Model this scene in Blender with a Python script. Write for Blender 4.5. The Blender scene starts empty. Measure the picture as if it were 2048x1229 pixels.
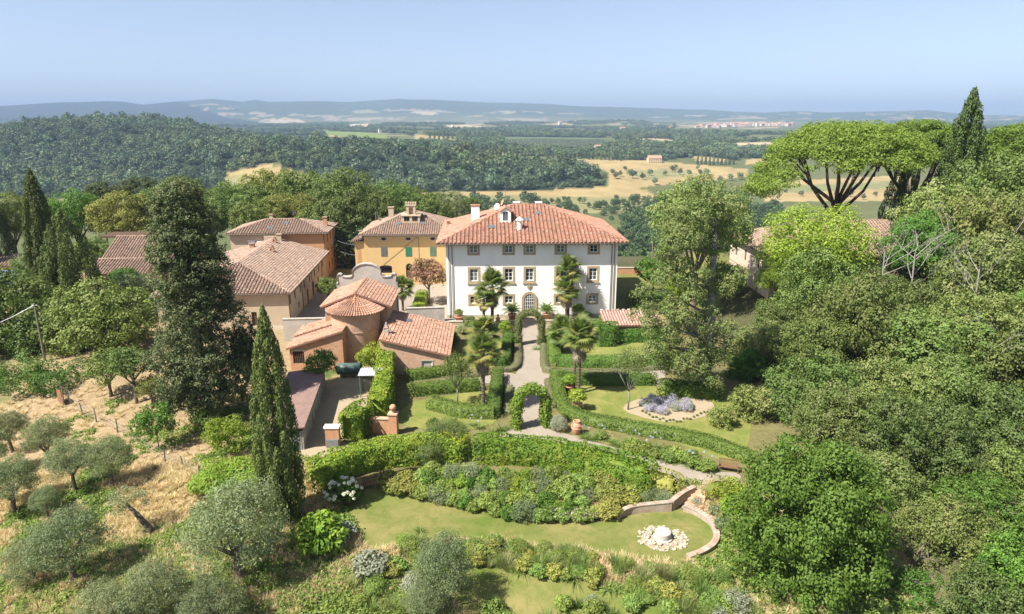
import bpy, math, random
import numpy as np
from mathutils import Vector, Matrix
random.seed(7); RNG = np.random.default_rng(7)
S = bpy.context.scene
COL = S.collection

# ------------------------------------------------------------------ camera, sky, sun, exposure
F, CX, CY = 1366.0, 1024.0, 614.5
PITCH = math.radians(15.3); CAMZ = 30.0
cam = bpy.data.cameras.new('camera'); camo = bpy.data.objects.new('camera', cam); COL.objects.link(camo)
camo.location = (0, 0, CAMZ); camo.rotation_euler = (math.pi/2 - PITCH, 0, 0)
cam.sensor_width = 36.0; cam.lens = 36.0*F/2048.0; cam.clip_start = 0.5; cam.clip_end = 60000
S.camera = camo
SUN_EL = math.radians(52); SH = Vector((0.85, 0.53, 0)).normalized()      # SH: the way shadows fall
tosun = Vector((-SH.x*math.cos(SUN_EL), -SH.y*math.cos(SUN_EL), math.sin(SUN_EL)))
W = bpy.data.worlds.new('World'); S.world = W; W.use_nodes = True
nt = W.node_tree; bg = nt.nodes['Background']
sky = nt.nodes.new('ShaderNodeTexSky'); sky.sky_type = 'NISHITA'; sky.sun_disc = False
sky.sun_elevation = SUN_EL; sky.sun_rotation = math.atan2(tosun.x, tosun.y)
sky.air_density = 0.7; sky.dust_density = 0.9; sky.ozone_density = 4.5; sky.altitude = 100
hsv = nt.nodes.new('ShaderNodeHueSaturation'); hsv.inputs['Saturation'].default_value = .68; hsv.inputs['Value'].default_value = .68
nt.links.new(sky.outputs[0], hsv.inputs['Color']); nt.links.new(hsv.outputs[0], bg.inputs[0]); bg.inputs[1].default_value = 0.118
sl = bpy.data.lights.new('sun', 'SUN'); sl.energy = 4.9; sl.angle = math.radians(0.5); sl.color = (1.0, 0.95, 0.86)
so = bpy.data.objects.new('sun', sl); COL.objects.link(so)
so.rotation_euler = tosun.to_track_quat('Z', 'Y').to_euler()
S.view_settings.view_transform = 'Standard'; S.view_settings.look = 'None'
S.view_settings.gamma = 1.0; S.view_settings.use_curve_mapping = False
S.view_settings.exposure = 1.2
S.render.engine = 'CYCLES'
cy = S.cycles
cy.max_bounces = 6; cy.diffuse_bounces = 4; cy.glossy_bounces = 2; cy.transmission_bounces = 3
cy.volume_bounces = 1; cy.transparent_max_bounces = 4; cy.use_denoising = True
cy.caustics_reflective = False; cy.caustics_refractive = False; cy.sample_clamp_indirect = 4.0

# ------------------------------------------------------------------ pixel helpers (reference photo pixels)
cP, sP = math.cos(PITCH), math.sin(PITCH)
def ray(x, y):
    a = (x-CX)/F; b = (CY-y)/F
    return a, cP + b*sP, -sP + b*cP
def Pz(x, y, z=0.0):
    r = ray(x, y); t = (z-CAMZ)/r[2]; return Vector((r[0]*t, r[1]*t, z))
def PY(x, y, Y):
    r = ray(x, y); t = Y/r[1]; return Vector((r[0]*t, Y, CAMZ + r[2]*t))
def proj(x, y, z):
    dz = z - CAMZ
    d = y*cP - dz*sP; u = y*sP + dz*cP
    d = np.maximum(d, 1e-3) if isinstance(d, np.ndarray) else max(d, 1e-3)
    return CX + F*x/d, CY - F*u/d
def sstep(t):
    t = np.clip(t, 0, 1); return t*t*(3-2*t)
def _hash(ix, iy, s):
    n = (ix.astype(np.int64)*374761393 + iy.astype(np.int64)*668265263 + s*1442695041) & 0x7fffffff
    n = ((n ^ (n >> 13))*1274126177) & 0x7fffffff
    return ((n ^ (n >> 16)) & 0xffff)/65535.0
def vnoise(x, y, s=0):
    x = np.asarray(x, float); y = np.asarray(y, float)
    ix = np.floor(x); iy = np.floor(y); fx = sstep(x-ix); fy = sstep(y-iy)
    a = _hash(ix, iy, s); b = _hash(ix+1, iy, s); c = _hash(ix, iy+1, s); d = _hash(ix+1, iy+1, s)
    return (a*(1-fx)+b*fx)*(1-fy) + (c*(1-fx)+d*fx)*fy
def fbm(x, y, s=0, o=4):
    v = 0; a = .5; t = 0
    for k in range(o):
        v = v + a*vnoise(x*2**k, y*2**k, s+k*17); t += a; a *= .5
    return v/t

# ------------------------------------------------------------------ terrain heights
BY = [0, 140, 200, 300, 430, 950, 1300, 1700, 2500, 4000, 6000, 8000, 20000]
BZ = [0, 0, -9, -38, -70, -70, -59, -38, -27, -17, -6, 10, 60]
SIL = [(-600,222),(-200,220),(0,219),(60,216),(120,213),(250,209),(290,213),(360,206),(430,201),(490,207),(515,203),(540,207),(620,205),(700,206),(800,199),(870,201),(950,206),(1090,209),(1200,215),(1300,219),(1400,223),(1500,226),(1650,229),(1740,226),(1850,224),(1950,233),(2200,234),(2700,232)]
SX = np.array([s[0] for s in SIL], float); SE = np.array([math.degrees(math.atan((CY-s[1])/F)) - 15.3 for s in SIL])
SAZ = np.degrees(np.arctan((SX-CX)/(F*1.035)))
def hill(x, y, cx, cy_, rx, ry, rot, h, p=1.0):
    c, s = math.cos(rot), math.sin(rot); u = ((x-cx)*c + (y-cy_)*s)/rx; v = (-(x-cx)*s + (y-cy_)*c)/ry
    return h*np.exp(-((u*u+v*v)**p))
def hgt(x, y):
    x = np.asarray(x, float); y = np.asarray(y, float)
    z = np.interp(y, BY, BZ)
    far = sstep((y-250)/500)
    z = z + far*(fbm(x/420, y/420, 3, 3)-.5)*10*np.clip(y/1500, .3, 3.0)
    # wooded hill on the left, wooded spur in the middle, small rises beyond
    hl = hill(x, y, -930, 1560, 300, 340, 0.0, 70, 1.2) + hill(x, y, -420, 1500, 330, 260, -.15, 12, 1.4)
    hs = hill(x, y, -380, 1230, 330, 150, -.12, 50, 1.6) + hill(x, y, 30, 1130, 190, 90, -.25, 20, 1.5)
    wav = (fbm(x/170, y/170, 61, 3)-.5)*24*sstep((y-1150)/250)*sstep((2100-y)/300)*sstep((-150-x)/250)
    z = z + np.maximum(hl, hs) + wav
    z = z + hill(x, y, 1430, 4700, 600, 400, 0, 3) + hill(x, y, 700, 5200, 900, 500, 0, 24) + hill(x, y, -900, 4500, 700, 600, 0, 16)
    r = np.hypot(x, y); az = np.degrees(np.arctan2(x, np.maximum(y, 1e-3)))
    el = np.interp(az, SAZ, SE)
    mz = CAMZ + 11000*np.tan(np.radians(el))
    g = sstep((r-6800)/4200)
    fold = (fbm(x/900, y/900, 11, 4)-.5)*150*g*(1-.75*sstep((r-9300)/1500))
    z = np.where(r > 6800, z*(1-g) + mz*g + fold, z)
    z = np.where(r > 11400, z - (r-11400)*.05, z)
    # garden: lower lawn, foreground slope, olive slope, rise on the right
    low = sstep((54-y)/3.5)*sstep((17.5-x)/1.5)
    z = z - 1.0*low
    z = z - .26*np.maximum(0, 41.5-y)
    z = z - .10*np.clip(-22-x, 0, 40)*sstep((80-y)/20)
    z = z + 4.5*sstep((x-27)/12)*sstep((y-78)/18)*sstep((190-y)/40)
    return z
_T = 20*1.0075**np.arange(0, 930)
def G(px, py, up=0.0):
    r = ray(px, py); X = r[0]*_T; Y = r[1]*_T; Z = CAMZ + r[2]*_T
    b = Z < hgt(X, Y)
    i = int(np.argmax(b))
    if not b[i]: i = len(_T)-1
    t0, t1 = _T[max(i-1, 0)], _T[i]
    tt = np.linspace(t0, t1, 40); b = (CAMZ + r[2]*tt) < hgt(r[0]*tt, r[1]*tt)
    t = tt[int(np.argmax(b))] if b.any() else t1
    x, y = r[0]*t, r[1]*t
    return Vector((x, y, float(hgt(x, y)) + up))
def hz(x, y): return float(hgt(x, y))

# ------------------------------------------------------------------ object helpers
def link(o, parent=None):
    COL.objects.link(o)
    if parent is not None: o.parent = parent
    return o
def tag(o, label=None, cat=None, group=None, kind=None):
    if label: o['label'] = label
    if cat: o['category'] = cat
    if group: o['group'] = group
    if kind: o['kind'] = kind
    return o
def empty(name, loc, rz=0.0, label=None, cat=None, group=None, parent=None, scale=None):
    o = bpy.data.objects.new(name, None); o.location = loc; o.rotation_euler = (0, 0, rz)
    o.empty_display_size = .3
    if scale is not None: o.scale = scale
    link(o, parent); return tag(o, label, cat, group)
def inst(name, mesh, parent=None, loc=(0,0,0), rot=(0,0,0), scale=(1,1,1), mat=None):
    o = bpy.data.objects.new(name, mesh); o.location = loc; o.rotation_euler = rot; o.scale = scale
    link(o, parent)
    if mat is not None and mesh.materials:
        o.material_slots[0].link = 'OBJECT'; o.material_slots[0].material = mat
    return o
def np_mesh(name, V, Fc, mat=None, smooth=False):
    """V (n,3), Fc (m,k) integer faces with k constant."""
    me = bpy.data.meshes.new(name); V = np.asarray(V, np.float32); Fc = np.asarray(Fc, np.int32)
    m, k = Fc.shape
    me.vertices.add(len(V)); me.vertices.foreach_set('co', V.ravel())
    me.loops.add(m*k); me.loops.foreach_set('vertex_index', Fc.ravel())
    me.polygons.add(m); me.polygons.foreach_set('loop_start', np.arange(0, m*k, k, dtype=np.int32))
    me.polygons.foreach_set('loop_total', np.full(m, k, np.int32))
    if smooth: me.polygons.foreach_set('use_smooth', np.ones(m, bool))
    me.update(calc_edges=True)
    if mat: me.materials.append(mat)
    return me
class MB:
    """collects simple shapes; build() links them as ONE mesh object"""
    def __init__(s): s.v = []; s.f = []
    def face(s, pts):
        i = len(s.v); s.v += [tuple(p) for p in pts]; s.f.append(tuple(range(i, i+len(pts))))
    def box(s, a, b):
        x0, y0, z0 = a; x1, y1, z1 = b; i = len(s.v)
        s.v += [(x0,y0,z0),(x1,y0,z0),(x1,y1,z0),(x0,y1,z0),(x0,y0,z1),(x1,y0,z1),(x1,y1,z1),(x0,y1,z1)]
        s.f += [tuple(i+k for k in q) for q in ((0,3,2,1),(4,5,6,7),(0,1,5,4),(1,2,6,5),(2,3,7,6),(3,0,4,7))]
        return s
    def prism(s, poly, axis_vec):
        """extrude 3D polygon by vector"""
        n = len(poly); i = len(s.v); a = Vector(axis_vec)
        s.v += [tuple(p) for p in poly] + [tuple(Vector(p)+a) for p in poly]
        s.f.append(tuple(i+k for k in range(n))[::-1]); s.f.append(tuple(i+n+k for k in range(n)))
        for k in range(n):
            k2 = (k+1) % n; s.f.append((i+k, i+k2, i+n+k2, i+n+k))
        return s
    def tube(s, pts, rad, n=6, cap=True):
        pts = [Vector(p) for p in pts]; rad = rad if isinstance(rad, (list, tuple)) else [rad]*len(pts)
        i0 = len(s.v); up = None
        for k, p in enumerate(pts):
            d = (pts[min(k+1, len(pts)-1)] - pts[max(k-1, 0)]).normalized()
            if up is None or abs(up.dot(d)) > .95: up = Vector((0,0,1)) if abs(d.z) < .9 else Vector((1,0,0))
            u = d.cross(up).normalized(); w = u.cross(d).normalized(); up = w
            for j in range(n):
                a = 2*math.pi*j/n; s.v.append(tuple(p + (u*math.cos(a) + w*math.sin(a))*rad[k]))
        for k in range(len(pts)-1):
            for j in range(n):
                j2 = (j+1) % n; a = i0+k*n
                s.f.append((a+j, a+j2, a+n+j2, a+n+j))
        if cap:
            s.f.append(tuple(i0+j for j in range(n))[::-1]); s.f.append(tuple(i0+(len(pts)-1)*n+j for j in range(n)))
        return s
    def lathe(s, prof, c=(0,0,0), n=16):
        i0 = len(s.v)
        for r, z in prof:
            for j in range(n):
                a = 2*math.pi*j/n; s.v.append((c[0]+r*math.cos(a), c[1]+r*math.sin(a), c[2]+z))
        for k in range(len(prof)-1):
            for j in range(n):
                j2 = (j+1) % n; a = i0+k*n; s.f.append((a+j, a+j2, a+n+j2, a+n+j))
        s.f.append(tuple(i0+j for j in range(n))[::-1]); s.f.append(tuple(i0+(len(prof)-1)*n+j for j in range(n)))
        return s
    def mesh(s, name, mat=None, smooth=False):
        me = bpy.data.meshes.new(name); me.from_pydata(s.v, [], s.f)
        if smooth: me.polygons.foreach_set('use_smooth', np.ones(len(me.polygons), bool))
        me.update()
        if mat: me.materials.append(mat)
        return me
    def build(s, name, mat, parent=None, smooth=False):
        o = bpy.data.objects.new(name, s.mesh(name, mat, smooth)); return link(o, parent)

# ------------------------------------------------------------------ materials
def new_mat(name):
    m = bpy.data.materials.new(name); m.use_nodes = True
    t = m.node_tree; return m, t, t.nodes, t.links, t.nodes['Principled BSDF']
def rgba(c): return (c[0], c[1], c[2], 1.0)
def n_mix(t, fac, a, b, mode='MIX'):
    n = t.nodes.new('ShaderNodeMix'); n.data_type = 'RGBA'; n.blend_type = mode; n.clamp_factor = True
    for sock, v in ((n.inputs[0], fac), (n.inputs[6], a), (n.inputs[7], b)):
        if hasattr(v, 'is_output'): t.links.new(v, sock)
        elif isinstance(v, (int, float)): sock.default_value = v
        else: sock.default_value = rgba(v)
    return n.outputs[2]
def n_noise(t, scale, detail=4, coord='Object', rough=.6, dist=0.0, vec=None):
    tc = t.nodes.new('ShaderNodeTexCoord') if coord != 'Position' else t.nodes.new('ShaderNodeNewGeometry')
    n = t.nodes.new('ShaderNodeTexNoise'); n.inputs['Scale'].default_value = scale; n.inputs['Detail'].default_value = detail
    n.inputs['Roughness'].default_value = rough; n.inputs['Distortion'].default_value = dist
    t.links.new(tc.outputs[coord] if vec is None else vec, n.inputs['Vector']); return n.outputs['Fac']
def n_ramp(t, fac, lo, hi):
    n = t.nodes.new('ShaderNodeMapRange'); n.inputs[1].default_value = lo; n.inputs[2].default_value = hi
    t.links.new(fac, n.inputs[0]); return n.outputs[0]
def n_bump(t, bsdf, fac, strength=.3, dist=.05):
    b = t.nodes.new('ShaderNodeBump'); b.inputs['Strength'].default_value = strength; b.inputs['Distance'].default_value = dist
    t.links.new(fac, b.inputs['Height']); t.links.new(b.outputs[0], bsdf.inputs['Normal'])
MATS = {}
def plain(name, c1, c2=None, scale=1.5, rough=.85, metal=0.0, spec=.3, coord='Object', lo=.35, hi=.65, bump=0.0, bscale=12):
    if name in MATS: return MATS[name]
    m, t, N, L, b = new_mat(name)
    if c2 is None: c2 = tuple(v*.82 for v in c1)
    f = n_ramp(t, n_noise(t, scale, 6, coord), lo, hi)
    L.new(n_mix(t, f, c1, c2), b.inputs['Base Color'])
    b.inputs['Roughness'].default_value = rough; b.inputs['Metallic'].default_value = metal
    b.inputs['Specular IOR Level'].default_value = spec
    if bump: n_bump(t, b, n_noise(t, bscale, 4, coord), bump, .03)
    MATS[name] = m; return m
def leaf(name, c1, c2, trans=.3, c3=None, obj_var=.25, rough=.6, hue=.018, patch=None):
    """foliage: each leaf (mesh island) its own tone, each plant its own value; some light passes through"""
    if name in MATS: return MATS[name]
    m, t, N, L, b = new_mat(name)
    g = N.new('ShaderNodeNewGeometry'); oi = N.new('ShaderNodeObjectInfo')
    col = n_mix(t, g.outputs['Random Per Island'], c1, c2)
    if c3: col = n_mix(t, n_ramp(t, n_noise(t, .7, 2), .45, .7), col, c3)
    if patch: col = n_mix(t, n_ramp(t, n_noise(t, patch[0], 3, 'Position'), .46, .62), col, patch[1])
    mr = N.new('ShaderNodeMapRange'); mr.inputs[3].default_value = 1-obj_var; mr.inputs[4].default_value = 1+obj_var
    L.new(oi.outputs['Random'], mr.inputs[0])
    hs = N.new('ShaderNodeHueSaturation'); L.new(col, hs.inputs['Color']); L.new(mr.outputs[0], hs.inputs['Value'])
    wn = N.new('ShaderNodeTexWhiteNoise'); wn.noise_dimensions = '1D'; L.new(oi.outputs['Random'], wn.inputs['W'])
    mh = N.new('ShaderNodeMapRange'); mh.inputs[3].default_value = .5-hue; mh.inputs[4].default_value = .5+hue; L.new(wn.outputs['Value'], mh.inputs[0]); L.new(mh.outputs[0], hs.inputs['Hue'])
    L.new(hs.outputs[0], b.inputs['Base Color']); b.inputs['Roughness'].default_value = rough
    b.inputs['Specular IOR Level'].default_value = .25
    tr = N.new('ShaderNodeBsdfTranslucent')
    L.new(n_mix(t, .45, hs.outputs[0], (c1[0]*2.2, c1[1]*2.2, c1[2]*1.0)), tr.inputs['Color'])
    mx = N.new('ShaderNodeMixShader'); mx.inputs[0].default_value = trans
    L.new(b.outputs[0], mx.inputs[1]); L.new(tr.outputs[0], mx.inputs[2])
    L.new(mx.outputs[0], N['Material Output'].inputs['Surface'])
    MATS[name] = m; return m
def tilemat(name, c1, c2, c3, lichen=.25):
    if name in MATS: return MATS[name]
    m, t, N, L, b = new_mat(name)
    g = N.new('ShaderNodeNewGeometry'); oi = N.new('ShaderNodeObjectInfo')
    ad = N.new('ShaderNodeMath'); ad.operation = 'MULTIPLY_ADD'; L.new(oi.outputs['Random'], ad.inputs[0]); ad.inputs[1].default_value = 91.7; L.new(g.outputs['Random Per Island'], ad.inputs[2])
    w0 = N.new('ShaderNodeTexWhiteNoise'); w0.noise_dimensions = '1D'; L.new(ad.outputs[0], w0.inputs['W'])
    col = n_mix(t, w0.outputs['Value'], c1, c2)
    wn = N.new('ShaderNodeTexWhiteNoise'); wn.noise_dimensions = '1D'; L.new(w0.outputs['Value'], wn.inputs['W'])
    col = n_mix(t, n_ramp(t, wn.outputs['Value'], .86, .88), col, tuple(v*.72 for v in c1)); col = n_mix(t, n_ramp(t, wn.outputs['Value'], .12, .10), col, tuple(min(v*1.12+.01, .6) for v in c2))
    f = n_ramp(t, n_noise(t, .55, 5, 'Position', .65), .42, .72)
    col = n_mix(t, f, col, c3)
    f2 = n_ramp(t, n_noise(t, 4.5, 5, 'Position', .7), .55, .75)
    m2 = N.new('ShaderNodeMath'); m2.operation = 'MULTIPLY'; m2.inputs[1].default_value = lichen*2; L.new(f2, m2.inputs[0])
    col = n_mix(t, m2.outputs[0], col, (.30, .28, .22))
    L.new(col, b.inputs['Base Color']); b.inputs['Roughness'].default_value = .85; b.inputs['Specular IOR Level'].default_value = .2
    MATS[name] = m; return m
def stucco(name, c, c2=None, stain=(.35,.32,.28), amt=.35):
    if name in MATS: return MATS[name]
    m, t, N, L, b = new_mat(name)
    c2 = c2 or tuple(v*.9 for v in c)
    col = n_mix(t, n_ramp(t, n_noise(t, .6, 6), .35, .7), c, c2)
    f = n_ramp(t, n_noise(t, 1.6, 8, rough=.72), .56, .82)
    mm = N.new('ShaderNodeMath'); mm.operation = 'MULTIPLY'; mm.inputs[1].default_value = amt; L.new(f, mm.inputs[0])
    col = n_mix(t, mm.outputs[0], col, stain)
    L.new(col, b.inputs['Base Color']); b.inputs['Roughness'].default_value = .9; b.inputs['Specular IOR Level'].default_value = .15
    n_bump(t, b, n_noise(t, 9, 5), .25, .02)
    MATS[name] = m; return m
def brickmat(name, c1, c2, mortar, bump=.4, sc=1.0):
    if name in MATS: return MATS[name]
    m, t, N, L, b = new_mat(name)
    tc = N.new('ShaderNodeTexCoord'); sp = N.new('ShaderNodeSeparateXYZ'); L.new(tc.outputs['Object'], sp.inputs[0])
    ad = N.new('ShaderNodeMath'); ad.operation = 'ADD'; L.new(sp.outputs[0], ad.inputs[0]); L.new(sp.outputs[1], ad.inputs[1])
    cb = N.new('ShaderNodeCombineXYZ'); L.new(ad.outputs[0], cb.inputs[0]); L.new(sp.outputs[2], cb.inputs[1])
    br = N.new('ShaderNodeTexBrick'); L.new(cb.outputs[0], br.inputs['Vector'])
    br.inputs['Color1'].default_value = rgba(c1); br.inputs['Color2'].default_value = rgba(c2); br.inputs['Mortar'].default_value = rgba(mortar)
    br.inputs['Scale'].default_value = 1.0; br.inputs['Brick Width'].default_value = .28*sc; br.inputs['Row Height'].default_value = .075*sc; br.inputs['Mortar Size'].default_value = .010*sc
    f = n_ramp(t, n_noise(t, .9, 6), .4, .75)
    col = n_mix(t, f, br.outputs['Color'], tuple(v*1.15 for v in mortar))
    f2 = n_ramp(t, n_noise(t, 2.5, 6, rough=.7), .5, .85)
    col = n_mix(t, f2, col, tuple(v*.6 for v in c1))
    L.new(col, b.inputs['Base Color']); b.inputs['Roughness'].default_value = .9; b.inputs['Specular IOR Level'].default_value = .15
    MATS[name] = m; return m
def glassmat(name='window_glass', c=(.02,.025,.03)):
    if name in MATS: return MATS[name]
    m, t, N, L, b = new_mat(name); b.inputs['Base Color'].default_value = rgba(c)
    b.inputs['Roughness'].default_value = .08; b.inputs['Specular IOR Level'].default_value = .6; MATS[name] = m; return m

# ------------------------------------------------------------------ ground sheet: one fan-shaped grid out past the hills
def in_poly(px, py, poly):
    ins = np.zeros(px.shape, bool); n = len(poly)
    for i in range(n):
        x0, y0 = poly[i]; x1, y1 = poly[(i+1) % n]
        c = ((y0 > py) != (y1 > py)) & (px < (x1-x0)*(py-y0)/((y1-y0) if y1 != y0 else 1e-9) + x0)
        ins ^= c
    return ins
TAN = (.40,.31,.15); PALE = (.50,.40,.26); GREENF = (.19,.25,.07); DULL = (.27,.26,.12)
FIELDS = [
 ([(440,385),(447,352),(520,347),(545,332),(610,345),(628,356),(645,370),(650,395),(440,395)], DULL),
 ([(448,350),(545,330),(615,347),(560,352)], TAN),
 ([(645,261),(700,263),(770,269),(778,281),(715,286),(655,274)], GREENF),
 ([(660,270),(720,280),(712,287),(655,277)], TAN),
 ([(828,269),(880,274),(948,287),(945,294),(880,288),(828,280)], TAN),
 ([(958,302),(1005,305),(1012,318),(965,316)], TAN),
 ([(730,377),(1000,382),(1215,372),(1290,380),(1330,400),(1290,412),(1180,410),(740,405)], TAN),
 ([(760,390),(1290,395),(1340,400),(1330,425),(760,430)], DULL),
 ([(1150,318),(1300,322),(1495,338),(1495,354),(1400,364),(1300,372),(1215,392),(1215,345)], TAN),
 ([(1240,345),(1330,338),(1400,348),(1300,360)], DULL),
 ([(1252,274),(1352,280),(1347,293),(1310,291),(1258,281)], PALE),
 ([(1468,286),(1562,284),(1562,301),(1500,304),(1468,298)], PALE),
 ([(1385,312),(1452,318),(1457,325),(1390,321)], TAN),
 ([(1490,320),(1530,316),(1530,326),(1490,330)], TAN),
 ([(1475,276),(1570,274),(1570,283),(1475,284)], GREENF),
 ([(1530,365),(1820,350),(1820,402),(1530,404)], TAN),
 ([(1540,372),(1820,362),(1820,375),(1540,388)], (.24,.25,.11)),
 ([(205,272),(240,264),(292,270),(288,281),(215,279)], DULL),
 ([(742,341),(800,345),(800,351),(745,350)], DULL),
 ([(400,236),(470,229),(500,236),(550,233),(600,240),(620,249),(520,251),(410,246)], PALE),
 ([(690,249),(760,246),(770,252),(700,256)], PALE),
 ([(880,252),(960,248),(1010,254),(960,262),(900,260)], PALE),
 ([(1060,250),(1130,246),(1150,250),(1080,255)], TAN),
 ([(170,232),(215,231),(215,236),(180,237)], PALE),
 ([(700,222),(740,219),(760,226),(710,228)], DULL),
 ([(780,226),(870,224),(880,230),(790,232)], PALE),
 ([(0,392),(260,392),(440,386),(440,402),(0,408)], DULL),
 ([(1010,274),(1210,276),(1205,302),(1060,302),(1000,292)], (.13,.16,.09)),
]
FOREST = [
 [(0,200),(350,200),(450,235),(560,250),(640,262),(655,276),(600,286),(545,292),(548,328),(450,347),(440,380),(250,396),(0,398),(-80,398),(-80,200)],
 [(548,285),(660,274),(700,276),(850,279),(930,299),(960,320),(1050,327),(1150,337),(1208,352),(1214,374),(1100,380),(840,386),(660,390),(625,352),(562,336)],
 [(1225,292),(1265,284),(1360,296),(1470,302),(1480,322),(1390,311),(1330,322),(1225,320)],
 [(1330,262),(1470,268),(1472,285),(1352,282)],
 [(1215,262),(1330,266),(1330,276),(1230,280)],
 [(640,262),(830,262),(830,268),(640,262)],
 [(880,262),(1000,262),(1210,268),(1210,276),(1010,274),(880,272)],
 [(1505,300),(1560,302),(1530,318),(1480,312)],
]
def build_ground():
    core = np.arange(-45, 45.01, .2); side = np.arange(46.5, 76, 1.5)
    ang = np.radians(np.concatenate([-side[::-1], core, side]))
    rr = [26.0]
    while rr[-1] < 15500: rr.append(rr[-1]*1.0135 + (.0 if rr[-1] > 60 else 0))
    rr = np.array(rr); R, A = np.meshgrid(rr, ang, indexing='ij')
    X = R*np.sin(A); Y = R*np.cos(A) - 4.0
    Z = hgt(X, Y)
    n, m = X.shape
    V = np.stack([X, Y, Z], -1).reshape(-1, 3)
    idx = np.arange(n*m).reshape(n, m)
    Fc = np.stack([idx[:-1,:-1], idx[:-1,1:], idx[1:,1:], idx[1:,:-1]], -1).reshape(-1, 4)
    me = np_mesh('ground', V, Fc, smooth=True)
    x, y, z = V[:,0], V[:,1], V[:,2]
    px, py = proj(x, y, z)
    col = np.zeros((len(V), 4), np.float32); col[:,3] = 1
    # far land: patchwork of green and brown; mountains mostly woodland
    nz = fbm(x/260, y/260, 5, 4); nz2 = fbm(x/700, y/340, 9, 4)
    land = np.stack([.085+.10*nz, .115+.07*nz, .045+.03*nz], -1)
    pale = ((nz2 > .57) & (fbm(x/150, y/210, 15, 3) > .54) & (y > 2500) & (y < 8800)).astype(float)[:,None]
    land = land*(1-pale) + pale*np.array([.33,.28,.18])
    mt = sstep((np.hypot(x, y)-7600)/900)[:,None]
    land = land*(1-mt*.8*(1-pale)) + mt*.8*(1-pale)*np.array([.05,.085,.06])
    col[:,:3] = land
    far = y > 430
    for poly, c in FIELDS:
        k = in_poly(px, py, poly) & far
        if c is PALE: k &= ~((y > 3000) & (fbm(x/330, y/520, 23, 4) < .50))
        v = (.85+.3*fbm(x/60, y/60, 21, 3))[:,None]
        col[k,:3] = (np.array(c)*v)[k]
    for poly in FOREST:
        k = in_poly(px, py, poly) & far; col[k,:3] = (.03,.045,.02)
    # near ground: dry straw with green tufts on the slope, earth and thin grass elsewhere
    near = y < 430
    g = fbm(x/3.2, y/3.2, 31, 4); g2 = fbm(x/9, y/9, 37, 3)
    straw = np.array([.37,.295,.16]); grn = np.array([.11,.15,.045]); earth = np.array([.33,.25,.16])
    w = sstep((g-.47)/.12)[:,None]*(.30+.7*sstep((g2-.42)/.15))[:,None]
    base = straw*(1-w) + grn*w
    lowleft = sstep((45-y)/8)[:,None]*.55
    base = base*(1-lowleft) + lowleft*(grn*1.15*(.7+.6*g[:,None]))
    plot = (sstep((x+60)/6)*sstep((-24-x)/3)*sstep((y-56)/4)*sstep((108-y)/10))[:,None]
    base = base*(1-plot*.8) + plot*.8*(np.array([.38,.28,.17])*(.8+.4*g[:,None]))
    gar = (sstep((x+20)/3)*sstep((30-x)/4)*sstep((y-44)/4)*sstep((101-y)/2))[:,None]
    base = base*(1-gar) + gar*(np.array([.19,.175,.075])*(.75+.5*g[:,None]))
    yard = (sstep((x+40)/3)*sstep((-9-x)/2)*sstep((y-96)/3)*sstep((134-y)/6))[:,None]
    base = base*(1-yard) + yard*np.array([.42,.36,.28])
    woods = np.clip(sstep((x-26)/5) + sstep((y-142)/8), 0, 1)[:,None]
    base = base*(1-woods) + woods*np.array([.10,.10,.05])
    lawnback = (sstep((x-15)/2)*sstep((44-x)/4)*sstep((y-104)/3)*sstep((138-y)/3))[:,None]
    base = base*(1-lawnback) + lawnback*(np.array([.20,.21,.065])*(.7+.5*g[:,None]))
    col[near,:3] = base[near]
    at = me.attributes.new('zone', 'FLOAT_COLOR', 'POINT'); at.data.foreach_set('color', col.ravel())
    mtl, t, N, L, b = new_mat('ground')
    a = N.new('ShaderNodeAttribute'); a.attribute_name = 'zone'
    f = n_noise(t, 1.7, 8, 'Position', .72); f2 = n_noise(t, .035, 6, 'Position', .6)
    c = n_mix(t, n_ramp(t, f, .35, .7), a.outputs['Color'], (.55,.52,.5), 'MULTIPLY')
    c = n_mix(t, n_ramp(t, f2, .4, .7), c, (.8,.8,.75), 'MULTIPLY')
    L.new(c, b.inputs['Base Color']); b.inputs['Roughness'].default_value = .95; b.inputs['Specular IOR Level'].default_value = .1
    n_bump(t, b, f, .5, .06)
    me.materials.append(mtl)
    o = bpy.data.objects.new('ground', me); link(o); tag(o, kind='structure')
build_ground()

# ------------------------------------------------------------------ foliage generators
def fib(n, rng):
    i = np.arange(n) + .5; ph = np.arccos(1-2*i/n); th = math.pi*(1+5**.5)*i + rng.uniform(0, 6)
    p = np.stack([np.cos(th)*np.sin(ph), np.sin(th)*np.sin(ph), np.cos(ph)], -1)
    p += rng.normal(0, .18, p.shape); return p/np.linalg.norm(p, axis=1, keepdims=True)
def unit(v): return v/np.maximum(np.linalg.norm(v, axis=-1, keepdims=True), 1e-9)
def leaf_quads(P, Nn, size, aspect, rng, along=None, var=.35, fold=0.0):
    """diamond leaf at each point; along = preferred long axis"""
    n = len(P); Nn = unit(Nn)
    r = rng.normal(0, 1, (n, 3)) if along is None else along + rng.normal(0, .25, (n, 3))
    T = unit(r - Nn*np.sum(r*Nn, 1, keepdims=True)); B = np.cross(Nn, T)
    s = (size*rng.uniform(1-var, 1+var, n))[:, None]
    a = P + T*s*.5; c = P - T*s*.5; b = P + B*s*.5*aspect; d = P - B*s*.5*aspect
    if fold: b = b + Nn*s*fold; d = d + Nn*s*fold
    V = np.stack([a, b, c, d], 1).reshape(-1, 3); i = np.arange(n)*4
    return V, np.stack([i, i+1, i+2, i+3], -1)
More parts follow.
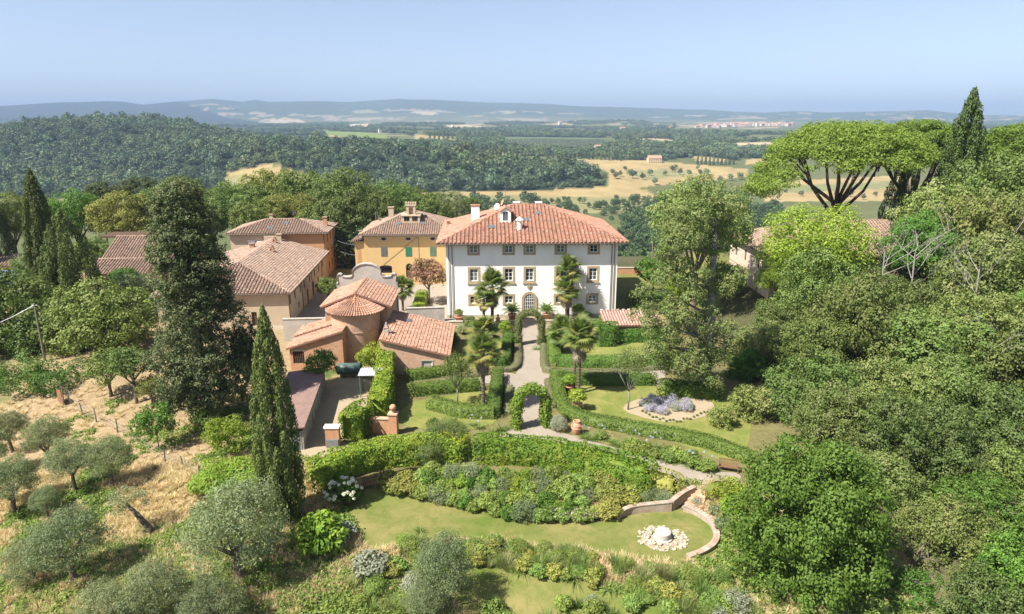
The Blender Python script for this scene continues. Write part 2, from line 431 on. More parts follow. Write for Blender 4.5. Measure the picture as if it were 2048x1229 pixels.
def lobes_cloud(lobes, n, rng, shell=(.72, 1.03), jit=.55, up=.25, cull=.62, clump=None):
    """points and normals spread over the outer shells of many ellipsoid lobes"""
    lobes = np.asarray(lobes, float); C = lobes[:, :3]; R = lobes[:, 3:6]
    w = (R[:,0]*R[:,1]*R[:,2])**(2/3); w /= w.sum()
    k = rng.choice(len(lobes), int(n*1.5), p=w)
    d = unit(rng.normal(0, 1, (len(k), 3)))
    rad = rng.uniform(shell[0], shell[1], len(k))[:, None]
    P = C[k] + d*R[k]*rad
    if clump:
        nc = max(len(lobes)*3, len(k)//clump[0]); kc = rng.choice(len(lobes), nc, p=w); dc = unit(rng.normal(0, 1, (nc, 3)))
        pc = C[kc] + dc*R[kc]*rng.uniform(shell[0], 1.0, nc)[:, None]
        j = rng.integers(0, nc, len(k)); off = rng.normal(0, clump[1], (len(k), 3)); off[:, 2] *= .7
        P = pc[j] + off; k = kc[j]; d = unit(dc[j]*.6 + off/clump[1]*.55)
    if cull:
        ins = np.zeros(len(P), bool)
        for j in range(len(lobes)):
            q = (P-C[j])/R[j]; ins |= (np.sum(q*q, 1) < cull**2)
        P = P[~ins]; d = d[~ins]; k = k[~ins]
    P = P[:n]; d = d[:n]; k = k[:n]
    Nn = unit(d/R[k]*R[k].mean(1, keepdims=True)) + rng.normal(0, jit, P.shape); Nn[:, 2] += up
    return P, unit(Nn)
def merge(parts):
    V = []; Fs = []; o = 0
    for v, f in parts: V.append(v); Fs.append(np.asarray(f)+o); o += len(v)
    return np.concatenate(V), np.concatenate(Fs)
def crown_lobes(rng, R=(5,5,4), nl=34, lr=(.26,.42), inner=.62, core=True, bottom=-.55):
    p = fib(int(nl*1.35), rng); p = p[p[:,2] > bottom][:nl]
    L = []
    for q in p:
        rr = rng.uniform(*lr); f = inner*rng.uniform(.85, 1.18)
        m = (R[0]*R[1]*R[2])**(1/3)
        L.append([q[0]*R[0]*f, q[1]*R[1]*f, q[2]*R[2]*f, m*rr, m*rr*rng.uniform(.85,1.15), m*rr*rng.uniform(.7,.95)])
    if core: L.append([0,0,0,R[0]*.5,R[1]*.5,R[2]*.5])
    return L
def stuff_scatter(name, pts, scl, rot, meshes, mat, label=None, cat=None):
    """far woods: one object, instanced with geometry nodes"""
    me = bpy.data.meshes.new(name); me.vertices.add(len(pts)); me.vertices.foreach_set('co', np.asarray(pts, np.float32).ravel())
    for nm, ty, arr in (('scl','FLOAT_VECTOR',scl), ('rot','FLOAT',rot), ('idx','INT',RNG.integers(0, len(meshes), len(pts)))):
        a = me.attributes.new(nm, ty, 'POINT'); a.data.foreach_set('vector' if ty == 'FLOAT_VECTOR' else 'value', np.asarray(arr, np.int32 if ty == 'INT' else np.float32).ravel())
    c = bpy.data.collections.new(name+'_source')
    for k, q in enumerate(meshes):
        o = bpy.data.objects.new('source_%d' % k, q); c.objects.link(o)
    g = bpy.data.node_groups.new(name, 'GeometryNodeTree')
    g.interface.new_socket('Geometry', in_out='INPUT', socket_type='NodeSocketGeometry')
    g.interface.new_socket('Geometry', in_out='OUTPUT', socket_type='NodeSocketGeometry')
    N = g.nodes; L = g.links
    gi = N.new('NodeGroupInput'); go = N.new('NodeGroupOutput'); ip = N.new('GeometryNodeInstanceOnPoints')
    ci = N.new('GeometryNodeCollectionInfo'); ci.inputs[0].default_value = c; ci.inputs[1].default_value = True; ci.inputs[2].default_value = True
    def attr(nm, ty):
        a = N.new('GeometryNodeInputNamedAttribute'); a.data_type = ty; a.inputs[0].default_value = nm; return a.outputs[0]
    cx = N.new('ShaderNodeCombineXYZ'); L.new(attr('rot','FLOAT'), cx.inputs[2])
    L.new(gi.outputs[0], ip.inputs['Points']); L.new(ci.outputs[0], ip.inputs['Instance'])
    ip.inputs['Pick Instance'].default_value = True
    L.new(attr('idx','INT'), ip.inputs['Instance Index']); L.new(cx.outputs[0], ip.inputs['Rotation']); L.new(attr('scl','FLOAT_VECTOR'), ip.inputs['Scale'])
    L.new(ip.outputs[0], go.inputs[0])
    o = bpy.data.objects.new(name, me); link(o); md = o.modifiers.new('scatter', 'NODES'); md.node_group = g
    tag(o, label, cat, kind='stuff'); return o

# ------------------------------------------------------------------ far woods
M_far = leaf('far_wood_leaves', (.066,.108,.052), (.130,.172,.088), .18, obj_var=.5, hue=.03, patch=(.006, (.125,.165,.065)))
M_farolive = leaf('far_olive_leaves', (.11,.135,.085), (.15,.17,.11), .1, obj_var=.15)
M_farbush = leaf('far_bush_leaves', (.045,.085,.025), (.09,.13,.045), .15, obj_var=.35)
def far_mesh(name, n, seed, mat, R=(4.2,4.2,4.4), nl=11, size=1.25):
    rng = np.random.default_rng(seed)
    L = crown_lobes(rng, R, nl, (.30,.46), .66)
    P, Nn = lobes_cloud(L, n, rng, (.9,1.0), .3, .1, .8)
    P[:,2] += R[2]*.95
    V, Fq = leaf_quads(P, Nn, size, .8, rng)
    return np_mesh(name, V, Fq, mat)
FARM = [far_mesh('far_crown', 190, 100+k, M_far) for k in range(5)]
def forest_points(polys, spacing, xr, yr, seed, zmin=-999, excl=()):
    rng = np.random.default_rng(seed); n = int((xr[1]-xr[0])*(yr[1]-yr[0])/spacing**2)
    x = rng.uniform(*xr, n); y = rng.uniform(*yr, n); z = hgt(x, y); px, py = proj(x, y, z)
    k = np.zeros(n, bool)
    for p in polys: k |= in_poly(px, py, p)
    for p in excl: k &= ~in_poly(px, py, p)
    return np.stack([x, y, z], -1)[k]
def do_forest(name, polys, spacing, xr, yr, seed, base, label, meshes=FARM, mat=M_far, excl=()):
    p = forest_points(polys, spacing, xr, yr, seed, excl=excl); rng = np.random.default_rng(seed+1)
    s = base*np.clip(np.exp(rng.normal(-.08, .33, len(p))), .45, 1.9); sc = np.stack([s, s, s*rng.uniform(.8,1.25,len(p))], -1)
    p[:,2] -= .8
    return stuff_scatter(name, p, sc, rng.uniform(0, 6.28, len(p)), meshes, mat, label, 'woodland')
EXC = [f[0] for f in FIELDS if f[1] in (DULL,)]
do_forest('hill_wood', [FOREST[0]], 9.5, (-1500, -250), (900, 1800), 40, 1.4, 'dark green woodland covering the broad hill on the far side of the valley', excl=EXC)
do_forest('spur_wood', [FOREST[1]], 9.5, (-520, 260), (880, 1500), 41, 1.4, 'dark green wood on the low spur rising behind the villa roof', excl=EXC)
do_forest('far_field_wood', FOREST[2:], 11.0, (-1200, 1500), (1300, 5200), 42, 1.35, 'bands of dark trees between the far yellow fields')
# scattered woodland wherever nothing else is marked, farther out
def far_random():
    rng = np.random.default_rng(77); n = 90000
    y = rng.uniform(1500, 6800, n); x = rng.uniform(-.85, .85, n)*y; z = hgt(x, y); px, py = proj(x, y, z)
    k = fbm(x/300, y/300, 55, 4) > .53
    for f in FIELDS: k &= ~in_poly(px, py, f[0])
    k &= ~in_poly(px, py, [(1350,235),(1610,235),(1610,268),(1350,270)])
    p = np.stack([x, y, z], -1)[k]; s = rng.uniform(1.0, 2.2, len(p))
    stuff_scatter('distant_wood', p, np.stack([s*1.3, s*1.3, s], -1), rng.uniform(0, 6.28, len(p)), FARM, M_far, 'hazy patches of woodland on the plain below the mountains', 'woodland')
far_random()
FARB = [far_mesh('near_crown', 420, 130+k, M_farbush, size=.95) for k in range(4)]
do_forest('valley_wood', [[(1255,440),(1300,428),(1345,425),(1560,420),(1560,560),(1235,560),(1235,470)]], 7.5, (0, 420), (300, 900), 43, 1.0, 'dense green wood on the valley side right behind the villa', FARB, M_farbush)
do_forest('valley_scrub', [[(730,392),(1000,398),(1180,412),(1300,400),(1500,385),(1500,430),(1250,445),(1150,430),(800,440),(600,440),(300,400),(730,392)]], 15, (-500, 520), (430, 1000), 44, .95, 'loose scrub and small trees scattered over the valley floor', FARB, M_farbush)
# olive plantation in rows
def olives():
    pts = []
    for i in range(60):
        for j in range(40):
            x = -60 + i*9.0; y = 1700 + j*16.0; pts.append((x + random.uniform(-1.5,1.5), y))
    a = np.array(pts); z = hgt(a[:,0], a[:,1]); px, py = proj(a[:,0], a[:,1], z)
    k = in_poly(px, py, [(1005,272),(1212,276),(1205,303),(1060,303),(1000,292)])
    p = np.stack([a[:,0], a[:,1], z-1.2], -1)[k]; s = RNG.uniform(.65,.85,len(p))
    stuff_scatter('olive_plantation', p, np.stack([s, s, s*.7], -1), RNG.uniform(0,6,len(p)), [far_mesh('far_olive', 120, 150+k, M_farolive) for k in range(2)], M_farolive, 'grey green olive plantation in rows on the far slope', 'olive grove')
olives()
# ------------------------------------------------------------------ building kit (all in house-local metres)
M_white = stucco('white_stucco', (.90,.87,.81), (.84,.81,.75), (.52,.49,.44), .32)
M_yellow = stucco('yellow_stucco', (.57,.39,.17), (.52,.36,.175), (.50,.42,.30), .5)
M_ochre = stucco('ochre_stucco', (.50,.27,.13), (.44,.25,.13), (.34,.25,.18), .5)
M_beige = stucco('beige_stucco', (.50,.40,.28), (.45,.35,.25), (.30,.25,.2), .5)
M_pinkish = stucco('pinkish_stucco', (.50,.34,.23), (.45,.32,.22), (.33,.26,.2), .5)
M_greyst = stucco('weathered_grey_plaster', (.46,.42,.37), (.36,.32,.27), (.20,.18,.15), .8)
M_cornice = stucco('grey_cornice', (.34,.32,.29))
M_sand = plain('sandstone', (.43,.34,.21), (.36,.28,.18), 2.5)
M_brick = brickmat('brick', (.46,.20,.10), (.53,.26,.14), (.44,.29,.19))
M_brickold = brickmat('old_grey_brick', (.30,.20,.145), (.36,.26,.20), (.38,.32,.26))
M_brickpale = brickmat('pale_brick', (.48,.265,.165), (.56,.33,.215), (.50,.35,.25))
M_tileA = tilemat('villa_tiles', (.345,.165,.108), (.42,.235,.165), (.30,.18,.13), .34)
M_tileB = tilemat('old_tiles', (.285,.19,.14), (.365,.255,.195), (.25,.19,.15), .45)
M_tileC = tilemat('chapel_tiles', (.355,.19,.125), (.43,.26,.18), (.32,.2,.145), .35)
M_pan = plain('pan_tiles', (.27,.13,.085), (.22,.12,.085), 3.0)
M_panold = plain('old_pan_tiles', (.24,.15,.105), (.19,.13,.10), 3.0)
M_wood = plain('dark_wood', (.11,.065,.04), (.07,.045,.03), 3.0)
M_eave = plain('eave_wood', (.16,.11,.075), (.11,.08,.055), 3.0)
M_frame = plain('white_frame_paint', (.78,.77,.74), (.72,.71,.68), 4.0, .5)
M_shutg = plain('green_shutter_paint', (.03,.20,.12), (.04,.17,.11), 4.0, .6)
M_shutd = plain('faded_shutter_paint', (.12,.20,.13), (.10,.16,.11), 4.0, .6)
M_shutgr = plain('grey_shutter_paint', (.15,.15,.15), (.11,.11,.11), 4.0, .7)
M_metal = plain('grey_metal', (.30,.31,.32), (.22,.23,.24), 3.0, .5, .6)
M_pipe = plain('copper_pipe', (.17,.13,.10), (.12,.10,.08), 3.0, .6, .3)
M_dark = plain('interior_shade', (.02,.018,.016), (.012,.012,.012), 3.0)  # near-black colour stands in for the unlit inside of openings
M_terra = plain('terracotta', (.44,.21,.12), (.52,.30,.20), 4.0, .85)
M_skyl = glassmat('skylight_glass', (.10,.13,.16))
M_glass = glassmat()
GLS = [M_glass, M_glass, glassmat('curtained_glass', (.20,.21,.20)), glassmat('dim_glass', (.06,.075,.08)), glassmat('painted_reflection_glass', (.13,.17,.18))]  # last pane tone carries a sky reflection in its base colour
_gk = [0]
def any_glass():
    _gk[0] += 1; return GLS[(_gk[0]*7 + _gk[0]//3) % 5]
def obox(mb, p0, u, n, a0, a1, z0, z1, d0, d1):
    p0 = Vector(p0); u = Vector(u); n = Vector(n); i = len(mb.v)
    for z in (z0, z1):
        for a, d in ((a0, d1), (a1, d1), (a1, d0), (a0, d0)):
            q = p0 + u*a + n*d; mb.v.append((q.x, q.y, p0.z + z))
    mb.f += [tuple(i+k for k in q) for q in ((0,3,2,1),(4,5,6,7),(0,1,5,4),(1,2,6,5),(2,3,7,6),(3,0,4,7))]
def outn(u): return Vector((u[1], -u[0], 0))
def wall(parent, p0, u, width, h, mat, holes=(), depth=.24, h2=None, name='wall', gable=None):
    """outer face of a wall with real openings; h2: height at the far end of a sloping top"""
    u = Vector(u).normalized(); n = outn(u); p0 = Vector(p0); mb = MB(); h2 = h if h2 is None else h2
    hmin = min(h, h2)
    us = sorted(set([0, width] + [v for q in holes for v in q[:2]])); zs = sorted(set([0, hmin] + [v for q in holes for v in q[2:4]]))
    P = lambda a, z, d=0: p0 + u*a - n*d + Vector((0,0,z))
    for i in range(len(us)-1):
        for j in range(len(zs)-1):
            a, b, c, d = us[i], us[i+1], zs[j], zs[j+1]; ca, cz = (a+b)/2, (c+d)/2
            if any(q[0] < ca < q[1] and q[2] < cz < q[3] for q in holes): continue
            mb.face((P(a,c), P(b,c), P(b,d), P(a,d)))
    if h != h2: mb.face((P(0,hmin), P(width,hmin), P(width,h2)) if h2 > h else (P(0,hmin), P(width,hmin), P(0,h)))
    if gable: mb.face((P(0,h), P(width,h), P(gable[0], gable[1])))
    for q in holes:
        a, b, c, d = q[:4]; k = depth
        mb.face((P(a,c), P(a,d), P(a,d,k), P(a,c,k))); mb.face((P(b,c), P(b,c,k), P(b,d,k), P(b,d)))
        mb.face((P(a,d), P(b,d), P(b,d,k), P(a,d,k))); mb.face((P(a,c), P(a,c,k), P(b,c,k), P(b,c)))
    return mb.build(name, mat, parent)
def window(parent, p0, u, hole, style='casement', surround=None, frame=None, depth=.2, bars=(1,2), sw=.33, sill=False, glass=None):
    u = Vector(u).normalized(); n = outn(u); a, b, c, d = hole[:4]; e = .004
    mb = MB(); obox(mb, p0, u, n, a+e, b-e, c+e, d-e, -depth-.03, -depth); w = mb.build('window', glass or any_glass(), parent)
    if frame:
        f = MB(); t = .09
        for q in ((a+e,a+t,c+e,d-e),(b-t,b-e,c+e,d-e),(a+t+e,b-t-e,c+e,c+t),(a+t+e,b-t-e,d-t,d-e)): obox(f, p0, u, n, *q, -depth+.002, -depth+.06)
        for i in range(bars[0]):
            x = a + (b-a)*(i+1)/(bars[0]+1); obox(f, p0, u, n, x-.05, x+.05, c+t, d-t, -depth+.003, -depth+.055)
        for i in range(bars[1]):
            z = c + (d-c)*(i+1)/(bars[1]+1); obox(f, p0, u, n, a+t, b-t, z-.025, z+.025, -depth+.004, -depth+.04)
        f.build('frame', frame, w)
    if surround:
        s = MB(); k = .05
        for q in ((a-sw,a+.002,c-sw,d+sw),(b-.002,b+sw,c-sw,d+sw),(a+.004,b-.004,d-.002,d+sw),(a+.004,b-.004,c-sw,c+.002)): obox(s, p0, u, n, *q, -.02, k)
        s.build('surround', surround, w)
        if sill:
            q = MB(); obox(q, p0, u, n, a-sw-.12, b+sw+.12, c-sw-.14, c-sw-.003, -.02, .16); q.build('sill', surround, w)
    return w
def shutters(parent, p0, u, hole, mat):
    u = Vector(u).normalized(); n = outn(u); a, b, c, d = hole[:4]; m = (a+b)/2
    o = None
    for q in ((a-.03, m-.01), (m+.01, b+.03)):
        s = MB(); obox(s, p0, u, n, q[0], q[1], c-.03, d+.03, .01, .06)
        k = 0; z = c+.1
        while z < d-.05: obox(s, p0, u, n, q[0]+.08, q[1]-.08, z, z+.05, .06, .075); z += .12
        o = s.build('shutter', mat, parent)
def deck(parent, pts, th, mat, name='roof'):
    mb = MB(); mb.prism([Vector(p) for p in pts], (0,0,-th)); 
    mb.f = [f[::-1] for f in mb.f]
    return mb.build(name, mat, parent)
def tiles(roof, P0, u, v, poly, mat, spacing=.5, course=.45, jit=.012, seed=0):
    """rows of half-round cover tiles from eave to ridge, each row an object, each tile stepped over the next"""
    rng = random.Random(seed + int(P0[0]*13+P0[1]*7)); u = Vector(u).normalized(); v = Vector(v).normalized(); n = u.cross(v)
    if n.z < 0: n = -n
    P0 = Vector(P0) + n*.012; umax = max(p[0] for p in poly); umin = min(p[0] for p in poly)
    k = max(1, round((umax-umin)/spacing)); sp = (umax-umin)/k
    for i in range(k):
        a = umin + (i+.5)*sp; vs = []
        for j in range(len(poly)):
            x0, y0 = poly[j]; x1, y1 = poly[(j+1) % len(poly)]
            if (x0 <= a < x1) or (x1 <= a < x0): vs.append(y0 + (y1-y0)*(a-x0)/(x1-x0))
        if len(vs) < 2: continue
        v0, v1 = min(vs), max(vs)
        if v1-v0 < .25: continue
        mb = MB(); y = v0 - .06; R = sp*.36
        while y < v1-.12:
            ye = min(y+course*1.08, v1); da = a + rng.uniform(-jit, jit); rl = R*rng.uniform(.95,1.05); ru = rl*.80; lift = .05+rng.uniform(-.01,.012)
            i0 = len(mb.v)
            for (yy, r, l) in ((y, rl, lift), (ye, ru, .0)):
                for q in range(6):
                    t = math.pi*q/5; p = P0 + u*(da - r*math.cos(t)) + v*yy + n*(r*.95*math.sin(t) + l); mb.v.append(tuple(p))
            for q in range(5): mb.f.append((i0+q, i0+q+1, i0+7+q, i0+6+q))
            mb.f.append(tuple(i0+q for q in range(6)))
            y += course
        mb.build('tile_row', mat, roof)
def ridge(roof, pts, mat, r=.15, seg=.45, name='ridge_tiles'):
    mb = MB()
    for a, b in zip(pts[:-1], pts[1:]):
        a = Vector(a); b = Vector(b); d = b-a; L = d.length; d.normalize(); k = max(1, int(L/seg))
        for i in range(k):
            p = a + d*(L*i/k); q = a + d*(L*(i+1)/k + .04); mb.tube([p+Vector((0,0,.03)), q], [r, r*.85], 7, True)
    return mb.build(name, mat, roof)
def hip_roof(parent, x0, x1, y0, y1, z, pitch, o, mt, mp, spacing=.5, course=.45, jit=.012, th=.14, back=True):
    """hipped roof over a rectangle; returns planes for placing things on it"""
    X0, X1, Y0, Y1 = x0-o, x1+o, y0-o, y1+o; w, d = X1-X0, Y1-Y0; tp = math.tan(pitch); cp, sp_ = math.cos(pitch), math.sin(pitch)
    run = min(w, d)/2; zr = z + run*tp; s = run/cp
    if w >= d: A = Vector((X0+run, (Y0+Y1)/2, zr)); B = Vector((X1-run, (Y0+Y1)/2, zr))
    else: A = Vector(((X0+X1)/2, Y0+run, zr)); B = Vector(((X0+X1)/2, Y1-run, zr))
    c = [Vector((X0,Y0,z)), Vector((X1,Y0,z)), Vector((X1,Y1,z)), Vector((X0,Y1,z))]
    root = MB()
    mb = MB()
    if w >= d: pol = [(c[0],c[1],B,A), (c[1],c[2],B), (c[2],c[3],A,B), (c[3],c[0],A)]
    else: pol = [(c[0],c[1],A), (c[1],c[2],B,A), (c[2],c[3],B), (c[3],c[0],A,B)]
    for p in pol: mb.face(p)
    for i in range(4):
        a, b = c[i], c[(i+1) % 4]; dz = Vector((0,0,-th)); mb.face((a+dz, b+dz, b, a))
    dz = Vector((0,0,-th)); mb.face([q+dz for q in c][::-1])
    roof = mb.build('roof', mp, parent)
    info = []
    for p in pol[:4]:
        a, b = p[0], p[1]; u = (b-a).normalized(); hv = Vector((-u.y, u.x, 0)); v = (hv*cp + Vector((0,0,sp_))).normalized()
        info.append((a, u, v))
        if not back and u.x < -.5: continue
        tiles(roof, a, u, v, [((q-a).dot(u), (q-a).dot(v)) for q in p], mt, spacing, course, jit)
    rp = [A, B] if (B-A).length > .3 else []
    if rp: ridge(roof, rp, mt)
    for q in c:
        e = A if (q-A).length < (q-B).length else B
        ridge(roof, [q + (e-q)*.01, e], mt, .13)
    # gutter along the eaves
    g = MB()
    for i in range(4):
        a, b = c[i], c[(i+1) % 4]; nn = outn((b-a).normalized())*.07; dz = Vector((0,0,-.10)); g.tube([a+nn+dz, b+nn+dz], .075, 6)
    g.build('gutter', M_pipe, roof)
    return roof, info, zr
def shed_roof(parent, pts, mt, mp, spacing=.45, course=.42, jit=.015, th=.16):
    """pts: eave left, eave right, ridge right, ridge left (seen looking up the slope)"""
    p = [Vector(q) for q in pts]; roof = deck(parent, p, th, mp); u = (p[1]-p[0]).normalized(); nrm = u.cross(p[3]-p[0]).normalized(); v = nrm.cross(u).normalized()
    tiles(roof, p[0], u, v, [((q-p[0]).dot(u), (q-p[0]).dot(v)) for q in p], mt, spacing, course, jit)
    return roof, (p[0], u, v)
def hit(root, plane, px, py):
    """where the line of sight through a photo pixel meets a roof plane, in house-local metres"""
    M = Matrix.Translation(root.location) @ root.rotation_euler.to_matrix().to_4x4(); a = M @ plane[0]; R3 = M.to_3x3()
    n = (R3 @ plane[1]).cross(R3 @ plane[2]); r = Vector(ray(px, py)); o = Vector((0,0,CAMZ)); t = (a-o).dot(n)/r.dot(n)
    return M.inverted() @ (o + r*t)
def chimney(parent, p, w, d, h, mat, cap=M_tileB, sink=.6, name='chimney', caph=.16):
    p = Vector(p); b = MB(); b.box((p.x-w/2, p.y-d/2, p.z-sink), (p.x+w/2, p.y+d/2, p.z+h)); o = b.build(name, mat, parent)
    c = MB(); c.box((p.x-w/2-.1, p.y-d/2-.1, p.z+h+.002), (p.x+w/2+.1, p.y+d/2+.1, p.z+h+caph))
    c.build('cap', cap, o); return o
def skylight(parent, plane, p, w=.85, h=.75):
    a, u, v = plane; n = u.cross(v).normalized(); p = Vector(p)
    def slab(a0,a1,b0,b1,h0,h1):
        m = MB(); m.prism([p+u*x+v*y+n*h0 for x, y in ((a0,b0),(a1,b0),(a1,b1),(a0,b1))], n*(h1-h0)); return m
    o = slab(-w/2,w/2,-h/2,h/2,-.05,.20).build('skylight', M_metal, parent); slab(-w/2+.09,w/2-.09,-h/2+.09,h/2-.09,.202,.215).build('pane', M_skyl, o)
def dish(parent, p, r, aim, mat, post=.9):
    """satellite dish on a post"""
    p = Vector(p); m = MB(); m.tube([p-Vector((0,0,.4)), p+Vector((0,0,post))], .035, 5); o = m.build('dish_post', M_metal, parent)
    aim = Vector(aim).normalized(); q = aim.to_track_quat('Z','Y'); m = MB(); prof = [(0.01,0),(r*.5,.05*r),(r*.85,.2*r),(r,.3*r)]
    m.lathe(prof, n=14); m.f.pop(); m.f.pop(); c = p + Vector((0,0,post)) + aim*.05
    m.v = [tuple(q @ Vector(v) + c) for v in m.v]; m.tube([c, c+aim*r*.9], .02, 4); m.build('dish', mat, o)

# ------------------------------------------------------------------ white villa
def villa():
    W_, D_, H_ = 26.5, 21.5, 12.05
    R = empty('villa', (-10.13, 103.0, 0), math.radians(2.2), 'large white three-storey villa with red tiled hip roof behind the formal garden', 'villa')
    X = (1,0,0); p0 = (0,0,0)
    cols = [4.24, 9.62, 12.85, 17.62, 22.75]
    top = [(c-.6, c+.6, 10.35, 11.5) for c in cols]; mid = [(c-.62, c+.62, 5.95, 7.85) for c in cols]; low = [(c-.62, c+.62, 2.35, 3.5) for i, c in enumerate(cols) if i != 2]
    wall(R, p0, X, W_, H_, M_white, top+mid+low)
    for q in top: window(R, p0, X, q, surround=M_sand, frame=M_frame, bars=(1,1), sw=.35)
    for q in mid: window(R, p0, X, q, surround=M_sand, frame=M_frame, bars=(1,2), sw=.33, sill=True)
    for q in low: window(R, p0, X, q, surround=M_sand, frame=M_frame if q is not low[2] else M_metal, bars=(1,1) if q is not low[2] else (5,3), sw=.33)
    # other sides
    for pp, u, wd in (((W_,0,0), (0,1,0), D_), ((W_,D_,0), (-1,0,0), W_), ((0,D_,0), (0,-1,0), D_)):
        hs = [(c-.6, c+.6, z, z+1.5) for c in np.linspace(3, wd-3, 4) for z in (2.2, 6.1, 9.9)]
        wall(R, pp, u, wd, H_, M_white, hs)
        for q in hs: window(R, pp, u, q, surround=M_sand, frame=M_frame, bars=(1,1))
    # arched front door in its stone surround, coat of arms above
    c = 12.85; m = MB()
    def arc(r, z0, rr=1.0, n=12): return [(c - r*math.cos(math.pi*k/n), z0 + rr*r*math.sin(math.pi*k/n)) for k in range(n+1)]
    outer = [(c-1.2, 0)] + arc(1.2, 3.0) + [(c+1.2, 0)]; inner = [(c-.78, 0)] + arc(.78, 3.0) + [(c+.78, 0)]
    for i in range(len(outer)-1):
        a, b = outer[i], outer[i+1]; e, f = inner[i+1], inner[i]
        m.prism([(p[0], -.14, p[1]) for p in (a, b, e, f)], (0, .14, 0))
    m.build('door_surround', M_sand, R)
    d = MB(); d.prism([(p[0], -.03, p[1]) for p in inner], (0, .02, 0)); dd = d.build('door', M_glass, R)
    g = MB()
    for k in range(-2, 3):
        x = c + k*.3; hh = 3.0 + math.sqrt(max(.78**2-(k*.3)**2, 0)) - .03; g.box((x-.035, -.07, .1), (x+.035, -.032, hh))
    for z in (.15, .8, 1.4, 2.0, 2.6, 3.1, 3.45): 
        hw = .76 if z < 3 else math.sqrt(max(.76**2-(z-3)**2, .05)); g.box((c-hw, -.062, z-.03), (c+hw, -.033, z+.03))
    g.build('door_bars', M_frame, dd)
    s = MB(); s.prism([(c + x, -.10, 5.05 + z) for x, z in ((-.3,.5),(-.38,.2),(-.34,-.25),(0,-.6),(.34,-.25),(.38,.2),(.3,.5),(.12,.68),(-.12,.68))], (0,.10,0)); s.prism([(c + x, -.15, 5.05 + z) for x, z in ((-.18,.3),(-.2,-.1),(0,-.35),(.2,-.1),(.18,.3))], (0,.05,0))
    s.build('coat_of_arms', M_sand, R)
    st = MB(); st.box((c-2.0,-1.0,.0),(c+2.0,-.16,.16)); st.build('door_step', M_sand, R)
    for x in (.45, .95, 26.0, 25.55):
        t = MB(); t.tube([(x,-.12,.05),(x,-.12,H_-.25)], .06, 6); t.build('drainpipe', M_pipe, R)
    b = MB(); b.box((-.04,-.035,0),(10.9,-.002,.5)); b.box((14.9,-.035,0),(W_+.04,-.002,.5)); b.build('plinth', M_greyst, R)
    roof, info, zr = hip_roof(R, 0, W_, 0, D_, H_, math.radians(20), 1.28, M_tileA, M_pan, .62, .46)
    # rafters under the eaves
    rf = MB()
    for i in range(44): rf.box((.1+i*.61, -1.2, H_-.34), (.24+i*.61, -.02, H_-.145))
    rf.build('rafters', M_eave, roof)
    fr, lf = info[0], info[3]
    p = hit(R, lf, 951, 441); chimney(R, p, 1.35, 1.1, 2.4, M_white, M_tileA, 1.0)
    p = hit(R, fr, 1039, 459)
    o = MB(); o.lathe([(.42,-.7),(.42,1.15),(.36,1.2),(.36,1.4),(.62,1.42),(.60,1.5),(.1,1.95)], p, 12); o.build('chimney', M_white, R)
    for q in ((984,455),(1053,441),(1077,428)): skylight(R, fr, hit(R, fr, *q), 1.0, 1.0)
    # dormer
    p = hit(R, fr, 1011, 446); w = .85
    d = MB(); d.box((p.x-w, p.y, p.z-.3), (p.x-.42, p.y+3.2, p.z+1.75)); d.box((p.x+.42, p.y, p.z-.3), (p.x+w, p.y+3.2, p.z+1.75)); d.box((p.x-.418, p.y, p.z-.3), (p.x+.418, p.y+3.2, p.z+.3))
    d.prism([(p.x-w, p.y+.001, p.z+1.752), (p.x+w, p.y+.001, p.z+1.752), (p.x, p.y+.001, p.z+2.3)], (0, 3.2, 0)); dm = d.build('dormer', M_white, R)
    window(dm, (p.x, p.y, p.z), X, (-.415, .415, .302, 1.75), frame=M_metal, bars=(1,1), depth=.12)
    rr = MB()
    for sx in (-1, 1): rr.prism([(p.x, p.y-.18, p.z+2.36), (p.x+sx*1.05, p.y-.18, p.z+1.70), (p.x+sx*1.05, p.y-.18, p.z+1.80), (p.x, p.y-.18, p.z+2.48)], (0, 3.5, 0))
    rr.build('dormer_roof', M_tileA, dm)
    for q in (1033, 1077):
        w0 = PY(q, 414, 116.5); M = (Matrix.Translation(R.location) @ R.rotation_euler.to_matrix().to_4x4()).inverted(); p = M @ w0
        chimney(R, (p.x, p.y, p.z), 1.0, .9, .75, M_white, M_white, 1.6, caph=.1)
    for q, r in (((995,424), .55), ((1007,415), .6)):
        p = hit(R, lf, *q); dish(R, p, r, (-.5,-.6,.35) if r < .6 else (-.95,-.2,.4), M_white if r < .6 else M_terra, .8)
    p = hit(R, lf, 1011, 414); a = MB(); a.tube([p, p+Vector((0,0,3.6))], .03, 5); a.tube([p+Vector((-.5,0,3.2)), p+Vector((.5,.2,3.2))], .015, 4); a.tube([p+Vector((-.4,0,2.8)), p+Vector((.4,.2,2.8))], .015, 4); a.build('aerial', M_metal, R)
    p = hit(R, lf, 897, 452); chimney(R, p, .5, .5, .7, M_brick, M_tileA, .5)
villa()

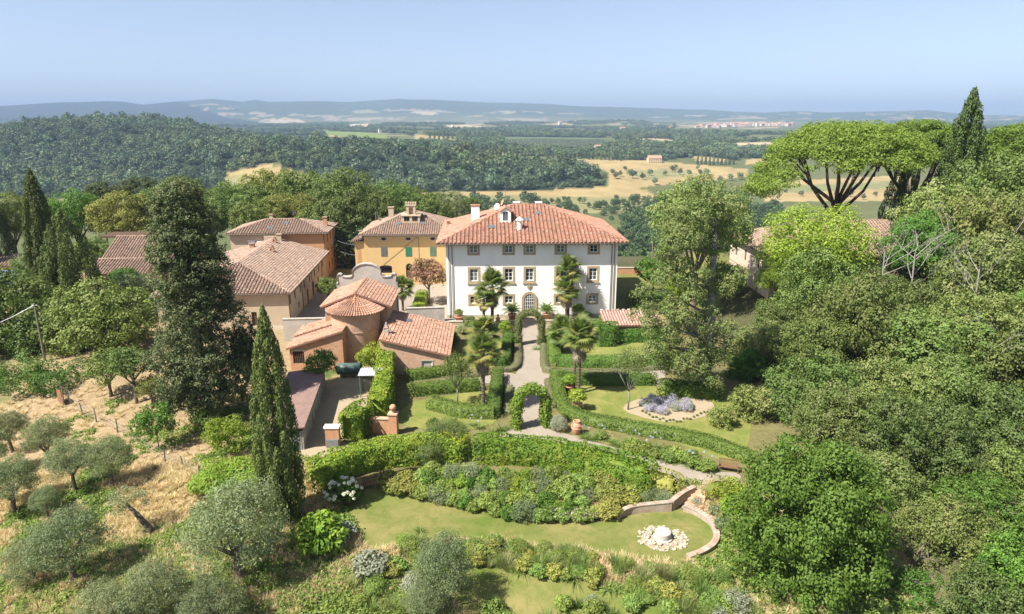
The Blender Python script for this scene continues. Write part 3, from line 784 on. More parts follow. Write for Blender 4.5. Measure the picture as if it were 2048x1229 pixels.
# ------------------------------------------------------------------ yellow house
def yellow_house():
    W_, D_, H_ = 17.0, 15.0, 9.6
    R = empty('yellow_house', (-27.5, 125.6, 0), math.radians(2.0), 'yellow stucco house with oval attic windows and green shutters beside the villa', 'house')
    X = (1,0,0); p0 = (0,0,0); cs = [3.65, 8.2, 12.75]
    sh = [(c-.55, c+.55, 5.45, 7.1) for c in cs]; ar = [(2.6, 4.95, 2.2, 3.4)]; dr = [(7.55, 8.85, 0.02, 3.4)]
    wall(R, p0, X, W_, H_, M_yellow, ar+dr)
    for q, mt in zip(sh, (M_shutgr, M_shutg, M_shutd)): shutters(R, p0, X, q, mt)
    for q in ar+dr:
        window(R, p0, X, q, depth=.3, glass=M_dark)
        a, b = q[0], q[1]; rr = (b-a)/2; k = .28 if q in ar else 1.0; m = MB(); n = 10
        m.prism([((a+b)/2 - rr*math.cos(math.pi*i/n), -.012, q[3] + k*rr*math.sin(math.pi*i/n)) for i in range(n+1)], (0,.01,0)); m.build('arch_shade_plate', M_dark, R)  # flat near-black arch head; the opening's shade is put into its colour
    d = MB(); d.box((7.6, .12, .03), (8.8, .18, 2.7)); d.build('door', M_wood, R)
    for c in cs:
        m = MB(); n = 18
        m.prism([(c+.62*math.cos(2*math.pi*i/n), -.05, 8.72+.36*math.sin(2*math.pi*i/n)) for i in range(n)], (0,.045,0)); o = m.build('oval_window', M_greyst, R)
        m = MB(); m.prism([(c+.46*math.cos(2*math.pi*i/n), -.06, 8.72+.25*math.sin(2*math.pi*i/n)) for i in range(n)], (0,.008,0)); m.build('pane', M_glass, o)
    b = MB(); b.box((-.05,-.10,9.15),(W_+.05,-.003,9.6)); b.build('cornice', M_cornice, R)
    for pp, u, wd in (((W_,0,0),(0,1,0),D_), ((W_,D_,0),(-1,0,0),W_), ((0,D_,0),(0,-1,0),D_)): wall(R, pp, u, wd, H_, M_yellow)
    roof, info, zr = hip_roof(R, 0, W_, 0, D_, H_, math.radians(21.5), .8, M_tileB, M_panold, .42, .42, .02)
    fr, lf = info[0], info[3]
    # ridge dormer with battlemented chimney
    p = hit(R, fr, 822, 447); y1 = p.y+3.6
    d = MB(); d.box((p.x-1.7, p.y, p.z-.5), (p.x+1.7, y1, p.z+.35)); d.box((p.x-1.7,p.y,p.z+.351),(p.x-1.3,y1,p.z+1.35)); d.box((p.x-.25,p.y,p.z+.351),(p.x+.25,y1,p.z+1.35)); d.box((p.x+1.3,p.y,p.z+.351),(p.x+1.7,y1,p.z+1.35)); d.box((p.x-1.85,p.y-.15,p.z+1.351),(p.x+1.85,y1,p.z+1.55))
    dm = d.build('dormer', M_beige, R)
    for a in (-1.3, .25): window(dm, (p.x,p.y,p.z), X, (a, a+1.05, .351, 1.35), frame=M_wood, bars=(1,1), depth=.12)
    c = MB(); c.box((p.x-.85, p.y+.6, p.z+1.552), (p.x-.4, p.y+1.7, p.z+3.2)); c.box((p.x+.4, p.y+.6, p.z+1.552), (p.x+.85, p.y+1.7, p.z+3.2)); c.box((p.x-.398, p.y+1.3, p.z+1.552), (p.x+.398, p.y+1.7, p.z+3.2)); c.box((p.x-.398, p.y+.7, p.z+2.85), (p.x+.398, p.y+1.298, p.z+3.2))
    c.box((p.x-1.0, p.y+.5, p.z+3.202), (p.x+1.0, p.y+1.8, p.z+3.5))
    for k in range(5): c.box((p.x-1.0+k*.44, p.y+.5, p.z+3.502), (p.x-1.0+k*.44+.24, p.y+1.8, p.z+3.85))
    c.build('battlemented_chimney', M_beige, R)
    chimney(R, hit(R, lf, 783, 436), 1.0, .8, 2.0, M_beige, M_tileB); chimney(R, hit(R, lf, 760, 444), .35, .35, .6, M_brick)
    t = MB(); q = hit(R, lf, 752, 442); t.tube([q, q+Vector((0,0,1.5))], .09, 6); t.tube([q+Vector((0,0,1.5)), q+Vector((0,0,1.7))], .16, 6); t.build('flue', M_metal, R)
    for q in ((798,449),(845,448)): skylight(R, fr, hit(R, fr, *q), .8, .8)
    # lower wing with a niche on the left
    A = MB(); A.box((-1.9, .6, 0), (-.01, 6.0, 8.2)); w = A.build('side_wing', M_yellow, R)
    n = MB(); n.prism([(-1.45, .58, 3.4), (-.75, .58, 3.4), (-.75, .58, 6.4), (-.9, .58, 6.75), (-1.1, .58, 6.85), (-1.3, .58, 6.75), (-1.45, .58, 6.4)], (0,.015,0)); n.build('niche_shade_panel', M_ochre, w)  # flat panel; its darker colour stands in for the recess shade
    rr, _ = shed_roof(R, [(-2.5,.0,8.2),(-.02,.0,8.9),(-.02,6.2,8.9),(-2.5,6.2,8.2)][:4], M_tileB, M_panold)
    chimney(R, (-.9, 2.0, 8.7), .5, .5, 1.2, M_beige)
    c = MB(); c.tube([(3.4,-.05,3.9),(8.8,-.05,8.2),(9.9,-.05,9.0)], .025, 4); c.tube([(10.1,-.05,9.1),(10.1,-.05,2.5)], .03, 4); c.build('cable', M_pipe, R)
yellow_house()

# ------------------------------------------------------------------ long barn house and the taller ochre house behind it
def farm_range():
    A = Vector((-33.6, 99.2, 0)); rz = math.radians(5.0)
    R = empty('barn_house', A, rz, 'long low farmhouse with brown hipped roof behind the brick chapel', 'house')
    H_ = 5.15; W_, D_ = 19.0, 33.0
    E = (0,1,0); p0 = (0,0,0)                       # right side wall runs back along +y
    holes = []; k = 0
    for y in (1.3, 4.6, 8.6, 11.6, 16.0, 20.5, 24.5, 28.5): holes.append((y-.45, y+.45, 3.0, 4.5))
    drs = [(13.2,14.3,.02,2.3),(18.2,19.4,.02,2.5),(6.3,7.1,.9,1.9),(23,24,.02,2.3)]
    wall(R, p0, E, 9.5, H_, M_beige, [q for q in holes if q[1] < 9.5]+[drs[2]])
    for q in [q for q in holes if q[1] < 9.5]+[drs[2]]: window(R, p0, E, q, frame=M_wood, bars=(1,1), depth=.18)
    hs = [(q[0]-9.5, q[1]-9.5, q[2], q[3]) for q in holes+drs if q[0] > 9.5]; p1 = (0,9.502,0)
    wall(R, p1, E, D_-9.5, H_, M_pinkish, hs)
    for q in hs: window(R, p1, E, q, frame=M_wood, bars=(1,1), depth=.18)
    for y in (.12, 9.4, 17.5, 27.0):
        t = MB(); t.tube([(.1,y,.05),(.1,y,H_-.2)], .055, 6); t.build('drainpipe', M_pipe, R)
    fh = [(13.4,14.2,.02,2.2)]
    wall(R, (-W_,0,0), (1,0,0), W_, H_, M_beige, fh)
    for q in fh: window(R, (-W_,0,0), (1,0,0), q, glass=M_wood)
    wall(R, (-W_,D_,0), (0,-1,0), D_, H_, M_beige)
    o = .6; pit = math.radians(15.5); run = W_/2+o; zr = H_+run*math.tan(pit); cp = math.cos(pit); sp_ = math.sin(pit); s = run/cp
    c0, c1, c2, c3 = Vector((-W_-o,-o,H_)), Vector((o,-o,H_)), Vector((o,D_,H_)), Vector((-W_-o,D_,H_)); Ar, Br = Vector((-W_/2,-o+run,zr)), Vector((-W_/2,D_,zr))
    mb = MB(); pol = [(c0,c1,Ar),(c1,c2,Br,Ar),(c3,c0,Ar,Br)]
    for p in pol: mb.face(p)
    dz = Vector((0,0,-.15))
    for a, b in ((c0,c1),(c1,c2),(c3,c0)): mb.face((a+dz,b+dz,b,a))
    mb.face((c3+dz,c2+dz,c1+dz,c0+dz)); roof = mb.build('roof', M_panold, R); planes = []
    for p in pol:
        a, b = p[0], p[1]; u = (b-a).normalized(); v = (Vector((-u.y,u.x,0))*cp + Vector((0,0,sp_))).normalized(); planes.append((a,u,v))
        tiles(roof, a, u, v, [((q-a).dot(u), (q-a).dot(v)) for q in p], M_tileB, .52, .44, .03)
    ridge(roof, [c1, Ar, Br], M_tileB); ridge(roof, [c0, Ar], M_tileB)
    g = MB(); g.tube([c0+Vector((0,-.07,-.1)), c1+Vector((.07,-.07,-.1)), c2+Vector((.07,0,-.1))], .075, 6); g.build('gutter', M_pipe, roof)
    rp = planes[1]
    for q in ((545,505),(550,487),(560,478)):            # open tile-hat chimney vents
        p = hit(R, rp, *q); m = MB(); m.box((p.x-.3,p.y-.3,p.z-.4),(p.x+.3,p.y+.3,p.z+.45))
        for sx in (-1,1): m.prism([(p.x+sx*.42,p.y-.35,p.z+.453),(p.x+sx*.30,p.y-.35,p.z+.453),(p.x-sx*.03,p.y-.35,p.z+1.15),(p.x+sx*.06,p.y-.35,p.z+1.25)], (0,.7,0))
        m.build('chimney', M_brick, R)
    chimney(R, hit(R, rp, 559, 482), .9, .8, 1.2, M_beige)
    p = hit(R, planes[2], 505, 498); chimney(R, p, .8, .8, .9, M_brick)
    # taller house
    T = empty('ochre_house', A + Vector((-math.sin(rz)*33.15, math.cos(rz)*33.15, 0)), rz, 'tall ochre house with hipped tiled roof rising behind the long farmhouse', 'house')
    W2, D2, H2 = 18.0, 11.5, 8.9
    wall(T, (-W2,0,0), (1,0,0), W2*.45, H2, M_beige, [(3.2,4.6,5.6,7.6)]); window(T, (-W2,0,0), (1,0,0), (3.2,4.6,5.6,7.6), glass=M_frame, depth=.1)
    wall(T, (-W2*.55,0,0), (1,0,0), W2*.55, H2, M_ochre)
    hs = [(y-.45,y+.45,z,z+1.5) for y in (2.5,6.0,9.5) for z in (1.2,4.0,6.7)]
    wall(T, (0,0,0), (0,1,0), D2, H2, M_ochre, hs)
    for q in hs: window(T, (0,0,0), (0,1,0), q, frame=M_wood, bars=(1,1), depth=.15)
    wall(T, (0,D2,0), (-1,0,0), W2, H2, M_ochre); wall(T, (-W2,D2,0), (0,-1,0), D2, H2, M_ochre)
    m = MB(); m.box((.003,-.02,5.55),(.09,D2,5.75)); m.build('string_course', M_pinkish, T)
    t = MB(); t.tube([(-.25,-.1,4),(-.25,-.1,H2-.2)], .06, 6); t.build('drainpipe', M_pipe, T)
    ac = MB(); ac.box((-12.9,-.55,6.6),(-11.9,-.05,7.4)); o2 = ac.build('air_conditioner', M_frame, T); f = MB(); f.lathe([(.28,0),(.28,.02),(.05,.03)], (0,0,0), 12); f.v = [(x-12.55, -.552-z, 7.0+y) for x, y, z in f.v]; f.build('fan_grille', M_metal, o2)
    cb = MB(); cb.box((-11.4,-.9,6.3),(-8.9,-.02,8.5)); cb.build('bay', M_beige, T)
    roof, info, zr = hip_roof(T, -W2, 0, 0, D2, H2, math.radians(17), .6, M_tileB, M_panold, .5, .44, .02)
    for q in ((540,457),(573,447)): skylight(T, info[0], hit(T, info[0], *q), .9, .9)
    chimney(T, hit(T, info[1], 651, 452), .75, .75, 1.7, M_brick); chimney(T, hit(T, info[0], 543, 437), .6, .6, .7, M_beige)
    dish(T, hit(T, info[0], 591, 439), .55, (-.6,.2,.3), M_metal, 1.2)
farm_range()

# ------------------------------------------------------------------ brick chapel with apse, wings and scrolled front
def chapel():
    R = empty('chapel', (-20.3, 85.3, 0), math.radians(2.0), 'brick chapel with round apse, conical tiled roof and scrolled plaster gable', 'chapel')
    # apse
    m = MB(); n = 40; r = 3.15; hh = 6.45; i0 = 0
    ang = [math.pi + math.pi*k/n for k in range(n+1)]
    a = [(r*math.cos(t), r*math.sin(t)) for t in ang]
    zs = [0, 4.0, 4.003, 4.12, 4.123, hh]; rs = [1.0, 1.0, 1.018, 1.018, 1.0, 1.0]
    for k, z in enumerate(zs): m.v += [(x*rs[k], y*rs[k], z) for x, y in a]
    for k in range(len(zs)-1):
        for j in range(n): q = k*(n+1)+j; m.f.append((q, q+1, q+n+2, q+n+1))
    m.build('apse', M_brickpale, R)
    cr = 3.7; ap = Vector((0, .75, 8.05)); c = MB(); base = [Vector((cr*math.cos(t), cr*math.sin(t), hh)) for t in ang]
    base = [Vector((-cr, .75, hh))] + base + [Vector((cr, .75, hh))]
    for b0, b1 in zip(base[:-1], base[1:]): c.face((b0, b1, ap)); c.face((b0, b1, b1*.8+Vector((0,0,hh*.2)), b0*.8+Vector((0,0,hh*.2)))); 
    c.face(base[::-1])
    cone = c.build('apse_roof', M_pan, R)
    rng = random.Random(5); rows = 32
    for k in range(rows):                              # cover tiles fan up to the apex
        t = math.pi + math.pi*(k+.5)/rows; e = Vector((cr*math.cos(t), cr*math.sin(t), hh)); v = ap-e; L = v.length; v.normalize()
        u = Vector((-math.sin(t), math.cos(t), 0)); nn = u.cross(v); nn = nn if nn.z > 0 else -nn; mb = MB(); y = -.06
        stop = L-.25 if k % 4 == 1 else (L*.72 if k % 2 else L*.46)
        while y < stop-.1:
            ye = min(y+.46, stop); w0 = .135*(1-.6*max(y,0)/L); w1 = .135*(1-.6*ye/L)*.85; i0 = len(mb.v)
            for yy, rr, l in ((y,w0,.06+rng.uniform(-.015,.015)),(ye,w1,.012)):
                for q in range(6): th = math.pi*q/5; mb.v.append(tuple(e + u*(rng.uniform(-.008,.008)-rr*math.cos(th)) + v*yy + nn*(rr*math.sin(th)+l)))
            for q in range(5): mb.f.append((i0+q,i0+q+1,i0+7+q,i0+6+q))
            mb.f.append(tuple(i0+q for q in range(6))); y += .43
        mb.build('tile_row', M_tileC, cone)
    e = Vector((0,-cr,hh)); ridge(cone, [ap+(e-ap)*.42, ap+Vector((0,0,.05))], plain('new_ridge_tile', (.55,.24,.10), (.5,.22,.1)), .16)
    # nave
    x0, x1, y0, y1, he = -4.1, 4.1, .8, 9.3, 6.75; zr = 8.35
    wall(R, (x0,y0,0), (1,0,0), x1-x0, he, M_brick, gable=((x1-x0)/2, zr-.1)); wall(R, (x1,y0,0), (0,1,0), y1-y0, he, M_pinkish); wall(R, (x0,y1,0), (0,-1,0), y1-y0, he, M_brick)
    o = .45; k = (zr-he)/4.1; ze = he - o*k
    for pts in ([(x1+o,y0-o,ze),(x1+o,y1,ze),(0,y1,zr),(0,y0-o,zr)], [(x0-o,y1,ze),(x0-o,y0-o,ze),(0,y0-o,zr),(0,y1,zr)]):
        roof, _ = shed_roof(R, pts, M_tileC, M_pan, .42, .42, .02)
    ridge(roof, [(0,y0-o,zr+.05),(0,y1,zr+.05)], M_tileC)
    w = MB(); w.box((-.85,.72,7.15),(-.45,.795,7.5)); w.build('window', M_skyl, R)
    # scrolled gable wall at the far end
    pr = [(-4.3,0),(4.3,0),(4.3,7.6),(4.05,7.65),(4.1,8.2),(4.2,8.55),(4.05,8.85),(3.75,8.95),(3.5,8.8),(3.5,8.6),(3.0,8.5),(2.45,8.5),(2.1,8.6),(1.95,8.9),(2.02,9.3),(1.85,9.65),(1.45,10.0),(.8,10.3),(0,10.42)]
    pr = pr + [(-x, z) for x, z in pr[::-1][1:-2]] 
    g = MB(); g.prism([(x, y1+.02, z) for x, z in pr], (0,.55,0)); gw = g.build('scrolled_gable', M_greyst, R)
    top = [p for p in pr if p[1] > 7.5]; cp = MB()
    for a_, b_ in zip(top[:-1], top[1:]): cp.prism([(a_[0],y1-.10,a_[1]+.003),(b_[0],y1-.10,b_[1]+.003),(b_[0],y1-.10,b_[1]+.13),(a_[0],y1-.10,a_[1]+.13)], (0,.8,0))
    cp.build('coping', M_greyst, gw)
    # left wing, roof falling to the left
    xa, xb, ya, yb, zl, zr2 = -7.3, -.75, -5.3, 2.9, 3.0, 5.05
    hs = [(.35,1.75,.9,2.5)]
    wall(R, (xa,ya,0), (1,0,0), xb-xa, zl, M_brick, hs, h2=zr2); wall(R, (xb,ya,0), (0,1,0), 4.6, zr2, M_brick); wall(R, (xa,yb,0), (0,-1,0), yb-ya, zl, M_brick)
    w = window(R, (xa,ya,0), (1,0,0), hs[0], glass=M_dark, frame=M_wood, bars=(5,3), depth=.12)
    q = MB(); q.box((xa+.25,ya-.04,2.53),(xa+1.85,ya-.003,2.8)); q.build('lintel', M_greyst, w)
    dn = MB()
    for i in range(15): xx = xa+.2+i*.44; zz = zl + (zr2-zl)*(xx-xa)/(xb-xa); dn.box((xx,ya-.14,zz-.24),(xx+.2,ya-.003,zz-.05))
    dn.build('brick_dentils', M_brick, R)
    k = (zr2-zl)/(xb-xa)
    shed_roof(R, [(xa-.35,yb-4.3,zl-.35*k+.02),(xa-.35,ya-.3,zl-.35*k+.02),(xb+.15,ya-.3,zr2+.15*k+.02),(xb+.15,yb-4.3,zr2+.15*k+.02)], M_tileC, M_pan, .4, .4, .02)
    shed_roof(R, [(xa-.4,yb+.2,zl-.4*k+.32),(xa-.4,yb-4.302,zl-.4*k+.32),(-2.9,yb-4.302,zl+4.4*k+.32),(-2.9,yb+.2,zl+4.4*k+.32)], M_tileC, M_pan, .4, .4, .02)
    # right wing, roof falling to the right
    xa, xb, ya, yb, zl, zr2 = 4.15, 12.1, -7.2, 5.2, 4.6, 2.55
    hs = [(4.9,6.2,.6,1.75)]
    wall(R, (xa,ya,0), (1,0,0), xb-xa, zl, M_brickpale, hs, h2=zr2); wall(R, (xb,ya,0), (0,1,0), yb-ya, zr2, M_brick); wall(R, (xa,yb,0), (0,-1,0), yb-ya, zl, M_brick); wall(R, (xb,yb,0), (-1,0,0), xb-xa, zr2, M_brick, h2=zl)
    window(R, (xa,ya,0), (1,0,0), hs[0], glass=M_greyst, frame=M_frame, bars=(0,0), surround=M_greyst, sw=.12, depth=.1)
    k = (zl-zr2)/(xb-xa); roof, pl = shed_roof(R, [(xb+.4,ya-.35,zr2-.4*k+.02),(xb+.4,yb+.3,zr2-.4*k+.02),(xa-.1,yb+.3,zl+.1*k+.02),(xa-.1,ya-.35,zl+.1*k+.02)], M_tileC, M_pan, .42, .42, .03)
    skylight(R, pl, hit(R, pl, 818, 643), 1.1, .6)
    p = hit(R, pl, 773, 667); c = MB(); c.box((p.x-.3,p.y-.3,p.z-.4),(p.x+.3,p.y+.3,p.z+.55))
    for sx in (-1,1): c.prism([(p.x+sx*.38,p.y-.3,p.z+.553),(p.x+sx*.28,p.y-.3,p.z+.553),(p.x-sx*.03,p.y-.3,p.z+1.35),(p.x+sx*.06,p.y-.3,p.z+1.42)], (0,.5,0))
    c.build('chimney', M_greyst, R)
chapel()

# ------------------------------------------------------------------ garden walls, outhouse, right house, farms on the left
def block_wall(name, a, b, h, th, mat, label, cap=True, cat='wall'):
    a = Vector(a); b = Vector(b); L = (b-a).to_2d().length; z = min(hz(a.x,a.y), hz(b.x,b.y))
    R = empty(name, (a.x, a.y, z-.1), math.atan2(b.y-a.y, b.x-a.x), label, cat)
    m = MB(); m.box((0,-th/2,0),(L,th/2,h+.1)); m.build('masonry', mat, R)
    if cap:
        m = MB(); x = 0
        while x < L: m.box((x,-th/2-.06,h+.102),(min(x+.78,L),th/2+.06,h+.2+random.uniform(0,.02))); x += .8
        m.build('coping', M_greyst, R)
    return R
block_wall('yard_wall', Pz(815,645), (-10.4,101.4,0), 2.2, .4, M_greyst, 'grey plastered yard wall joining the villa and the chapel wing')
block_wall('old_wall', (-32.0,91.5,0), (-25.4,92.0,0), 3.2, .4, M_greyst, 'mossy old wall between the farmhouse and the chapel left wing')
block_wall('terrace_wall', (-9.6,99.2,0), (.4,99.6,0), .55, .35, M_sand, 'low stone terrace wall under the villa left windows')
block_wall('terrace_wall', (4.9,99.8,0), (13.2,100.1,0), .55, .35, M_sand, 'low stone terrace wall under the villa right windows')
def outhouse():
    R = empty('garden_outhouse', (13.3, 91.9, 0), math.radians(2), 'small low outhouse with pink tiled roof behind the ivy hedge', 'outhouse')
    W_, D_ = 7.6, 4.6
    for pp, u, wd, h, h2 in (((0,0,0),(1,0,0),W_,2.2,2.2),((W_,0,0),(0,1,0),D_,2.2,2.9),((W_,D_,0),(-1,0,0),W_,2.9,2.9),((0,D_,0),(0,-1,0),D_,2.9,2.2)): wall(R, pp, u, wd, h, M_brick, h2=h2)
    mt = tilemat('pink_tiles', (.47,.30,.25), (.55,.38,.33), (.42,.28,.24), .3)
    roof, pl = shed_roof(R, [(-.3,-.35,2.2),(W_+.3,-.35,2.2),(W_+.3,D_+.1,3.0),(-.3,D_+.1,3.0)], mt, M_pan, .42, .5, .015)
    c = MB()
    for i in range(10): c.tube([(-.2+i*.8,D_+.1,3.1),(.2+i*.8,D_+.1,3.14)], .14, 6)
    c.build('ridge_tiles', mt, roof)
outhouse()
def right_house():
    R = empty('brick_farmhouse', (37.9, 98.0, 3.2), math.radians(.5), 'pale brick farmhouse with low tiled roof half hidden by the yellow green tree', 'house')
    W_, D_, H_ = 30.0, 18.5, 7.8
    pb = brickmat('pale_pink_brick', (.52,.38,.30), (.58,.44,.35), (.56,.47,.38))
    hs = [(4.6,5.5,4.8,6.6),(4.6,5.5,1.2,2.8),(10.5,11.4,4.8,6.6),(10.5,11.4,1.2,2.8),(15,15.9,4.8,6.6)]
    L0 = (0,D_,0); hl = [(D_-b, D_-a, c, d) for a, b, c, d in hs]
    wall(R, L0, (0,-1,0), D_, H_, pb, hl)
    for q in hl: window(R, L0, (0,-1,0), q, frame=M_wood, bars=(1,1))
    wall(R, (0,0,0), (1,0,0), W_, H_, pb); wall(R, (W_,0,0), (0,1,0), D_, H_, pb); wall(R, (W_,D_,0), (-1,0,0), W_, H_, pb)
    m = MB(); m.box((-.06,.02,3.6),(-.003,D_-.02,3.75)); m.build('string_course', M_brick, R)
    hip_roof(R, 0, W_, 0, D_, H_, math.radians(21), .75, M_tileB, M_panold, .5, .44, .02)
right_house()
def gable_house(name, loc, rz, W_, D_, h, pitch, mat, label, holes=(), o=.45):
    R = empty(name, loc, rz, label, 'house'); zr = h + D_/2*math.tan(pitch); k = math.tan(pitch)
    wall(R, (0,0,0), (1,0,0), W_, h, mat, holes)
    for q in holes: window(R, (0,0,0), (1,0,0), q, frame=M_wood, bars=(1,1))
    wall(R, (W_,0,0), (0,1,0), D_, h, mat, gable=(D_/2, zr)); wall(R, (W_,D_,0), (-1,0,0), W_, h, mat); wall(R, (0,D_,0), (0,-1,0), D_, h, mat, gable=(D_/2, zr))
    for pts in ([(-o,-o,h-o*k),(W_+o,-o,h-o*k),(W_+o,D_/2,zr),(-o,D_/2,zr)], [(W_+o,D_+o,h-o*k),(-o,D_+o,h-o*k),(-o,D_/2,zr),(W_+o,D_/2,zr)]):
        roof, pl = shed_roof(R, pts, M_tileB, M_panold, .5, .45, .035)
    ridge(roof, [(-o,D_/2,zr+.05),(W_+o,D_/2,zr+.05)], M_tileB)
    return R
h1 = gable_house('stone_cottage', (-71.6,113,0), math.radians(3), 9.2, 9.0, 5.0, math.radians(19), M_beige, 'small beige cottage with ivy on its wall beside two tall cypresses', [(5.6,6.6,2.6,3.8)])
h2 = gable_house('tiled_farmhouse', (-74.5,122,0), math.radians(3), 13.0, 14.0, 5.4, math.radians(25), M_beige, 'beige farmhouse with steep tiled roof behind the ivy cottage')
chimney(h2, (9.6, 8.0, 8.2), .8, .8, 1.4, M_brick)
def kiosk():
    R = empty('hipped_shed', (-51.5,99.5,0), math.radians(4), 'little grey shed with hipped tile roof behind the dark conifer', 'shed')
    for pp, u, wd in (((0,0,0),(1,0,0),4.4),((4.4,0,0),(0,1,0),4.4),((4.4,4.4,0),(-1,0,0),4.4),((0,4.4,0),(0,-1,0),4.4)): wall(R, pp, u, wd, 3.9, M_greyst, [(1.5,2.6,.02,2.2)] if u == (1,0,0) else ())
    window(R, (0,0,0), (1,0,0), (1.5,2.6,.02,2.2), glass=M_dark)
    hip_roof(R, 0, 4.4, 0, 4.4, 3.9, math.radians(22), .4, M_tileB, M_panold, .45, .44, .02); chimney(R, (1.6,3.2,4.6), .8, .8, 1.8, M_beige)
kiosk()
hx = gable_house('far_cottage', (-101,128,-1.5), math.radians(10), 10, 8, 4.6, math.radians(18), M_beige, 'tan cottage with plain tiled roof behind the solar panels')
gable_house('hidden_cottage', PY(172,418,176)+Vector((0,0,-6)), math.radians(25), 9, 8, 5.0, math.radians(20), M_beige, 'red roofed cottage peeping out among the trees by the dark pines')
def solar():
    m, t, N, L, b = new_mat('solar_cells'); b.inputs['Base Color'].default_value = (.16,.22,.36,1); b.inputs['Roughness'].default_value = .25; b.inputs['Specular IOR Level'].default_value = .9
    for x0, nx, y in ((-94, 9, 112.0), (-84.2, 4, 119.0)):
        R = empty('solar_array', (x0, y, hz(x0, y)), math.radians(3), 'blue solar panel array on posts beside the %s' % ('left cypresses' if nx == 9 else 'ivy cottage'), 'solar panels')
        for i in range(nx):
            for j in range(3):
                q = MB(); q.prism([(i*1.1, j*1.6, 3.0+j*.55), (i*1.1+1.04, j*1.6, 3.0+j*.55), (i*1.1+1.04, j*1.6+1.52, 3.0+j*.55+.52), (i*1.1, j*1.6+1.52, 3.0+j*.55+.52)], (0,-.02,.05)); q.build('panel', m, R)
        f = MB()
        for i in (0.3, nx*1.1-.4):
            f.tube([(i,.4,0),(i,.4,3.1)], .06, 5); f.tube([(i,4.2,0),(i,4.2,4.4)], .06, 5)
        f.build('frame', M_metal, R)
solar()
def long_shed():
    Rt = empty('open_shed', (-83, 136, 0), math.radians(1), 'long open shed with thin dark roof behind the cypresses', 'shed')
    m = MB(); m.box((0,0,7.2),(13,6,7.5)); m.build('roof', M_wood, Rt)
    for x in (.3,4.3,8.4,12.5):
        for y in (.3,5.6):
            p = MB(); p.box((x-.12,y-.12,0),(x+.12,y+.12,7.198)); p.build('post', M_wood, Rt)
long_shed()

# low open-sided shed beside the tall cypress, its slab roof patched brown
def low_shed():
    a, b = Vector((-21.7,74.1,0)), Vector((-19.6,58.6,0)); L = (b-a).length
    R = empty('low_shed', b, math.atan2(a.y-b.y, a.x-b.x), 'low grey shed with flat brown felt roof beside the lone tall cypress', 'shed')
    felt = plain('brown_felt', (.24,.15,.125), (.18,.12,.10), 1.2); conc = plain('stained_concrete', (.36,.34,.31), (.20,.19,.17), 1.5)
    # local x runs back along the shed, +y to the left
    m = MB(); m.prism([(-.3,-.25,2.35),(L+.3,-.25,2.35),(L+.3,4.0,1.95),(-.3,4.0,1.95)], (0,0,.12)); m.build('roof', felt, R)
    k = 0; x = 0
    while x < L-.5:
        w = MB(); w.box((x,-.02,0),(x+1.75,.12,1.95-.0)); w.build('wall_panel', conc, R)
        p = MB(); p.box((x+1.752,-.06,0),(x+1.95,.14,2.345)); p.build('post', conc, R); x += 1.96
    e = MB(); e.box((-.02,.16,0),(.14,3.8,1.93)); e.box((L-.14,.16,0),(L+.02,3.8,1.93)); e.box((.16,3.66,0),(L-.16,3.8,1.93)); e.build('wall', conc, R)
    d = MB(); d.box((.2,.9,0),(L-.2,1.0,1.9)); d.build('interior_shade_sheet', M_dark, R)  # near-black sheet standing in for the shade inside the shed
low_shed()
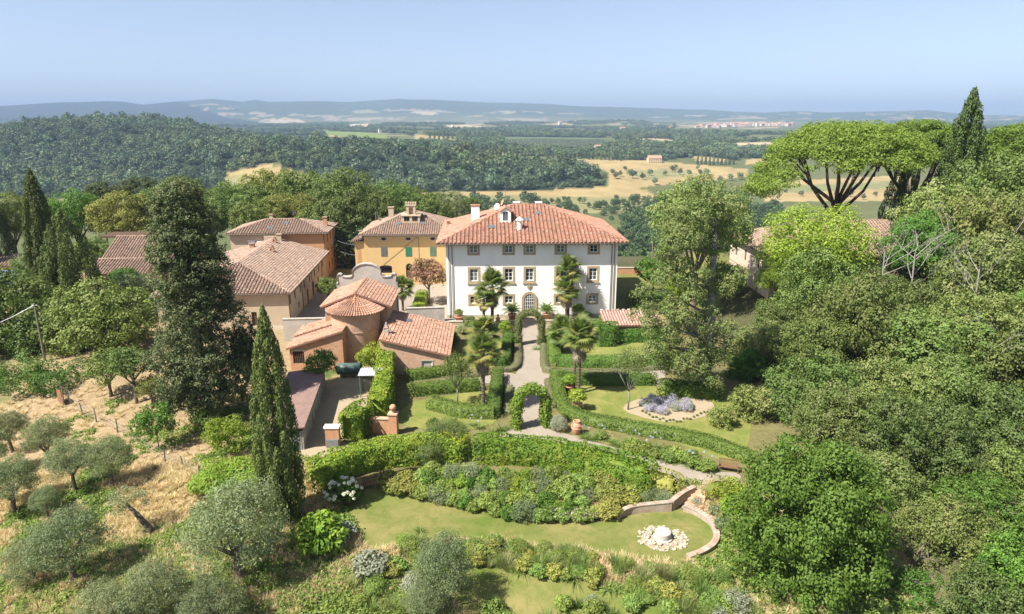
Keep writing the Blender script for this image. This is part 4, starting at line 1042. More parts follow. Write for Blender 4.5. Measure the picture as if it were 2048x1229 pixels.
def small_items():
    # brick pier, gate wall with ball finial
    p = Pz(667,893); R = empty('brick_pier', p, 0, 'broken brick pier with white cap and grey meter box by the shed', 'pier')
    m = MB(); m.box((-.65,-.25,0),(.65,.35,1.95)); m.build('masonry', M_brick, R); m = MB(); m.box((-.75,-.33,1.952),(.72,.42,2.12)); m.build('cap', M_frame, R); m = MB(); m.box((-.55,-.45,0),(.6,-.253,.85)); m.build('meter_box', M_metal, R)
    p = Pz(788,868); R = empty('gate_pillar', p, math.radians(-6), 'brick gate wall ending in a pillar with a terracotta ball', 'gate pillar')
    m = MB(); m.box((-.4,-.3,0),(.4,.4,2.1)); m.build('pillar', M_brick, R); m = MB(); m.box((-3.2,-.15,0),(-.402,.25,1.55)); m.build('wall', M_brick, R)
    m = MB(); m.box((-3.2,-.22,1.552),(-.402,.32,1.66)); m.box((-.48,-.38,2.102),(.48,.48,2.25)); m.build('coping', M_brickpale, R)
    m = MB(); m.lathe([(.22,2.252),(.16,2.32),(.13,2.45),(.2,2.5)], (0,.05,0), 10); m.lathe([(.02,2.47),(.2,2.53),(.31,2.66),(.34,2.8),(.31,2.94),(.2,3.07),(.02,3.13)], (0,.05,0), 14); m.build('ball_finial', M_terra, R, True)
    # tin canopy on posts, water tanks
    p = Pz(735,795); R = empty('tin_canopy', (p.x, p.y, 0), math.radians(3), 'flat tin canopy on thin posts beside the laurel hedge', 'canopy')
    m = MB()
    for i in range(8): m.prism([(-.9+i*.32,-.2,2.65),(-.9+i*.32+.16,-.2,2.70),(-.9+i*.32+.318,-.2,2.65),(-.9+i*.32+.16,-.2,2.62)], (0,2.2,.12))
    m.build('roof', plain('pale_tin', (.55,.56,.57), (.45,.46,.48), 2, .5, .2), R)
    for x in (-.75,1.5):
        for y in (0,1.8):
            q = MB(); q.box((x-.05,y-.05,0),(x+.05,y+.05,2.62+y*.05)); q.build('post', plain('green_post', (.10,.14,.10)), R)
    t = empty('black_water_tank', (p.x+1.2, p.y+.9, 0), 0, 'black plastic water tank under the tin canopy', 'water tank')
    black = plain('black_plastic', (.02,.022,.025), (.03,.03,.035), 2, .4)
    m = MB(); m.lathe([(.6,.7),(.62,1.4),(.6,2.0),(.3,2.25),(.2,2.3),(.2,2.4)], (0,0,0), 16); m.build('tank', black, t, True); m = MB(); m.box((-.6,-.6,0),(.6,.6,.698)); m.build('stand', M_greyst, t)
    p = Pz(693,757); t = empty('green_water_tank', (p.x, p.y+.6, 0), math.radians(2), 'long green cylindrical tank lying below the apse', 'water tank')
    gp = plain('green_plastic', (.06,.10,.09), (.08,.12,.11), 2, .5); m = MB(); m.tube([(-1.2,0,1.0),(-1.1,0,1.0),(1.6,0,1.0),(1.7,0,1.0)], [.62,.72,.72,.62], 18); m.build('tank', gp, t, True)
    m = MB(); m.box((-.8,-.5,0),(-.5,.5,.5)); m.box((1.0,-.5,0),(1.3,.5,.5)); m.build('cradle', M_metal, t)
small_items()
# ------------------------------------------------------------------ leaf materials
L_oak = leaf('holm_oak_leaves', (.095,.140,.026), (.225,.270,.070), .22, (.28,.285,.11))
L_oakd = leaf('holm_oak_dark_leaves', (.080,.130,.026), (.170,.225,.060), .26, (.20,.23,.08))
L_grn = leaf('bright_tree_leaves', (.065,.150,.018), (.140,.240,.042), .32)
L_mid = leaf('mid_green_leaves', (.090,.150,.028), (.175,.225,.058), .3, (.19,.23,.07))
L_yel = leaf('yellow_green_leaves', (.17,.26,.028), (.27,.34,.050), .38)
L_yolk = leaf('yellowish_tree_leaves', (.170,.200,.040), (.255,.270,.075), .3)
L_cyp = leaf('cypress_leaves', (.065,.110,.026), (.130,.165,.042), .18)
L_con = leaf('dark_conifer_leaves', (.045,.075,.026), (.110,.135,.052), .18, (.11,.12,.045))
L_pine = leaf('stone_pine_needles', (.120,.205,.028), (.215,.305,.055), .3)
L_olive = leaf('olive_leaves', (.150,.190,.090), (.260,.300,.155), .28, (.19,.22,.085))
L_lay = leaf('layered_tree_leaves', (.095,.150,.038), (.185,.230,.070), .26, (.23,.24,.09))
L_hedge = leaf('box_hedge_leaves', (.085,.150,.024), (.170,.245,.050), .3)
L_laurel = leaf('laurel_leaves', (.100,.185,.018), (.245,.330,.038), .34, (.29,.32,.04))
L_sant = leaf('santolina_leaves', (.155,.165,.075), (.235,.230,.120), .2)
L_ivy = leaf('ivy_leaves', (.065,.145,.020), (.140,.225,.038), .3)
L_vine = leaf('vine_leaves', (.200,.290,.032), (.320,.400,.065), .45)
L_ivyo = leaf('dry_ivy_leaves', (.115,.150,.042), (.200,.225,.075), .3)
L_grey = leaf('grey_bush_leaves', (.24,.27,.18), (.36,.38,.28), .25)
L_lav = leaf('lavender_leaves', (.33,.31,.40), (.46,.43,.52), .2, (.26,.30,.20))
L_red = leaf('photinia_leaves', (.17,.15,.06), (.30,.155,.105), .25, (.33,.16,.12))
L_strap = leaf('strap_leaves', (.12,.20,.04), (.23,.30,.09), .35)
L_dry = leaf('dry_grass', (.47,.37,.20), (.62,.51,.30), .3)
L_weed = leaf('weed_leaves', (.15,.235,.042), (.29,.35,.095), .38)
L_gold = leaf('golden_shrub_leaves', (.21,.235,.045), (.33,.33,.085), .3)
L_reed = leaf('tall_grass_blades', (.19,.22,.08), (.34,.32,.15), .3)
L_palm = leaf('palm_fronds', (.085,.145,.030), (.165,.215,.055), .3, (.20,.23,.07), rough=.45)
L_palmd = leaf('dead_palm_fronds', (.24,.19,.14), (.34,.28,.21), .15)
L_palmy = leaf('yellowing_palm_fronds', (.24,.23,.07), (.32,.27,.09), .25)
L_flow = leaf('white_petals', (.80,.80,.72), (.85,.85,.82), .3)
L_pink = leaf('pink_petals', (.62,.42,.46), (.75,.60,.62), .3)
L_blue = leaf('pale_blue_petals', (.50,.52,.74), (.62,.64,.80), .3)
L_or = leaf('orange_petals', (.70,.16,.03), (.75,.25,.05), .3)
M_bark = plain('bark', (.16,.125,.095), (.095,.075,.06), 6.0, .95, bump=.6, bscale=18)
M_barkg = plain('grey_bark', (.27,.25,.22), (.17,.155,.135), 6.0, .95, bump=.6, bscale=18)
M_barkp = plain('pine_bark', (.12,.085,.065), (.07,.05,.042), 4.0, .95, bump=.6, bscale=10)
M_dead = plain('bleached_branches', (.29,.27,.235), (.22,.20,.17), 5.0, .95)
M_fib = plain('palm_trunk_fibre', (.15,.11,.08), (.085,.065,.05), 8.0, .95, bump=.8, bscale=25)

# ------------------------------------------------------------------ crowns
def crown(name, seed, R, n, size, mat, nl=36, lr=(.24,.40), inner=.66, aspect=.62, shell=(.7,1.05), jit=.36, up=.2, bottom=-.6, cull=.62, along=None, lobes=None, clump=None):
    rng = np.random.default_rng(seed)
    L = lobes if lobes is not None else crown_lobes(rng, R, nl, lr, inner, True, bottom)
    P, Nn = lobes_cloud(L, n, rng, shell, jit, up, cull, clump)
    V, Fq = leaf_quads(P, Nn, size, aspect, rng, along=None if along is None else np.tile(np.array(along, float), (len(P),1)))
    return np_mesh(name, V, Fq, mat)
OAK = [crown('oak_crown', 200+k, (5,5,4.4), 26000, .235, L_oak, 34, (.22,.36), .78, clump=(40,.30), cull=.7, bottom=-.8, shell=(.85,1.03)) for k in range(4)]
MIDC = [crown('tree_crown', 220+k, (5,5,4.6), 19000, .27, L_mid, 34, (.22,.36), .76, clump=(36,.30), cull=.7, bottom=-.95, shell=(.85,1.03)) for k in range(3)]
BIG = crown('big_crown', 230, (5,5,6.3), 62000, .21, L_grn, 100, (.15,.25), .82, .6, (.8,1.04), clump=(40,.27), cull=.7, bottom=-.95)
YELC = crown('feathery_crown', 231, (7,6,6), 16000, .42, L_yel, 48, (.18,.30), .76, .34, (.55,1.15), .5, .8)
OLV = [crown('olive_crown', 240+k, (2.2,2.2,2.0), 19000, .125, L_olive, 46, (.20,.34), .68, .30, (.5,1.2), .7, .3, clump=(20,.15), cull=.45, bottom=-.95) for k in range(3)]
FRU = [crown('fruit_crown', 250+k, (2,2,1.7), 4200, .19, L_mid, 30, (.20,.34), .72, .6, (.6,1.08), clump=(14,.14), cull=.5) for k in range(2)]
SPAR = [crown('sparse_crown', 255+k, (2,2,2.1), 1500, .19, L_mid, 20, (.22,.36), .7, .55, (.3,1.15), cull=0) for k in range(2)]
def trunk_mesh(name, seed, mat, limbs=5, spread=.55, r=.06, lean=0.0):
    rng = random.Random(seed); m = MB()
    top = Vector((lean, lean*.4, .62)); m.tube([(0,0,-.06),(.01,.0,.08),(lean*.5,0,.32),top], [r*1.5,r,r*.85,r*.7], 7)
    for k in range(limbs):
        a = 2*math.pi*(k+rng.random()*.6)/limbs; s = spread*rng.uniform(.6,1.1); z1 = rng.uniform(.8,1.12)
        b = Vector((lean*.5,0,.32)).lerp(top, rng.uniform(.2,1)); e = Vector((math.cos(a)*s, math.sin(a)*s, z1)); mid = b.lerp(e,.5)+Vector((rng.uniform(-.06,.06),rng.uniform(-.06,.06),.04))
        m.tube([b, mid, e], [r*.5,r*.36,r*.14], 5)
        for q in range(2):
            e2 = mid + Vector((rng.uniform(-.3,.3),rng.uniform(-.3,.3),rng.uniform(.1,.35))); m.tube([mid,(mid+e2)/2+Vector((0,0,.03)),e2], [r*.28,r*.2,r*.08], 4)
    return m.mesh(name, mat, True)
TRK = [trunk_mesh('trunk', 300+k, M_bark) for k in range(3)]
TRKG = [trunk_mesh('grey_trunk', 310+k, M_barkg, 6) for k in range(2)]
TRKO = [trunk_mesh('olive_trunk', 315+k, M_bark, 4, .5, .11, .08) for k in range(2)]
def tree(name, center, R, meshes, label, cat='tree', group=None, mat=None, base=5.0, trunk=None, sz=1.0, k=None, gz=None, tr=None, rot=None):
    """center: crown centre in the world; the trunk reaches down to the ground under it"""
    c = Vector(center); g = hz(c.x, c.y) if gz is None else gz
    ms = meshes if isinstance(meshes, list) else [meshes]; m = ms[random.randrange(len(ms)) if k is None else k % len(ms)]; s = R/base
    root = empty(name, (c.x, c.y, g), random.uniform(0, 6.28) if rot is None else rot, label, cat, group)
    hgt_ = max(c.z-g, R*.5); tm = trunk or TRK; tm = tm[random.randrange(len(tm))] if isinstance(tm, list) else tm; q = tr or max(R, 1.0)
    inst('trunk', tm, root, scale=(q, q, hgt_)); inst('crown', m, root, (0,0,c.z-g), (0,0,random.uniform(0,6)), (s, s, s*sz), mat)
    return root
# cypresses
def cypress_mesh(name, seed, Hh, R, n, mat, shape=1.0, size=.30, clump=.42):
    rng = np.random.default_rng(seed); L = []
    nl = int(95*(Hh/17)); 
    for i in range(nl):
        t = (i+rng.random())/nl; t = t**.85; r = R*min(1, (t/.10+.25)**.6)*(max(1-t**(2.4*shape), 0.0)**.75)
        a = i*2.399 + rng.uniform(-.4,.4); rr = max(clump*R*.62*(1-.55*t), .16)
        L.append([math.cos(a)*max(r-rr*.6,0), math.sin(a)*max(r-rr*.6,0), .5+t*(Hh-1.0), rr, rr, rr*2.5])
    for i in range(14):
        t = i/14; L.append([0,0,.6+t*Hh*.93, R*.55*(1-t**1.5)+.1, R*.55*(1-t**1.5)+.1, Hh/16])
    P, Nn = lobes_cloud(L, n, rng, (.72,1.06), .5, .1, .6)
    V, Fq = leaf_quads(P, Nn, size, .42, rng, along=np.tile(np.array([0,0,1.0]), (len(P),1)))
    return np_mesh(name, V, Fq, mat)
CYP = cypress_mesh('cypress_crown', 400, 17.5, 2.05, 46000, L_cyp, size=.21)
CYPW = cypress_mesh('wide_cypress_crown', 401, 17.5, 3.6, 34000, L_cyp, 1.2, .27, .30)
def cypress(x, y, Hh, R, label, mesh=CYP, base_r=2.05, mat=None, group=None, z=None):
    g = hz(x, y) if z is None else z; root = empty('cypress', (x, y, g), random.uniform(0,6), label, 'tree', group)
    m = MB(); m.tube([(0,0,-.3),(0,0,1.2),(0,0,Hh*.7)], [.28,.2,.06], 7); m.build('trunk', M_bark, root)
    inst('crown', mesh, root, scale=(R/base_r, R/base_r, Hh/17.5), mat=mat); return root
p = Pz(566, 1030, -.6)
cypress(p.x, p.y, 17.9, 1.85, 'lone tall slender cypress standing beside the low shed')
cypress(-69.5, 100, 23.5, 2.75, 'tallest dark cypress beside the solar panels'); cypress(-64.5, 97.5, 17.8, 4.0, 'broad many-stemmed cypress next to the tallest cypress', CYPW, 3.6)
cypress(72.4, 112, 30.6, 4.2, 'pointed cypress rising above the umbrella pines', z=4.5); cypress(70.0, 124, 20, 3.4, 'dark cypress standing behind the umbrella pine trunks', CYPW, 3.6, z=4.0)
cypress(-103, 132, 23, 4.5, 'dark broad conifer at the edge of the farm trees', CYPW, 3.6, L_con); 
# the big dark conifer
def big_conifer():
    c = Pz(414, 832); Hh = 24.2; rng = np.random.default_rng(410); L = []
    for i in range(200):
        t = rng.random()**.95; r = 5.6*min(1,(t+.05)*3.5)**.5*(1-.62*t); 
        if t > .9: r *= 1-(t-.9)*6
        a = i*2.399+rng.uniform(-.5,.5); f = rng.uniform(.5,1.08); rr = rng.uniform(.95,1.65)
        L.append([math.cos(a)*r*f*.85, math.sin(a)*r*f*.85, 1.4+t*(Hh-2.2), rr*1.15, rr*1.15, rr*.85])
    for i in range(10): L.append([0,0,2.2+i*2.0,2.6-.15*i,2.6-.15*i,1.7])
    me = crown('conifer_crown', 411, (1,1,1), 105000, .25, L_con, lobes=L, aspect=.45, shell=(.6,1.08), jit=.4, up=.2, cull=.5, clump=(30,.22))
    root = empty('conifer', c, 0, 'broad dark conifer towering over the farmhouse roofs', 'tree'); m = MB(); m.tube([(0,0,-.3),(.1,0,2.5),(0,.1,10),(0,0,20)], [.75,.55,.4,.1], 9)
    for k in range(12):
        a = k*2.4; z = 2.5+k*1.4; m.tube([(0,0,z),(math.cos(a)*1.8,math.sin(a)*1.8,z+.5),(math.cos(a)*3.4,math.sin(a)*3.4,z+.7)], [.16,.1,.04], 5)
    m.build('trunk', M_bark, root, True); inst('crown', me, root)
big_conifer()
tree('dark_evergreen', PY(498,715,70), 2.0, MIDC, 'dark narrow evergreen between the conifer and the tall cypress', mat=L_con, sz=2.2)

# ------------------------------------------------------------------ umbrella pines
def stone_pine(base, top, R, h, seed, label, npad=150, lean=(0,0), n=26000, droop=0.0):
    """base: trunk foot; top: z of the crown base; R crown radius; h dome height"""
    rng = np.random.default_rng(seed); b = Vector(base); root = empty('umbrella_pine', b, 0, label, 'tree', 'umbrella pines beside the brick farmhouse')
    zc = top - b.z; L = []; pads = []
    p = fib(npad*2, rng); p = p[p[:,2] > .02]
    for q in p:
        f = rng.uniform(.86,1.0); x = q[0]*R*f + lean[0]*(1-q[2]); y = q[1]*R*f + lean[1]*(1-q[2]); z = zc + q[2]**.85*h*f - droop*float(sstep((-q[0]-.35)/.65)); rr = R*rng.uniform(.075,.135)
        L.append([x,y,z,rr*1.25,rr*1.25,rr*.6]); pads.append((x,y,z-rr*.5))
    for q in p[::3]: L.append([q[0]*R*.72, q[1]*R*.72, zc+q[2]**.85*h*.80, R*.11, R*.11, R*.05])
    P, Nn = lobes_cloud(L, n, rng, (.6,1.05), .45, .5, 0)
    V, Fq = leaf_quads(P, Nn, .52, .34, rng)
    inst('crown', np_mesh('pine_crown', V, Fq, L_pine), root)
    # trunk splitting low into arching limbs
    r3 = random.Random(seed); m = MB(); fk = min(zc*.62, 11.5); m.tube([(0,0,-.5),(.1,0,fk*.5),(0,0,fk)], [.85,.65,.6], 9)
    for k in range(11):
        a = 2*math.pi*(k+r3.random()*.5)/11; d = R*r3.uniform(.22,.78); e = Vector((math.cos(a)*d, math.sin(a)*d, zc+h*r3.uniform(.30,.62)))
        s = Vector((math.cos(a)*.3, math.sin(a)*.3, fk + r3.uniform(-2.2,.6))); m1 = Vector((s.x+(e.x-s.x)*.5+r3.uniform(-.5,.5), s.y+(e.y-s.y)*.5+r3.uniform(-.5,.5), s.z+(e.z-s.z)*.40)); m2 = m1.lerp(e,.55)+Vector((r3.uniform(-.4,.4),0,r3.uniform(.1,.6))); m.tube([s, m1, m2, e], [.34,.26,.18,.09], 6)
        near = sorted(pads, key=lambda q: (q[0]-e.x)**2+(q[1]-e.y)**2+.6*(q[2]-e.z)**2)[:5]
        for q in near:
            st = m1.lerp(e, r3.uniform(.3,1)); q = Vector(q); m.tube([st, st.lerp(q,.5)+Vector((0,0,.25)), q], [.12,.09,.04], 5)
    m.build('trunk', M_barkp, root, True); return root
q = PY(1672, 405, 122)
stone_pine((q.x, 122, 4.0), 22.3, 14.6, 7.2, 501, 'largest umbrella pine with wide domed crown above the farmhouse', 330, (-.5,0), 72000, 5.2)
q = PY(1826, 400, 131); stone_pine((q.x, 131, 4.0), 23.0, 11.8, 6.8, 502, 'second umbrella pine between the largest pine and the pointed cypress', 210, n=40000)
q = PY(2062, 380, 126); stone_pine((q.x, 126, 4.5), 22.5, 12.5, 7.0, 503, 'umbrella pine on the far side of the pointed cypress', 190, n=36000)

# ------------------------------------------------------------------ layered tree by the lavender bed
def layered_tree():
    b = Pz(1407, 785); rng = np.random.default_rng(520); L = []
    cl = [(1400,398,3.0),(1375,425,3.2),(1435,430,3.3),(1355,480,3.1),(1425,490,3.0),(1450,555,2.4),(1360,545,2.8),(1330,600,2.9),(1300,625,2.2),(1355,650,2.3),(1425,635,2.2),(1395,690,2.8),(1325,690,2.6),(1440,705,2.7),(1375,735,2.3),(1300,690,2.2),(1460,650,2.0),(1330,550,2.4),(1400,590,2.2),(1385,470,3.0),(1410,740,2.0),(1345,720,2.2),(1285,650,1.8)]
    cl = [(1400+(q[0]-1400)*.86, q[1], q[2]*.95) for q in cl]
    for px, py, r in cl:
        c = PY(px, py, b.y + rng.uniform(-3.0,2.5)) - b
        for k in range(9): o = rng.normal(0,.5,3)*r*.85; L.append([c.x+o[0], c.y+o[1], c.z+o[2]*.8, r*.46, r*.46, r*.34])
    me = crown('layered_crown', 521, (1,1,1), 60000, .25, L_lay, lobes=L, aspect=.45, shell=(.55,1.1), cull=.5, clump=(24,.24))
    root = empty('layered_conifer', b, 0, 'tall tree with bare grey trunk and layered clumps by the lavender bed', 'tree'); inst('crown', me, root)
    m = MB(); m.tube([(0,0,-.3),(0,0,.4),(0,0,2.2),(.25,.1,8),(-.1,0,14),(.1,0,21)], [1.15,.8,.62,.52,.38,.12], 10)
    for px, py, r in cl:
        c = PY(px, py, b.y) - b; s = Vector((0,0,max(c.z-1.8, 1.5))); m.tube([s, s.lerp(c,.5)+Vector((0,0,.3)), c], [.2,.13,.05], 5)
    m.build('trunk', M_barkg, root, True)
layered_tree()
tree('bushy_tree', PY(1400,440,98), 7.0, OAK, 'olive green bushy tree right behind the layered tree', mat=L_oak, sz=.9)
tree('locust_tree', PY(1632,498,94), 8.0, YELC, 'bright yellow green feathery tree in front of the brick farmhouse', base=7.0, sz=.95)
tree('locust_tree', PY(1560,560,95), 3.6, YELC, 'smaller yellow green feathery tree at the farmhouse corner', base=7.0)

# ------------------------------------------------------------------ the wood on the right
WOOD = [(1900,452,98,7.0,0),(2015,425,100,8.5,0),(1835,545,96,5.5,0),(1975,500,90,8.0,0),(1870,520,90,7.0,0),(2080,480,90,8.0,0),
 (1650,600,86,6.0,0),(1560,640,88,4.6,1),(1760,600,84,6.5,0),(1880,610,80,6.5,1),(2000,600,78,7.0,0),(2090,620,76,6.5,0),
 (1540,700,80,4.6,0),(1625,700,76,5.4,0),(1730,700,74,6.0,1),(1850,710,72,6.2,0),(1975,720,69,6.4,1),(2080,740,67,6.4,0),
 (1505,760,76,2.8,2),(1580,790,70,4.0,1),(1660,800,66,6.0,0),(1780,810,64,5.6,0),(1900,820,61,5.8,0),(2020,840,58,5.8,0),
 (1690,900,58,4.6,0),(1800,910,56,5.0,1),(1920,930,53,5.0,0),(2040,950,51,5.4,0),(1500,860,66,2.4,3),(1440,880,64,1.6,3),
 (1780,1020,49,4.6,1),(1890,1050,47,4.4,1),(2000,1060,45,4.6,2),(1800,1130,43,3.6,2),(1900,1160,42,3.8,1),(2040,1180,40,4.0,2),(1740,1220,39,3.0,1),(1960,1240,38,3.6,1),(1840,1240,38,3.0,2)]
WM = [L_oak, L_oakd, L_grn, L_sant]; WALT = [L_oak, L_mid, L_oakd, L_oak, L_grn, L_lay, L_mid]
WL = ['olive green holm oak in the dense wood beyond the lawn', 'darker holm oak in the dense wood beyond the lawn', 'bright green tree growing up through the holm oak wood', 'grey green bush at the lawn edge before the wood']
WLAB = {0:'olive green holm oak on the skyline beside the pointed cypress', 2:'olive green holm oak hiding the farmhouse far roof', 6:'olive green holm oak right below the bright feathery tree', 7:'dark holm oak by the pale brick farmhouse wall', 8:'olive green holm oak under the bleached branches', 12:'olive green holm oak close behind the layered tree', 18:'small vivid green tree beside the dark clipped hedge', 19:'dark holm oak rising behind the lavender lawn', 20:'broad olive green holm oak directly behind the large vivid tree', 24:'olive green holm oak touching the top of the large vivid tree', 30:'dark holm oak on the far side of the large vivid tree', 33:'bright green tree at the foot of the large vivid tree', 36:'dark holm oak sprouting at the foot of the large vivid tree'}
for i, (px, py, Y, r, k) in enumerate(WOOD):
    c = PY(px, py, Y); g = hz(c.x, c.y)
    if k == 3: tree('bush', (c.x, c.y, max(c.z, g+r*.6)), r, FRU, WL[3], 'bush', 'bushes at the lawn edge', L_oak, base=2.0)
    else: tree('holm_oak' if k < 2 else 'broadleaf_tree', c + Vector((0, (-1.5 if i % 2 else 1.5), random.uniform(-1.8,1.8))), r*random.uniform(.74,.98), OAK, WLAB.get(i, WL[k]), group=None if i in WLAB else 'trees of the right-hand wood', mat=WALT[i % 7] if k == 0 else WM[k], k=i, sz=random.uniform(.95,1.25))
tree('broadleaf_tree', PY(1618,1062,41), 4.75, BIG, 'large vivid green tree filling the corner below the curved wall', sz=1.2)
# bleached bare limbs standing out of the wood
def dead_tree(center, hgt_, spread, seed, label):
    c = Vector(center); g = hz(c.x,c.y); r = random.Random(seed); root = empty('dead_tree', (c.x,c.y,g), 0, label, 'dead tree', 'bare bleached trees in the wood'); m = MB(); z0 = c.z-g
    m.tube([(0,0,-.2),(.3,0,z0*.5),(0,0,z0)], [.16,.12,.08], 6)
    def grow(p, d, ln, rad, lev):
        q = p + d*ln*.5 + Vector((r.uniform(-.12,.12),r.uniform(-.12,.12),r.uniform(-.05,.12)))*ln; e = q + (d + Vector((r.uniform(-.35,.35),r.uniform(-.35,.35),r.uniform(-.1,.25)))).normalized()*ln*.5
        m.tube([p,q,e], [rad,rad*.75,rad*.45], 4)
        if lev: 
            for k in range(3): grow(q.lerp(e, r.random()), (d + Vector((r.uniform(-.9,.9),r.uniform(-.9,.9),r.uniform(-.3,.7)))).normalized(), ln*r.uniform(.45,.7), rad*.5, lev-1)
    for k in range(6):
        a = r.uniform(0,6.28); grow(Vector((0,0,z0*r.uniform(.75,1.0))), Vector((math.cos(a)*.8,math.sin(a)*.8,r.uniform(.4,1.1))).normalized(), spread*r.uniform(.7,1.2), .05, 2)
    m.build('branches', M_dead, root); return root
for i, (px, py, Y, h, s) in enumerate([(1770,440,84,4.0,5.0),(1830,450,80,4.0,4.5),(1960,470,74,3,3.5),(1985,620,66,3.0,2.5),(2030,400,82,4,4)]):
    dead_tree(PY(px,py+62,Y), h, s, 600+i, 'bleached leafless tree sticking out of the holm oak wood')

# ------------------------------------------------------------------ trees round the farm and behind the houses
BACK = [(150,432,150,6.0,L_grn,'round vivid green tree beyond the cypresses'),(243,440,148,6.6,L_yolk,'broad yellowish green tree behind the farm roofs'),(318,425,152,5.5,L_mid,'mid green tree at the back of the farm'),
 (475,415,165,7.5,L_mid,None),(545,402,172,8.0,L_yolk,None),(610,400,170,8.5,L_mid,None),(690,405,162,8.0,L_oakd,None),(665,455,150,7.0,L_oakd,None),(700,500,148,7.0,L_con,None),(740,430,158,6.5,L_oakd,None),(780,415,175,7.0,L_mid,None),(855,430,172,6.0,L_mid,None),(895,420,190,6.0,L_olive,None),(820,415,185,6.5,L_mid,None),(930,430,200,6.0,L_mid,None),  # trees at the shady gap get dark leaf colours for the shade
 (420,420,170,7.0,L_mid,None),(360,405,185,7.5,L_oakd,None),(390,440,158,6.0,L_mid,None),(20,440,140,5.5,L_mid,'leafy green tree between the dark conifer and the tallest cypress'),(100,440,158,5.5,L_mid,None),(520,440,155,6.0,L_mid,None),(580,435,155,6.0,L_yolk,None)]
for i, (px, py, Y, r, m, lb) in enumerate(BACK):
    tree('broadleaf_tree', PY(px,py,Y), r, MIDC if i % 3 else OAK, lb or ('dark-leaved tree in the belt behind the ochre and yellow houses' if m in (L_con,L_oakd) else 'leafy green tree in the belt behind the ochre and yellow houses'), group=None if lb else 'tree belt behind the houses', mat=m, k=i)
for i, (px, py, Y) in enumerate([(262,385,215),(285,378,215),(345,382,210),(200,392,205),(305,392,205)]):
    tree('pine_tree', PY(px,py,Y), 5.0, MIDC, 'dark small pine on the skyline of the farm trees', group='dark pines behind the farm', mat=L_con, sz=.9)
FARMT = [(205,655,88,6.6,L_mid,MIDC,'leafy light green tree in front of the ivy cottage'),(125,665,90,5.8,L_mid,MIDC,'leafy green tree beside the utility pole'),(30,630,90,6.8,L_mid,MIDC,'bright leafy tree below the solar panels'),(10,715,86,5.4,L_oakd,OAK,'dark leafy tree behind the ivy bank'),(268,600,104,4.6,L_olive,OAK,'silvery willow-like tree before the small cottage'),(250,560,111,2.6,L_ivy,FRU,'ivy mass climbing the small cottage wall'),(90,560,110,5.0,L_oakd,OAK,'dark tree at the foot of the two cypresses'),(185,515,128,4.0,L_mid,MIDC,'low green tree between the solar panels and the farmhouse')]
for px, py, Y, r, m, ms, lb in FARMT: tree('broadleaf_tree', PY(px,py,Y), r, ms, lb, mat=m, base=2.0 if ms is FRU else 5.0)
for px, py, by, r, m, lb in [(213,738,793,2.6,L_mid,'plum tree with dark trunk on the bare earth plot'),(262,728,806,2.5,L_mid,'second fruit tree close beside the plum tree'),(300,775,812,1.6,L_yolk,'small yellowish fruit tree on the bare earth plot'),(410,835,862,1.5,L_mid,'little fruit tree under the dark conifer')]:
    b = G(px+6, by); tree('fruit_tree', PY(px,py,b.y), r, FRU, lb, mat=m, base=2.0, gz=b.z, tr=r*1.3)
for px, py, by, r, m, lb, ms in [(310,845,900,2.2,L_grn,'green elder bush in the middle of the dry slope',FRU),(455,870,912,2.2,L_vine,'yellow green bush left of the tall cypress',FRU),(395,810,845,1.0,L_ivy,'small green bush under the dark conifer',FRU)]:
    b = G(px, by); tree('bush', PY(px,py,b.y), r, ms, lb, 'bush', mat=m, base=2.0, gz=b.z, tr=1)
def bank(name, px, by, sx, sy, h, mat, label, n=14000, size=.22):
    b = G(px, by); rng = np.random.default_rng(int(px)); L = []
    for i in range(44): L.append([rng.uniform(-sx,sx), rng.uniform(-sy,sy), rng.uniform(.1,.55)*h, rng.uniform(.8,1.5), rng.uniform(.8,1.5), h*rng.uniform(.35,.6)])
    me = crown('bank_leaves', int(px)+1, (1,1,1), n, size, mat, lobes=L, shell=(.7,1.05)); o = empty(name, b, 0, label, 'bush'); inst('foliage', me, o)
bank('ivy_bank', 35, 772, 6.5, 3.5, 2.6, L_ivy, 'bank of rampant ivy beside the rusty fence corner'); bank('bramble_bank', 485, 965, 3.4, 2.6, 1.6, L_vine, 'low bank of pale bramble left of the tall cypress')
# olives on the slope
OL = [(15,855,905,2.0),(90,870,935,2.1),(15,965,1030,2.5),(140,920,985,2.15),(216,915,975,2.15),(135,1085,1165,2.8),(470,1055,1155,3.7),(305,1175,1240,2.2),(210,1215,1270,2.0),(430,1215,1262,2.3),(60,1120,1165,2.0),(-40,900,960,2.5),(90,1000,1040,1.3)]
OLB = {3:'olive tree, left one of a touching pair on the slope', 4:'olive tree, right one of a touching pair on the slope', 5:'big rounded olive tree below the leaning bare trunk', 1:'olive tree standing below the wire fence corner', 12:'small young olive between the touching pair and big olive'}
for i, (px, py, by, r) in enumerate(OL):
    b = G(px, by); tree('olive_tree', PY(px,py,b.y), r, OLV, OLB.get(i,'silvery olive tree on the dry grass slope') if r < 3.5 else 'largest silvery olive tree, beside the tall cypress', group='olive trees on the slope' if (r < 3.5 and i not in OLB) else None, base=2.2, gz=b.z, trunk=TRKO, k=i, sz=1.05, tr=r*.8)
b = G(300, 1068); o = empty('olive_tree', b, 0, 'small sparse olive with bare leaning dark trunk', 'tree'); m = MB(); m.tube([(.2,0,-.2),(0,0,.5),(-.9,.2,1.6),(-1.7,.3,2.5)], [.3,.26,.2,.1], 8); m.build('trunk', M_bark, o, True); inst('crown', SPAR[0], o, (-1.6,.3,2.8), (0,0,0), (.85,.85,.6), L_olive)
tree('olive_tree', PY(885,1140,G(885,1225).y), 2.0, OLV, 'feathery olive shrub standing at the foot of the lower lawn', base=2.2, gz=G(885,1225).z, trunk=TRKO, sz=1.6, tr=1)
